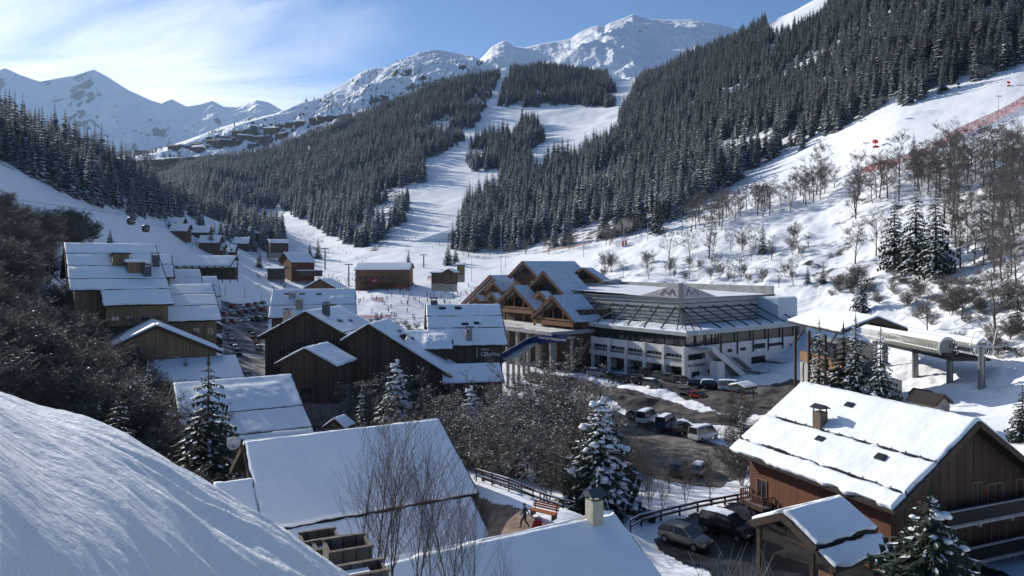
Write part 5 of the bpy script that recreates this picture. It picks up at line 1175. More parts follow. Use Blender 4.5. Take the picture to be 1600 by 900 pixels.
for p, x, y in up: plant('bare_tree', rng.choice(BARE), p, 'bare dark tree in the belt between the snow field and the red-netted piste', 'bare tree', 'bare trees of the belt under the red net', rng.uniform(.8,1.3))
mid = sample([(1470,318),(1610,308),(1610,452),(1540,448),(1480,420),(1455,360)], 42, 3, 130, 420, 3.5)
for p, x, y in mid: plant('bare_tree', rng.choice(BARE), p, 'bare tree on the lower right slope, right of the tall spruce trio', 'bare tree', 'bare trees right of the spruce trio', rng.uniform(.7,1.15)*.95)
for (x,y,s,lab) in ((1336,412,1.05,'broad bare tree standing alone left of the spruce trio'),(1369,400,.95,'bare tree with upright limbs, immediately left of the spruce trio'),(1556,524,1.2,'big spreading bare tree beside the lift station, nearest on the right slope'),(1503,498,.75,'small bare tree up the slope behind the lift station'),(1449,520,.7,'thin bare tree just behind the barrel-vaulted station'),(1239,392,.7,'small round bare tree on the bright slope right of the centre')):
    plant('bare_tree', BARE[1] if s > 1 else BARE[3], hit(x,y,110,420), lab, 'bare tree', None, s)
for poly, n, lab, grp, s0 in (([(1112,398),(1180,380),(1262,372),(1268,402),(1180,412)], 13, 'multi-stemmed bare bush on the bright slope above the sports centre', 'bushes above the sports centre', .8),
                      ([(930,425),(1000,412),(1110,420),(1240,432),(1245,452),(1100,440),(940,436)], 34, 'low bare thicket bush right behind the sports centre roof', 'thicket bushes behind the sports centre', .62)):
    for p, x, y in sample(poly, n, hash(lab) % 97 if False else len(lab), 200, 420, 2.2): plant('bush', rng.choice(BARE+MULTI), p, lab, 'bush', grp, rng.uniform(.5,1.0)*s0)
for (x,y,s) in ((948,425,1.05),(955,425,.9)): plant('bush', MULTI[0], hit(x,y,200,420), 'big fan-shaped bare bush beside the timber hall roof end' if s > 1 else 'smaller fan-shaped bush touching the big one by the timber hall', 'bush', None, s)
for p, x, y in sample([(1290,425),(1420,430),(1500,440),(1610,470),(1610,560),(1540,560),(1400,480),(1300,470)], 64, 7, 110, 330, 2.0):
    plant('bush', rng.choice(BRUSHS+SHRUB[:1]), p, 'frosted low bush on the foot of the right slope', 'bush', 'frosted bushes at the foot of the right slope', rng.uniform(.5,1.0))
# frosted broadleaf trees at the forest foot
for p, x, y in sample([(700,398),(780,392),(860,388),(960,372),(1040,352),(1040,362),(960,385),(860,398),(700,404)], 22, 8, 300, 600, 4):
    plant('frosted_tree', rng.choice(LEAFY), p, 'small frosted broadleaf tree at the foot of the right forest', 'tree', 'frosted broadleaf trees at the forest foot', rng.uniform(.7,1.1))
# brown scrub covering the left slope
SC = [(-60,470),(-60,650),(30,648),(110,690),(180,712),(262,760),(300,735),(262,640),(228,600),(214,560),(200,525),(180,480),(140,440),(100,400),(60,340),(0,300)]
us_ = []
q = random.Random(21)
while len(us_) < 135:
    d = math.exp(q.uniform(math.log(48), math.log(205))); px = q.uniform(-60, 300); x = (px-CX)/F*d; z = ground(x,d); py0 = HY-z*F/d
    if not inpoly([px],[min(py0,745)],SC)[0]: continue
    if d > 105 and px > 95: 
        if py0 < 560 and px > 95 + (d-105)*0: 
            if d > 122: continue
    us_.append((Vector((x,d,z)), px, d))
for p, x, d in us_:
    plant('scrub_bush', rng.choice(SHRUB), p, 'brown leafy scrub bush on the dark slope %s' % ('above the snow bank at the left edge' if x < 120 else 'between the snow bank and the largest lodge'), 'bush',
          'scrub bushes at the left edge' if x < 120 else 'scrub bushes below the lodge', rng.uniform(.8,1.35), tilt=rng.uniform(-.15,.15))
# trees in the gully in the middle
GU_ = [(545,575),(600,560),(690,600),(700,650),(780,640),(800,600),(900,590),(925,640),(960,690),(1000,740),(1010,790),(900,795),(860,780),(770,742),(700,650),(640,690),(560,690),(530,640)]
q = random.Random(5); n = 0; gul = []
while n < 78:
    d = q.uniform(66, 128); px = q.uniform(535, 1010); x = (px-CX)/F*d; z = ground(x,d)
    if px < 745 and d < 80: continue
    if px > 930 and d > 78: continue
    if px > 965: continue
    if 690 < px < 800 and d > 112: continue
    if px > 780 and d > 122: continue
    gul.append((Vector((x,d,z-.3)), px, d)); n += 1
for p, px, d in gul:
    if q.random() < .62:
        plant('leafy_tree', rng.choice(LEAFY), p, 'scrubby tree with olive leaves and snow flecks in the gully %s' % ('below the hotel' if px < 790 else 'right of the hotel'), 'tree', 'gully trees below the hotel' if px < 790 else 'gully trees right of the hotel', rng.uniform(.55,.95) if px < 930 else rng.uniform(.4,.6))
    else: plant('gully_bush', rng.choice(SHRUB), p, 'dense dark bush with snow flecks in the gully %s' % ('below the hotel' if px < 790 else 'right of the hotel'), 'bush', 'gully bushes below the hotel' if px < 790 else 'gully bushes right of the hotel', rng.uniform(.8,1.3) if px < 930 else .8)
THIN = branchy('thin_sapling', 8, 700, stems=3, lean=.16, depth=2, kids=8, spread=.45, start=.2, tw=.9, r0=.06, bark='twig_dark')
for p, x, y in sample([(985,742),(1150,752),(1165,770),(1140,790),(1020,812),(985,790)], 9, 12, 55, 110, 1.2):
    plant('thin_sapling', THIN, p, 'thin leafless sapling on the snowy bank below the car park', 'sapling', 'saplings on the bank below the car park', rng.uniform(.35,.75))
for p, x, y in sample([(1130,640),(1175,660),(1165,770),(1140,780),(1135,720)], 7, 13, 60, 130, 1.5):
    plant('gully_bush', rng.choice(SHRUB), p, 'dark snow-flecked bush hugging the left corner of the red-brown chalet', 'bush', 'bushes by the red-brown chalet', rng.uniform(.5,.9))
for p, x, y in sample([(230,560),(300,600),(262,640),(300,720),(240,720),(215,640)], 14, 14, 60, 125, 1.5):
    plant('scrub_bush', rng.choice(SHRUB), p, 'leafy scrub bush left of the stepped-roof chalet', 'bush', 'scrub left of the stepped-roof chalet', rng.uniform(.5,.9))
for p, x, y in sample([(545,560),(600,545),(680,592),(690,640),(560,640)], 16, 15, 85, 130, 1.5):
    plant('gully_bush', rng.choice(SHRUB), p, 'dark bush hiding the gable of the chalet left of the hotel', 'bush', 'bushes before the chalet left of the hotel', rng.uniform(.9,1.4))
for p, x, y in sample([(556,500),(655,506),(660,530),(600,522),(560,514)], 14, 16, 200, 330, 2): plant('bank_bush', rng.choice(BRUSHS), p, 'low frosted bush on the stream bank in front of the nursery slope', 'bush', 'bushes on the stream bank', rng.uniform(.6,1.0))
for p, x, y in sample([(100,352),(150,372),(168,384),(110,392),(60,350)], 12, 17, 150, 330, 2): plant('scrub_bush', rng.choice(SHRUB), p, 'scrub bush behind the left end of the largest lodge roof', 'bush', 'scrub behind the largest lodge', rng.uniform(.9,1.3))
# pale pruned tree by the small stone-front chalet
PALE = branchy('pruned_tree', 4.2, 333, depth=3, kids=4, spread=.9, start=.55, bark='bark_snow', twig='bark_snow', tw=2.4, r0=.32)
plant('pruned_tree', PALE, onground(508,94), 'pale pollarded little tree in front of the small stone-front chalet', 'tree', None, 1.15)

# ---------------------------------------------------------------- individual conifers
def fine_conifer(H, R, seed, snow, tiers=24, nb=11, needles='needles', droop=.42, pads=0, padr=.5, padside=None):
    tr = conifer_mesh('conifer_trunk', H, R, tiers, nb, seed, trunk=True, crown=False, needles=needles)
    cr = conifer_mesh('conifer_crown', H, R, tiers, nb, seed, snow=snow, fine=True, trunk=False, needles=needles, droop=droop)
    pd = None
    if pads:
        q = random.Random(seed); mb = MB()
        for i in range(pads):
            t = q.uniform(.06,.96)**1.1; h = H*(.06+.94*t); r = R*(1-t)**.82*q.uniform(.35,.98); a = q.uniform(0,6.283)
            if padside is not None and q.random() < .75: a = padside+q.gauss(0,.6)
            s = padr*(1.15-.7*t)*q.uniform(.45,1.25)
            c = Vector((math.cos(a)*r, math.sin(a)*r, h - r*droop*.75))
            for k in range(q.randint(1,3)):
                blob(mb, c+Vector((q.gauss(0,.5),q.gauss(0,.5),q.gauss(0,.22)))*s, s*q.uniform(.5,1), 0, q, 0, .62)
        nv = len(cr.vertices); co = np.empty(nv*3, np.float32); cr.vertices.foreach_get('co', co); nf = len(cr.polygons); li = np.empty(nf*4, np.int32); cr.loops.foreach_get('vertex_index', li); mi = np.empty(nf, np.int32); cr.polygons.foreach_get('material_index', mi)
        V_ = np.concatenate([co.reshape(-1,3), np.array(mb.v, np.float32)]); F_ = np.concatenate([li.reshape(-1,4), np.array(mb.f, np.int32)+nv]); mi = np.concatenate([mi, np.ones(len(mb.f), np.int32)])
        cr = mesh_np('conifer_crown', V_, F_, [M[needles], M['conifer_snow'], M['bark']], mi)
    return tr, cr, pd
def conifer(pr, loc, label, s=1.0, rz=0, group=None, sxy=None):
    o = empty('spruce_tree' if True else '', loc, rz, label, 'spruce tree', group); w = sxy or s; o.scale = (w, w, s)
    put('trunk', pr[0], o); put('crown', pr[1], o)
    if pr[2]: put('snow_load', pr[2], o)
    return o
def at_h(px, pyb, pyt, d, proto_h):
    """base point at depth d under (px,pyb); scale so that the tip shows at pyt"""
    p = P(px, pyb, d); g = ground(p.x, p.y); z0 = g; top = P(px, pyt, d).z; return Vector((p.x, p.y, z0-.2)), (top-z0+.2)/proto_h
FA = fine_conifer(20, 3.9, 201, .62, tiers=22, pads=120, padr=.42); FB = fine_conifer(20, 3.3, 202, .45, tiers=24, nb=10, pads=50, padr=.35); FC = fine_conifer(20, 4.6, 203, .30, tiers=20, nb=12, needles='needles')
FH = fine_conifer(12, 3.7, 204, .55, tiers=19, nb=13, pads=135, padr=.56, padside=-1.2)
FN = fine_conifer(12, 4.4, 205, .15, tiers=30, nb=17, pads=60, padr=.55, padside=-.6)
lst = [(FA,1398,418,300,None,'leftmost spruce of the tall trio on the right slope'),(FA,1431,424,285,None,'middle spruce of the tall trio on the right slope, its branches loaded with snow'),(FA,1462,432,288,None,'rightmost and broadest spruce of the tall trio, thickly striped with snow'),
       (FB,1428,262,206,None,'dark spruce standing alone in the bare tree belt under the red net'),(FB,1026,364,290,None,'dark open-grown spruce at the right end of the forest foot behind the centre'),(FB,1192,396,346,None,'small dark spruce in the bushes above the sports centre'),
       (FA,1345,492,424,None,'bushy snow-laden spruce beside the open kiosk roof'),(FB,1286,442,405,None,'small young spruce on the bright slope above the kiosk'),(FB,1262,443,412,None,'smallest young spruce left of another above the kiosk'),
       (FB,1280,606,498,108,'slim spruce with a bare pointed top in front of the kiosk, leftmost of four'),(FC,1318,612,505,106,'dark dense spruce second from the left in front of the kiosk'),(FA,1337,612,492,104,'spruce with a tall spindly tip, third from the left before the kiosk'),(FA,1376,618,508,101,'snow-streaked spruce at the right of the group before the lift station'),
       (FC,1598,690,600,88,'dark spruce cut by the right edge of the photo, above the gable'),(FB,1160,700,622,95,'slender snowy spruce beside the left end of the red-brown roof'),
       (FA,172,388,356,None,'small frosted spruce on the piste just above the lodge ridge'),(FB,497,404,368,None,'pointed spruce by the lift mast at the ski front'),(FB,484,402,376,None,'shorter spruce left of the pointed one at the ski front'),
       (FB,638,412,388,None,'little spruce behind the ski school roof'),(FA,700,414,376,None,'bushy spruce at the foot of the central run'),(FA,712,412,382,None,'second bushy spruce just right of the other at the run foot'),(FB,330,395,350,None,'snowy tree among the left slope chalets'),
       (FB,405,418,385,None,'dark spruce beside the gabled restaurant'),(FB,1590,520,440,None,'dark spruce at the right edge beside the big bare tree'),(FB,1575,480,400,None,'spruce behind the big bare tree on the right slope'),
       (FC,326,748,553,70,'dark open-branched spruce between the snow bank and the stepped-roof chalet'),(FH,620,712,556,97,'snow-loaded spruce below the dark gabled chalet, left of the gully'),(FH,736,722,598,90,'narrow spruce with drooping snow-weighted branches beside the near roof'),
       (FB,565,700,600,92,'thin snowy spruce left of the snow-loaded one below the dark gable'),(FA,698,700,628,96,'small snowy spruce between the two snow-loaded ones in the gully'),(FB,806,720,640,86,'half hidden snowy spruce in the middle of the gully'),(FC,872,725,640,80,'dark spruce in the gully directly left of the snow-bowed one'),
       (FB,40,640,500,95,'snow-flecked spruce standing in the scrub at the left edge'),(FB,146,640,540,100,'snow-flecked spruce in the scrub below the left end of the lodge'),(FB,232,650,560,92,'snow-flecked spruce at the foot of the brown gabled chalet'),
       (FC,96,690,560,80,'dark spruce half hidden in the scrub behind the snow bank'),(FC,185,720,612,66,'low dark spruce right behind the snow bank crest'),(FB,290,600,548,118,'dark spruce behind the small flat roof')]
for pr, px, yb, yt, d, lab in lst:
    if d is None: p = hit(px, yb, 100, 520); d = p.y
    ph = 12 if pr in (FH, FN) else 20; loc, s = at_h(px, yb, yt, d, ph)
    conifer(pr, loc, lab, s, rng.uniform(0,6.28) if pr is not FH else 0, sxy=s*(1.0 if pr is not FC else 1.15))
loc, s = at_h(938, 800, 612, 64, 12); conifer(FH, loc, 'big spruce bowed under heavy white snow pillows, in the middle behind the cream chimney', s, .4, sxy=s*1.22)
for px, d, sc in ((866,104,1.25),(845,98,1.1),(884,92,1.15),(800,100,1.1),(770,92,1.0),(900,84,1.0)): plant('leafy_tree', LEAFY[int(px)%3], onground(px,d,-.3), 'taller gully tree with snow flecks rising before the terrace of the timber hall', 'tree', 'tall gully trees before the timber hall', sc)
p = P(1452, 758, 35); g = ground(p.x, p.y); s = (p.z-g)/12.2; conifer(FN, (p.x, p.y, g), 'nearest dark pine at bottom right with lumps of snow on its right side', s, 0, sxy=1.12)

# ---------------------------------------------------------------- saplings in front of the near roof
SAP = [branchy('sapling', 9.0, 500+i, stems=[2,1,2][i], lean=.09, depth=2, kids=9, spread=.46, start=.10, bark='twig_dark', twig='twig_dark', tw=.6, r0=.060, wid=.8) for i in range(3)]
for i, (px, d, h, lab) in enumerate(((592,25.5,5.9,'tallest clump of bare saplings, rising left of the others before the near roof'),(562,25,4.6,'shorter bare sapling leaning out left beside the planters'),(612,26,5.2,'bare sapling clump right next to the tallest one'),(650,27,5.6,'slim upright bare saplings in the middle of the near roof'),
        (676,27,4.6,'lower bare sapling, fourth clump from the left'),(704,28,5.9,'bare saplings rising before the right end of the near roof'),(738,29,4.4,'thin arching sapling in front of the brown path'),(775,29,3.2,'lowest sapling twigs before the chimney roof'))):
    x = (px-CX)/F*d; z = float(bank_z(px, d))
    plant('bare_sapling', SAP[i%3], (x,d,z-.2), lab, 'sapling', 'bare saplings before the near roof', h/9.0)
# tufts of pale dry stalks by the near yard
mb = MB(); q = random.Random(3)
for i in range(26):
    a = q.uniform(-.5,.5); L = q.uniform(.5,1.2); b0 = Vector((q.uniform(-1.3,1.3),q.uniform(-.3,.3),0)); mb.tube([b0, b0+Vector((a*L,q.uniform(-.2,.2)*L,L))],[.012,.004],3)
p = P(1150,905,24); o = mb.build('dry_stalks', mat('straw', (.38,.34,.26), .9)); o.location = p; tag(o, 'tuft of pale dry stalks at the bottom edge before the shaded yard', 'dry stalks')
# ---------------------------------------------------------------- cars
def paint(name, c, metal=.4, rough=.3): return mat(name, c, rough, (c[0]*.8, c[1]*.8, c[2]*.8), .8, metal=metal, spec=.5)
PAINT = {'silver': paint('paint_silver', (.33,.34,.34)), 'black': paint('paint_black', (.015,.015,.017)), 'white': paint('paint_white', (.72,.72,.70), 0), 'grey': paint('paint_grey', (.10,.105,.11)),
         'red': paint('paint_red', (.22,.015,.012)), 'blue': paint('paint_blue', (.02,.05,.13)), 'olive': paint('paint_olive', (.05,.045,.03)), 'beige': paint('paint_beige', (.22,.20,.16))}
M['lamp'] = mat('headlamp', (.55,.55,.52), .2); M['tail'] = mat('tail_lamp', (.12,.006,.005), .3); M['rim'] = mat('rim', (.28,.28,.29), .35, metal=.7)
def loft(mb, secs, m=0, cap=True):
    n = len(secs[0]); b = len(mb.v)
    for s in secs: mb.v += [tuple(p) for p in s]
    for i in range(len(secs)-1):
        for j in range(n): mb.f.append((b+i*n+j, b+i*n+(j+1)%n, b+(i+1)*n+(j+1)%n, b+(i+1)*n+j)); mb.m.append(m)
    if cap: mb.f.append(tuple(b+j for j in range(n-1,-1,-1))); mb.f.append(tuple(b+(len(secs)-1)*n+j for j in range(n))); mb.m += [m, m]
KIND = {  # L, W, lower stations (x, top z, half width), cabin stations (x, z), roof span
 'hatchback': (4.1,1.78,[(-2.05,.62,.74),(-1.95,.93,.82),(-1.2,.98,.88),(0,.96,.89),(.85,.93,.88),(1.6,.86,.85),(1.95,.72,.78),(2.07,.52,.68)],[(-1.96,.95),(-1.62,1.40),(-.6,1.50),(.25,1.46),(1.12,.92)]),
 'suv': (4.6,1.9,[(-2.3,.75,.80),(-2.22,1.08,.88),(-1.2,1.12,.94),(0,1.1,.95),(.9,1.08,.94),(1.8,1.0,.91),(2.2,.85,.85),(2.32,.6,.75)],[(-2.24,1.10),(-2.0,1.66),(-.6,1.76),(.35,1.72),(1.15,1.08)]),
 'van': (5.2,2.0,[(-2.6,.8,.92),(-2.56,1.15,.96),(-1,1.18,.99),(.8,1.16,.99),(1.6,1.1,.97),(2.3,.98,.92),(2.6,.7,.84)],[(-2.58,1.17),(-2.5,2.08),(-.8,2.15),(1.0,2.1),(1.95,1.08)]),
}
def car_parts(kind):
    L, W, lo, ca = KIND[kind]; out = {}
    b = MB(); secs = []
    for x, zt, w in lo:
        zb = .28 if -L*.45 < x < L*.45 else .38
        secs.append([(x,-w*.86,zb),(x,-w,zb+.14),(x,-w*1.0,zt*.62),(x,-w*.93,zt-.06),(x,-w*.82,zt),(x,w*.82,zt),(x,w*.93,zt-.06),(x,w*1.0,zt*.62),(x,w,zb+.14),(x,w*.86,zb)])
    loft(b, secs)
    rs = [s for s in ca[1:-1]]
    for sgn in (-1, 1):   # roof skin and pillars
        for (xa,za),(xb,zb_) in zip(ca[:-1], ca[1:]):
            wa = W/2*(.90 if za < 1.25 else .74); wb_ = W/2*(.90 if zb_ < 1.25 else .74)
            if (xa,za) == ca[0] or (xb,zb_) == ca[-1]: b.beam((xa,sgn*wa,za),(xb,sgn*wb_,zb_),.07,.07)
        xm, zm = ca[2]; b.beam((xm+.1,sgn*W/2*.9,.98 if kind != 'van' else 1.16),(xm,sgn*W/2*.745,zm-.01),.09,.07)
    loft(b, [[(x,-W/2*.70,z+.045),(x,-W/2*.76,z-.02),(x,W/2*.76,z-.02),(x,W/2*.70,z+.045)] for x,z in rs])
    for sgn in (-1,1): b.box((ca[-1][0]-.15,sgn*(W/2+.08),ca[-1][1]+.12),(.14,.18,.14))
    out['body'] = b
    g = MB(); loft(g, [[(x,-W/2*(.88),min(z,ca[0][1])),(x,-W/2*(.88 if z < 1.25 else .735),z),(x,W/2*(.88 if z < 1.25 else .735),z),(x,W/2*.88,min(z,ca[0][1]))] for x,z in ca]); out['window'] = g
    s = MB(); xs = np.linspace(rs[0][0]+.03, rs[-1][0]-.03, 7)
    loft(s, [[(x,-W/2*.62,np.interp(x,[a for a,_ in rs],[z for _,z in rs])+.05),(x,-W/2*.5,np.interp(x,[a for a,_ in rs],[z for _,z in rs])+.05+.10*math.sin(math.pi*(i+.7)/8.0)**.5),(x,W/2*.5,np.interp(x,[a for a,_ in rs],[z for _,z in rs])+.05+.10*math.sin(math.pi*(i+.7)/8.0)**.5),(x,W/2*.62,np.interp(x,[a for a,_ in rs],[z for _,z in rs])+.05)] for i, x in enumerate(xs)]); out['roof_snow'] = s
    return out
CARP = {k: {n: (lambda me: me)(b) for n, b in car_parts(k).items()} for k in KIND}
CARM = {}
def cmesh(kind, part_, material):
    key = (kind, part_, material.name)
    if key not in CARM:
        o = CARP[kind][part_].build(kind+'_'+part_, material); me = o.data; bpy.data.objects.remove(o); CARM[key] = me
    return CARM[key]
_w = MB(); _w.tube([(0,-.11,0),(0,.11,0)],[.33,.33],16); _wo = _w.build('tyre', M['tyre']); TY = _wo.data; bpy.data.objects.remove(_wo)
_w = MB(); _w.tube([(0,-.118,0),(0,.118,0)],[.20,.20],10); _wo = _w.build('rim', M['rim']); RI = _wo.data; bpy.data.objects.remove(_wo)
def box_mesh(name, d, m):
    b = MB(); b.box((0,0,0), d); o = b.build(name, m); me = o.data; bpy.data.objects.remove(o); return me
HL = box_mesh('headlight', (.10,.30,.14), M['lamp']); TL = box_mesh('taillight', (.05,.14,.14), M['tail'])
def car(kind, col, loc, hd, label, snow=False, group=None, s=1.0):
    L, W = KIND[kind][:2]; o = empty('parked_car' if kind != 'van' else 'parked_van', loc, math.atan2(hd[1], hd[0]), label, 'car' if kind != 'van' else 'van', group); o.scale = (s,s,s)
    put('body', cmesh(kind,'body',PAINT[col]), o); put('window', cmesh(kind,'window',M['glass']), o)
    if snow: put('roof_snow', cmesh(kind,'roof_snow',M['roof_snow']), o)
    for x in (-L*.31, L*.31):
        for y in (-W/2+.06, W/2-.06):
            w = put('wheel', TY, o); w.location = (x,y,.33); r = put('rim', RI, w)
    zt = KIND[kind][2][-2][1]; xt = KIND[kind][2][-2][0]
    for y in (-W*.33, W*.33):
        h_ = put('headlight', HL, o); h_.location = (xt+.05,y,zt-.12); t = put('taillight', TL, o); t.location = (-L/2+.06,y*1.1,.85)
    return o
def ga(px, py, dmin=40, dmax=330): p = hit(px, py, dmin, dmax); p.z += .16; return p
a_ = (.6,-.8)
CARS = [('suv','black',941,572,a_,1,'black off-road car with a snow cap by the first arcade column of the sports centre'),
 ('hatchback','white',967,577,a_,0,'white car at the arcade, second from the left of the row against the sports centre'),('hatchback','silver',985,583,a_,1,'silver car with snowy roof in the row against the sports centre, third from the left'),
 ('suv','black',1012,588,a_,0,'black car with pale bonnet in the middle of the row against the arcade'),('hatchback','grey',1032,592,a_,0,'grey small car partly behind a column of the arcade'),
 ('suv','grey',1048,597,a_,0,'dark car at the right end of the arcade columns'),('hatchback','grey',1066,599,a_,0,'grey car just outside the corner column of the sports centre'),('hatchback','black',1090,606,(.8,-.2),0,'black car in the dark spot beside the outside stair'),
 ('suv','black',1112,608,(.9,-.2),1,'black car with snow on its roof at the foot of the stair'),('van','white',1143,612,(.9,-.3),1,'white van under a heap of snow next to the roadside shelter'),
 ('suv','silver',930,588,a_,1,'silver snow-roofed car at the upper left end of the roadside row'),('hatchback','black',949,592,a_,0,'black car, second in the roadside row'),('hatchback','black',972,598,a_,0,'black rounded car in the middle of the roadside row'),
 ('hatchback','black',997,600,a_,0,'black hatchback in the roadside row, just left of the grey snow-capped one'),('suv','grey',1020,606,a_,1,'grey car with a bright snow cap at the edge of the road strip'),
 ('hatchback','grey',1073,618,a_,0,'dark car directly left of the red one'),('hatchback','red',1091,624,a_,0,'dark red car, the only red one in front of the sports centre'),
 ('hatchback','grey',992,656,(-.3,.95),0,'dark car half hidden at the left end of the lower car park row'),('van','white',1011,661,(.55,.83),1,'white van with rear windows in the lower car park, left of the blue van'),
 ('van','blue',1041,670,(.55,.83),1,'blue snow-roofed van in the lower car park'),('suv','black',1067,678,(.8,.6),0,'black car between the blue van and the white box van'),('van','white',1100,688,(.8,.6),1,'big plain white van, rightmost of the lower car park row'),
 ('hatchback','silver',1094,742,(.55,.83),1,'silver car alone on the near side of the lower car park'),('suv','olive',1062,742,(.4,.92),0,'muddy dark car left of the lone silver one in the lower car park')]
for k, c, px, py, hd, sn, lab in CARS: car(k, c, ga(px,py), hd, lab, bool(sn), 'cars parked around the sports centre')
p = onground(1070,56,.2); car('hatchback','beige', p, (.72,-.69), 'champagne grey hatchback at the yard edge, nearest car, seen from above', False, 'cars parked in the near yard')
p = onground(1137,58,.2); car('suv','black', p, (.66,-.75), 'shiny black car with white frost on its roof, by the rail of the shaded yard', True, 'cars parked in the near yard')
p = onground(1208,62,.2); car('hatchback','black', p, (.66,-.75), 'dark car hidden in the shade beside the timber porch', False, 'cars parked in the near yard')
car('hatchback','grey', onground(478,96,.2), (.5,-.85), 'snow-covered dark car at the right of the stepped-roof chalet', True, 'cars beside the stepped-roof chalet'); car('suv','grey', onground(487,92,.2), (.5,-.85), 'second dark car nearer the garden shed', False, 'cars beside the stepped-roof chalet')
q = random.Random(8); cnt = 0; used_ = []
cols_ = ['black','grey','silver','white','black','blue','red','grey']; spots = ['beside the bridge railing','by the tall lodge wing','below the long chimneyed roof','near the dark gabled chalet','in the middle of the snowy street']
for row_, (xa, ya, xb, yb, n) in enumerate(((352,494,410,486,6),(352,506,418,500,7),(356,524,372,556,5),(392,520,404,548,4),(385,592,400,612,2),(366,482,412,476,5))):
    for i in range(n):
        t = i/(n-1); px = xa+(xb-xa)*t+q.uniform(-1.5,1.5); py = ya+(yb-ya)*t; c = q.choice(cols_)
        car(q.choice(['hatchback','suv']), c, ga(px,py,60,330), (q.uniform(-.15,.15),1) if row_ in (0,1,5) else (.45,-.9), '%s %scar, number %s of the row %s' % (c, 'snow-topped ' if i%2 else '', ['one','two','three','four','five','six','seven'][i], ['nearest the bridge railing','in front of the bridge row','along the lodge wing wall','beside the long roofed chalet','behind the small flat roof','right under the bridge railing'][row_]), bool(i%2), 'cars parked in the left street')

# ---------------------------------------------------------------- people (bodies grown as one surface)
def figure(name, pose, cols_m, H=1.75, head=True):
    """pose: joints dict; returns mesh"""
    J = pose; names = list(J); edges = [('pelvis','spine'),('spine','chest'),('chest','neck'),('neck','head'),('head','crown'),('chest','shL'),('shL','elL'),('elL','haL'),('chest','shR'),('shR','elR'),('elR','haR'),
        ('pelvis','hiL'),('hiL','knL'),('knL','anL'),('anL','toL'),('pelvis','hiR'),('hiR','knR'),('knR','anR'),('anR','toR')]
    rad = dict(pelvis=.15,spine=.145,chest=.165,neck=.06,head=.10,crown=.075,shL=.085,shR=.085,elL=.055,elR=.055,haL=.045,haR=.045,hiL=.105,hiR=.105,knL=.075,knR=.075,anL=.055,anR=.055,toL=.05,toR=.05)
    me = bpy.data.meshes.new(name); me.from_pydata([J[n] for n in names], [(names.index(a),names.index(b)) for a,b in edges], [])
    o = bpy.data.objects.new(name, me); COL.objects.link(o); md = o.modifiers.new('s','SKIN'); md.use_smooth_shade = True
    for i, n in enumerate(names): me.skin_vertices[0].data[i].radius = (rad[n], rad[n]*(.8 if n in ('pelvis','spine','chest') else 1)); me.skin_vertices[0].data[i].use_root = (n == 'pelvis')
    sb = o.modifiers.new('d','SUBSURF'); sb.levels = 1; sb.render_levels = 1
    dg = bpy.context.evaluated_depsgraph_get(); m2 = bpy.data.meshes.new_from_object(o.evaluated_get(dg)); bpy.data.objects.remove(o)
    m2.materials.clear()
    for m in cols_m: m2.materials.append(m)
    hz_, pz_ = J['neck'][2]+.03, J['pelvis'][2]-.02
    for p in m2.polygons: c = p.center; p.material_index = 2 if c.z > hz_ else (0 if c.z > pz_ else 1); p.use_smooth = True
    return m2
def std(**k):
    J = dict(pelvis=(0,0,.95),spine=(0,0,1.12),chest=(0,.02,1.35),neck=(0,.03,1.50),head=(0,.05,1.62),crown=(0,.04,1.72),shL=(-.19,.02,1.40),elL=(-.27,.0,1.13),haL=(-.27,.10,.90),shR=(.19,.02,1.40),elR=(.27,0,1.13),haR=(.27,.10,.90),
             hiL=(-.10,0,.88),knL=(-.12,.03,.50),anL=(-.12,-.02,.09),toL=(-.13,.14,.05),hiR=(.10,0,.88),knR=(.12,.03,.50),anR=(.12,-.02,.09),toR=(.13,.14,.05)); J.update(k); return J
POSES = [std(), std(elL=(-.32,.12,1.18),haL=(-.34,.32,1.05),elR=(.32,.12,1.18),haR=(.34,.32,1.05),chest=(0,.10,1.30),neck=(0,.16,1.43),head=(0,.2,1.54),crown=(0,.2,1.64),knL=(-.13,.14,.50),knR=(.13,.14,.50),shL=(-.19,.10,1.35),shR=(.19,.10,1.35)),
         std(knL=(-.11,.2,.52),anL=(-.11,.22,.1),toL=(-.11,.36,.06),knR=(.11,-.02,.5),anR=(.11,-.26,.14),toR=(.11,-.14,.05))]
def cm(n, c): return mat(n, c, .8)
JK = [('red',cm('jacket_red',(.35,.02,.02))),('black',cm('jacket_black',(.015,.015,.018))),('blue',cm('jacket_blue',(.03,.08,.25))),('orange',cm('jacket_orange',(.5,.16,.02))),('dark green',cm('jacket_green',(.02,.07,.04))),('white',cm('jacket_white',(.6,.6,.6)))]
TR = cm('trousers',(.02,.02,.025)); SK = cm('skin',(.35,.2,.14)); HLM = cm('helmet',(.05,.05,.055))
PM = [(c, [figure('skier', ps, [m, TR, HLM]) for ps in POSES]) for c, m in JK]
_s = MB()
for x in (-.13,.13): _s.add([(x-.05,-.8,.0),(x+.05,-.8,.0),(x+.05,.75,.0),(x-.05,.75,.0),(x-.05,-.8,.03),(x+.05,-.8,.03),(x+.05,.75,.03),(x-.05,.75,.03),(x-.05,.92,.10),(x+.05,.92,.10)], [(0,3,2,1),(4,5,6,7),(0,1,5,4),(1,2,6,5),(3,0,4,7),(2,3,7,9,6) if False else (2,3,7,6),(6,7,8,9)])
_so = _s.build('skis', M['red']); SKI = _so.data; bpy.data.objects.remove(_so)
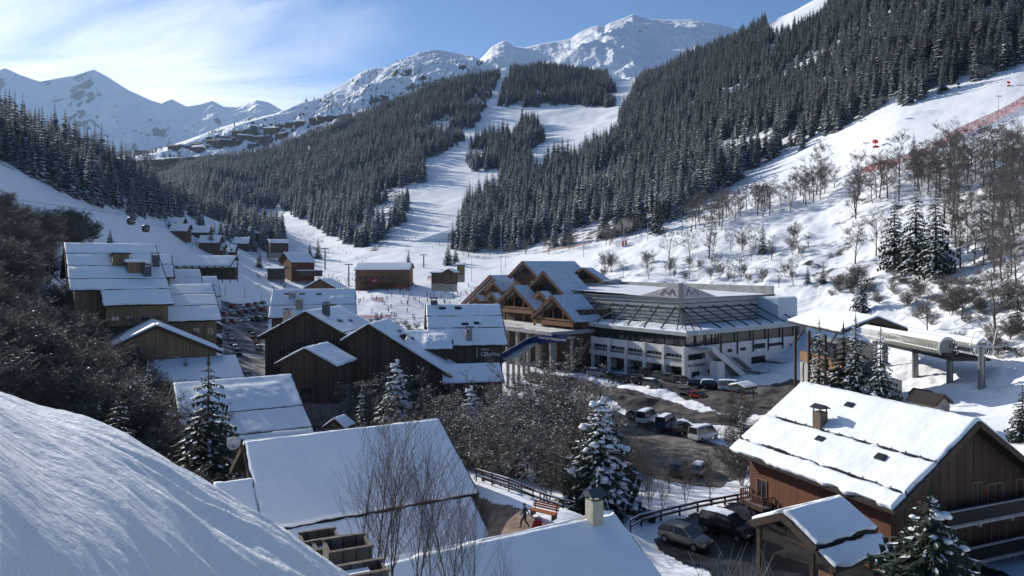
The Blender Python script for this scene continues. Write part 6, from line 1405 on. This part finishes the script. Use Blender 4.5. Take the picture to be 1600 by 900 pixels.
zones = [([(436,420),(500,428),(560,440),(562,452),(520,450),(440,440)], 75, 'in the crowd before the gabled restaurant', .3), ([(560,446),(650,446),(655,456),(560,458)], 34, 'in the group before the ski school building', .3),
         ([(545,466),(640,462),(740,455),(735,485),(640,505),(560,498)], 70, 'on the white nursery slope', .9), ([(400,432),(440,428),(450,452),(400,452)], 16, 'on the slope left of the long roof', .8),
         ([(272,420),(370,422),(372,436),(300,432)], 22, 'under the long open pavilion', .0), ([(440,345),(480,360),(560,400),(600,420),(520,412),(460,370)], 26, 'on the narrow valley run', 1), ([(630,350),(700,330),(730,350),(690,400),(620,420)], 16, 'on the foot of the central run', 1)]
q = random.Random(77)
for poly, n, wh, ski in zones:
    for p, x, y in sample(poly, n, int(poly[0][0]), 100, 700, 1.0):
        c, ms = q.choice(PM); me = q.choice(ms); o = put('person', me); o.location = (p.x, p.y, p.z+.05); o.rotation_euler = (0,0,q.uniform(0,6.28)); s = q.uniform(.95,1.1); o.scale = (s,s,s)
        w = q.random() < ski
        tag(o, 'person in %s jacket%s %s' % (c, ' on skis' if w else '', wh), 'person', 'people ' + wh)
        if w: put('skis', SKI, o)
# walker with the red suitcase
wk = figure('walker', std(knL=(-.10,.24,.52),anL=(-.10,.26,.1),toL=(-.10,.42,.06),knR=(.10,0,.5),anR=(.10,-.30,.16),toR=(.10,-.16,.05),elR=(.30,-.12,1.12),haR=(.34,-.22,.88),elL=(-.28,.10,1.14),haL=(-.26,.28,.98)), [cm('coat',(.03,.04,.045)), TR, SK])
gp = ga(820,829,46,62)
o = put('person', wk); o.location = gp; o.rotation_euler = (0,0,math.radians(70)); tag(o, 'walker in a dark coat crossing the brown path, pulling a red suitcase', 'person')
b = MB(); b.tube([(0,.04,1.66),(0,.035,1.74),(0,.03,1.78)],[.115,.10,.03],8); b.build('hair', M['black'], o)
b = MB(); b.box((0,0,.42),(.34,.52,.66)); b.box((.0,0,.42),(.30,.56,.58)); 
sc2 = b.build('suitcase', cm('suitcase_red',(.22,.012,.018))); sc2.location = gp+Vector((.72,-.35,0)); sc2.rotation_euler = (.35,0,1.2); tag(sc2, 'dark red wheeled suitcase pulled behind the walker on the path', 'suitcase')
b = MB()
for y in (-.16,.16): b.beam((-.1,y,.76),(-.1,y,1.10),.025,.025)
b.beam((-.1,-.16,1.1),(-.1,.16,1.1),.03,.03); b.build('handle', M['metal_dark'], sc2)
for y in (-.2,.2): b = MB(); b.tube([(0,y-.02,.06),(0,y+.02,.06)],[.06,.06],8); b.build('wheel', M['tyre'], sc2)
# bench, rail fence, lamp
bo = empty('bench', ga(849,812,46,62), math.radians(-34), 'orange slatted wooden bench in the snow beside the brown path', 'bench')
for j in range(4): b = MB(); b.b2(-1.1,1.1,-.32+j*.15,-.20+j*.15,.42,.47); b.build('slat', M['orange'], bo)
for j in range(3): b = MB(); b.box((0,.34+j*.05,.60+j*.15),(2.2,.04,.12)); b.build('backrest_slat', M['orange'], bo)
for x in (-.9,.9): b = MB(); b.b2(x-.05,x+.05,-.3,.36,.0,.42); b.beam((x,.30,.42),(x,.46,1.0),.06,.06); b.build('leg', M['metal_dark'], bo)
def fence(pts, label, h=1.1, step=1.8, rails=(.5,1.0), snow=True, m='timber', name='rail_fence', group=None, w=.11):
    o = empty(name, pts[0], 0, label, 'fence', group); O = Vector(pts[0]); n = 0
    for a, c in zip(pts[:-1], pts[1:]):
        k = max(1, int((c-a).length/step))
        for i in range(k+(c is pts[-1])):
            p = a.lerp(c, i/k); p.z = ground(p.x,p.y) if p.y > 40 else p.z; p = p-O; b = MB(); b.b2(p.x-w/2,p.x+w/2,p.y-w/2,p.y+w/2,p.z-.3,p.z+h); n += 1
            if n < 95: b.build('post', M[m], o)
        A_ = a-O; C_ = c-O
        for r in rails:
            b = MB(); b.beam(A_+Vector((0,0,r)), C_+Vector((0,0,r)), w*.8, w); b.build('rail', M[m], o)
            if snow: b = MB(); b.beam(A_+Vector((0,0,r+w*.5+.035)), C_+Vector((0,0,r+w*.5+.035)), w*.7, .06); b.build('rail_snow', M['roof_snow'], o)
    return o
fence([hit(744,752,46,64), hit(795,768,46,64), hit(850,785,46,64), hit(908,801,46,62)], 'dark timber rail fence with snow on its rails above the brown path')
fence([onground(755,65), onground(810,63.5), onground(880,60)], 'second timber fence running just behind the path fence in the gully', h=1.0)
fence([onground(1002,60.5), onground(1090,64.5), onground(1172,70)], 'dark low rail along the far edge of the shaded yard', h=.9, rails=(.45,.85), w=.16)
fence([onground(345,250), onground(375,246), onground(425,236)], 'dark railing of the bridge above the left street', h=1.4, rails=(.7,1.3), snow=False, m='metal_dark', step=2.5)
def pole(px, py0, py1, d, label, kind='lamp_post', cat='lamp post', heads=2, m='metal_grey', r=.10, group=None):
    p = P(px,py1,d) if d < 0 else None
    g = hit(px,py1,60,600) if d is None else onground(px,d); H_ = P(px,py0,g.y).z-g.z; o = empty(kind, g, 0, label, cat, group)
    b = MB(); b.tube([(0,0,-.3),(0,0,H_)],[r,r*.6],6); b.build('mast', M[m], o)
    if heads:
        b = MB(); b.beam((-.9,0,H_),(.9,0,H_),.08,.08); b.build('crossarm', M[m], o)
        for i in range(heads): x = -.8+1.6*i/max(heads-1,1); b = MB(); b.box((x,-.1,H_+.25),(.45,.3,.4),rx=.4); b.build('floodlight', M['metal_grey'], o)
    return o
_P = P
for (px,y0,y1,h_,lab) in ((1353,224,262,3,'floodlight mast beside the red snow gun on the right piste'),(1560,151,192,3,'floodlight mast by the red net high on the right piste'),(912,352,402,0,'slim pole on the piste left of the fan-shaped bush'),(975,345,383,0,'slim pole beside the red crash mats'),
       (959,352,372,0,'thin pole inside the drifting snow cloud'),(1012,348,376,0,'pole just left of the forest-foot spruce'),(783,358,428,0,'tall thin pole rising behind the timber hall, left of its ridge'),(737,400,440,0,'thin pole by the little ski hut'),(790,388,420,0,'leaning T-shaped pole on the slope above the hall'),
       (352,440,463,0,'thin white mast left on the bridge'),(382,442,466,0,'thin white mast in the middle of the bridge'),(409,444,468,0,'thin white mast right on the bridge')):
    g = hit(px,y1,100,700); H_ = (HY-y0)/F*g.y-g.z; o = empty('lamp_post' if h_ else 'pole', g, 0, lab, 'mast' if h_ else 'pole')
    b = MB(); b.tube([(0,0,-.3),(0,0,H_)],[.16,.09],6); b.build('mast', M['metal_grey'], o)
    if h_:
        for i in range(h_): b = MB(); b.box((-1+i,-.1,H_+.2),(.7,.4,.5),rx=.4); b.build('floodlight', M['metal_grey'], o)
        b = MB(); b.beam((-1.3,0,H_),(1.3,0,H_),.1,.1); b.build('crossarm', M['metal_dark'], o)
for (px,y0,y1,lab) in ((508,388,422,'dark T-shaped lift mast beside the gabled restaurant'),(545,413,446,'dark wheeled lift mast at the left end of the ski school'),(659,250,272,'small lift mast on the central run near the spruce clump'),(763,145,158,'lift mast high on the central run'),(770,120,130,'topmost lift mast on the central run'),(662,398,418,'orange-banded pole at the run foot')):
    g = hit(px,y1,100,1600); H_ = (HY-y0)/F*g.y-g.z; k = g.y/400; o = empty('lift_mast', g, 0, lab, 'lift mast', None); b = MB(); b.tube([(0,0,-.5),(0,0,H_)],[.45*k**.5,.35*k**.5],8); b.build('mast', M['steel'], o)
    b = MB(); b.beam((-1.9,0,H_),(1.9,0,H_),.35,.4); b.build('crossarm', M['metal_dark'], o)
    for sx in (-1.8,1.8): b = MB(); b.beam((sx,-1.6,H_-.3),(sx,1.6,H_-.3),.3,.4); b.build('wheel_battery', M['metal_dark'], o)
# gondola cabins on their cable
cab = [Vector(P(-60,300,150)), Vector(P(205,337,175)), Vector(P(228,349,190)), Vector(P(400,386,330)), Vector(P(508,388,385))]
b = MB(); b.tube([c for c in cab], [.035]*5, 5); o = b.build('lift_cable', M['metal_dark']); tag(o, 'thin dark gondola cable crossing above the shaded left piste', 'cable')
for (px,py,d,lab) in ((205,345,175,'left dark gondola cabin hanging over the shaded piste'),(228,357,190,'right gondola cabin hanging lower over the shaded piste')):
    o = empty('gondola_cabin', P(px,py,d), .3, lab, 'gondola cabin', 'gondola cabins over the left piste'); 
    b = MB(); loft(b, [[(math.cos(a)*r,math.sin(a)*r*.85,z) for a in [i*math.pi/5 for i in range(10)]] for z, r in ((-1.0,.55),(-.8,.85),(0,1.0),(.7,.9),(.95,.5))]); b.build('cabin', mat('cabin_green',(.02,.035,.03),.4), o)
    b = MB(); loft(b, [[(math.cos(a)*r,math.sin(a)*r*.85,z) for a in [i*math.pi/5 for i in range(10)]] for z, r in ((-.35,.99),(.05,1.015),(.6,.945))], cap=False); b.build('window', M['glass'], o)
    b = MB(); b.beam((0,0,.9),(.1,0,1.35),.1,.12); b.build('hanger', M['metal_dark'], o)
# ---------------------------------------------------------------- piste equipment
def net_mat(name, c, dens=.55):
    m = bpy.data.materials.new(name); m.use_nodes = True; nt = m.node_tree; b = nt.nodes['Principled BSDF']; b.inputs['Base Color'].default_value = (*c,1); b.inputs['Roughness'].default_value = .9
    tc = N(nt,'ShaderNodeTexCoord'); n = N(nt,'ShaderNodeTexNoise', i_Scale=.8, i_Detail=2.0); nt.links.new(tc.outputs['Object'], n.inputs['Vector']); r = N(nt,'ShaderNodeMapRange'); r.inputs['From Min'].default_value=.35; r.inputs['From Max'].default_value=.65; r.inputs['To Min'].default_value=.8; r.inputs['To Max'].default_value=.4
    nt.links.new(n.outputs['Fac'], r.inputs['Value']); nt.links.new(r.outputs[0], b.inputs['Alpha']); return m
M['red_net'] = net_mat('red_net', (.60,.07,.08)); M['orange_net'] = net_mat('orange_net', (.62,.20,.10), .3)
def net(pix, label, h=2.2, m='red_net', dmin=100, dmax=700, name='safety_net'):
    pts = [hit(x,y,dmin,dmax) for x,y in pix]; rp = resample(pts, max(6,int(sum((a-b).length for a,b in zip(pts[:-1],pts[1:]))/3))); O = pts[0].copy(); o = empty(name, O, 0, label, 'net')
    b = MB()
    for a, c in zip(rp[:-1], rp[1:]):
        a = a.copy(); c = c.copy(); a.z = ground(a.x,a.y); c.z = ground(c.x,c.y); a -= O; c -= O; sg = Vector((0,.05,0))
        b.add([a,c,c+Vector((0,0,h)),a+Vector((0,0,h))],[(0,1,2,3)])
    b.build('netting', M[m], o)
    for p in rp[::2][:95]: b = MB(); q_ = p-O; z = ground(p.x,p.y)-O.z; b.tube([(q_.x,q_.y+.05,z-.2),(q_.x,q_.y+.05,z+h+.2)],[.05,.05],5); b.build('post', M['red'], o)
    return o
net([(1640,138),(1600,163),(1568,182),(1545,193),(1515,206),(1480,222)], 'upper red safety net curving across the right piste to the photo edge', 4.2)
net([(1480,224),(1440,244),(1400,258),(1372,264),(1345,272)], 'lower red safety net seen through the bare tree belt', 3.2)
net([(848,396),(870,390),(900,386),(925,380)], 'orange netting at the forest foot behind the timber hall', 1.4, 'orange_net')
net([(552,496),(580,497),(612,496)], 'pink-red low net on the nursery slope left of the tall hotel roof', 1.2)
net([(668,438),(688,440),(702,437)], 'dark red mats by the little ski hut', 2.6)
net([(617,452),(640,453),(640,455)], 'short red fence at the right end of the ski school', 1.6)
net([(740,452),(755,446),(772,440)], 'pale red net at the top right of the nursery slope', 1.0, 'orange_net')
net([(585,470),(600,470)], 'small red-lettered banner fence in the middle of the nursery slope', 1.6)
b = MB(); pts = [hit(560+i*9,506-.55*i,150,500) for i in range(14)]
fence([pts[0], pts[5], pts[13]], 'dark railing closing the nursery slope in front of the river bank', h=1.3, rails=(.65,1.25), snow=False, m='metal_dark', step=2.6)
q = random.Random(31)
for i, (p, x, y) in enumerate(sample([(620,458),(745,445),(740,475),(630,480)], 14, 9, 150, 600, 4)):
    o = empty('slope_marker', p, 0, 'dark padded slope marker pole on the nursery slope', 'marker', 'padded marker poles on the nursery slope'); b = MB(); b.tube([(0,0,-.2),(0,0,3.0)],[.05,.05],5); b.build('pole', M['metal_dark'], o); b = MB(); b.tube([(0,0,.05),(0,0,1.5)],[.22,.22],8); b.build('pad', M['black'], o)
def gun(px, py, s, label, m='red'):
    g = hit(px,py,100,600); o = empty('snow_gun', g, .4, label, 'snow gun'); o.scale = (s,s,s)
    b = MB(); loft(b, [[(x,math.cos(a)*r,1.9+math.sin(a)*r) for a in [i*math.pi/5 for i in range(10)]] for x, r in ((-.8,.5),(-.6,.62),(.3,.55),(.7,.45))]); b.build('turbine', M[m], o)
    b = MB(); b.tube([(0,0,.5),(0,0,1.5)],[.09,.09],6); b.box((0,0,.45),(1.4,.9,.35)); b.build('carriage', M[m], o)
    for y in (-.6,.6): b = MB(); b.tube([(0,y-.1,.3),(0,y+.1,.3)],[.3,.3],10); b.build('wheel', M['tyre'], o)
    return o
gun(1368,231,1.7,'bright red snow gun on the sunlit right piste'); gun(1345,190,1.0,'dark snow gun blowing a white plume at the forest edge','metal_dark'); gun(1576,135,1.1,'small red snow gun high on the right piste'); gun(1498,137,1.1,'dark snow gun standing in the shadow of the forest','metal_dark'); gun(152,362,1.0,'snow gun with a tall lance on the shaded left piste','metal_dark')
for (px,py,lab) in ((973,385,'left upright red crash mat by the slim pole'),(978,383,'right upright red crash mat by the slim pole')):
    g = hit(px,py,150,600); b = MB(); b.box((0,0,1.2),(.9,.5,2.4)); o = b.build('crash_mat', M['red']); o.location = g; tag(o, lab, 'crash mat', 'red crash mats on the piste')
# plumes of blown snow
def plume(pix, dd, rad, dens, label, seed):
    q = random.Random(seed); b = MB(); O = P(pix[0][0],pix[0][1],dd)
    for i, (x,y) in enumerate(pix): 
        c = P(x,y,dd)-O; r = rad*(.45+.75*i/len(pix))
        rows, cols = 8, 12; base = len(b.v)
        for a in range(rows+1):
            for k in range(cols):
                th = math.pi*a/rows; ph = 6.283*k/cols; rr = r*(1+.2*math.sin(3*ph+seed+i)*math.sin(th)); b.v.append((c.x+rr*1.25*math.sin(th)*math.cos(ph), c.y+rr*math.sin(th)*math.sin(ph), c.z+rr*.75*math.cos(th)))
        for a in range(rows):
            for k in range(cols): b.f.append((base+a*cols+k, base+(a+1)*cols+k, base+(a+1)*cols+(k+1)%cols, base+a*cols+(k+1)%cols)); b.m.append(0)
    m = bpy.data.materials.new('blown_snow'); m.use_nodes = True; nt = m.node_tree; nt.nodes.clear(); v = N(nt,'ShaderNodeVolumePrincipled'); v.inputs['Color'].default_value=(.97,.98,1,1); v.inputs['Density'].default_value = dens; v.inputs['Anisotropy'].default_value=.55
    tc = N(nt,'ShaderNodeTexCoord'); n = N(nt,'ShaderNodeTexNoise', i_Scale=.25, i_Detail=3.0); nt.links.new(tc.outputs['Object'], n.inputs['Vector']); r = N(nt,'ShaderNodeMapRange'); r.inputs['From Min'].default_value=.42; r.inputs['From Max'].default_value=.75; r.inputs['To Max'].default_value=dens*2; nt.links.new(n.outputs['Fac'], r.inputs['Value']); nt.links.new(r.outputs[0], v.inputs['Density'])
    oo = N(nt,'ShaderNodeOutputMaterial'); nt.links.new(v.outputs[0], oo.inputs['Volume']); o = b.build('snow_plume', m); o.location = O; tag(o, label, 'snow plume', kind='stuff')
plume([(1350,184),(1360,176),(1372,168),(1384,163)], 392, 6.0, .035, 'white plume blown by a snow gun at the forest edge', 1)
plume([(1512,118),(1524,112),(1534,110)], 345, 4.5, .02, 'faint plume of blown snow in the forest shadow', 2)
plume([(946,358),(958,352),(972,350)], 322, 5.0, .03, 'bright cloud of blown snow before the dark forest', 3)
# ramp of piled snow at the foot of the central run
g = hit(672,378,300,700); b = MB()
b.prism([(-14,0,-3),(14,0,-3),(14,0,6.5),(9,0,7.5),(-10,0,1.5)], (0,-1,0), (0,34,6)); o = b.build('snow_ramp', M['roof_snow']); o.location = g+Vector((0,4,0)); o.rotation_euler = (0,0,-.25); tag(o, 'big jump ramp shaped out of snow at the foot of the central run', 'ramp')
# ---------------------------------------------------------------- planters by the snow bank, dishes
def planter(px, pyb, d, w, l, h, rz, label, fill=None):
    z = float(bank_z(px,d)); top = None; o = empty('wooden_planter', (((px-CX)/F*d), d, z-.12), rz, label, 'planter', 'wooden planters at the edge of the snow bank'); t = .07
    h_ = h
    for nm, bx in (('side_panel',(-w/2,w/2,-l/2,-l/2+t)),('side_panel',(-w/2,w/2,l/2-t,l/2)),('end_panel',(-w/2,-w/2+t,-l/2+t,l/2-t)),('end_panel',(w/2-t,w/2,-l/2+t,l/2-t))):
        b = MB(); b.b2(*bx,-.6,h_); b.build(nm, M['planter_wood'], o)
    b = MB(); b.b2(-w/2+t,w/2-t,-l/2+t,l/2-t,-.5,h_*.55); b.build('soil', M['dirt'], o)
    for y in (-l/2,l/2): b = MB(); b.b2(-w/2-.03,w/2+.03,y-.06,y+.06,h_+.002,h_+.05); b.build('rim_board', M['planter_wood'], o)
    if fill: b = MB(); b.b2(-w/2+t+.02,w/2*.3,-l/2+t+.02,l/2-t-.02,h_*.552,h_*.8); b.build('snow_fill', M['roof_snow'], o)
    return o
planter(499,0,22.6,1.15,.85,.72,.42,'farthest open wooden planter, directly at the snow crest'); planter(541,0,23.6,1.0,1.1,.95,.42,'tall shadowed planter behind the farthest one')
planter(520,0,20.8,1.05,.75,.62,.42,'middle low planter with a patch of snow inside', True); planter(543,0,19.2,1.15,.95,.80,.42,'largest planter in front with a bright corner'); planter(568,0,17.6,1.1,.7,.35,.42,'lowest planter, half cut by the bottom edge', True)
def dish(p, r, rz, tilt, m, label, mast_h=1.0):
    o = empty('satellite_dish', p, rz, label, 'satellite dish'); b = MB(); rings = 5; n = 20; base = len(b.v)
    for i in range(rings+1):
        rr = r*i/rings; 
        for k in range(n): a = 6.283*k/n; b.v.append((rr*math.cos(a), -.28*r*(rr/r)**2, rr*math.sin(a)))
    for i in range(rings):
        for k in range(n): b.f.append((i*n+k,i*n+(k+1)%n,(i+1)*n+(k+1)%n,(i+1)*n+k)); b.m.append(0)
    d_ = b.build('reflector', m, o, smooth=True); d_.rotation_euler = (tilt,0,0); sf = d_.modifiers.new('t','SOLIDIFY'); sf.thickness = .03
    b = MB(); b.tube([(0,.05,0),(0,.25,-mast_h)],[.04,.04],6); b.build('bracket', M['metal_dark'], o); b = MB(); b.beam((0,-.05,-r*.8),(0,-r*1.1,-.05),.04,.04); b.build('feed_arm', M['metal_dark'], o)
dish(P(365,692,54.5), .50, .35, -.15, M['metal_grey'], 'pale grey satellite dish at the upper left corner of the near roof', 1.2)
dish(P(630,530,124), 1.1, -.5, -.9, M['black'], 'big black satellite dish on the hotel wing roof', 1.0)
# hand-rails and a pillar in the gully, small direction sign near the porch
fence([onground(985,58), onground(1002,60.2)], 'short rail closing the corner of the shaded yard', h=1.0)
hz = MB(); hz.b2(-13000, 13000, -60, 10500, -60, 2600)
hv = bpy.data.materials.new('haze'); hv.use_nodes = True; nt = hv.node_tree; nt.nodes.clear()
vo = N(nt, 'ShaderNodeVolumePrincipled'); vo.inputs['Color'].default_value = (.50, .70, 1, 1); vo.inputs['Density'].default_value = 0.000028; vo.inputs['Anisotropy'].default_value = .3
oo = N(nt, 'ShaderNodeOutputMaterial'); nt.links.new(vo.outputs[0], oo.inputs['Volume'])
ho = hz.build('haze', hv); tag(ho, 'thin blue valley haze', 'haze', kind='stuff')
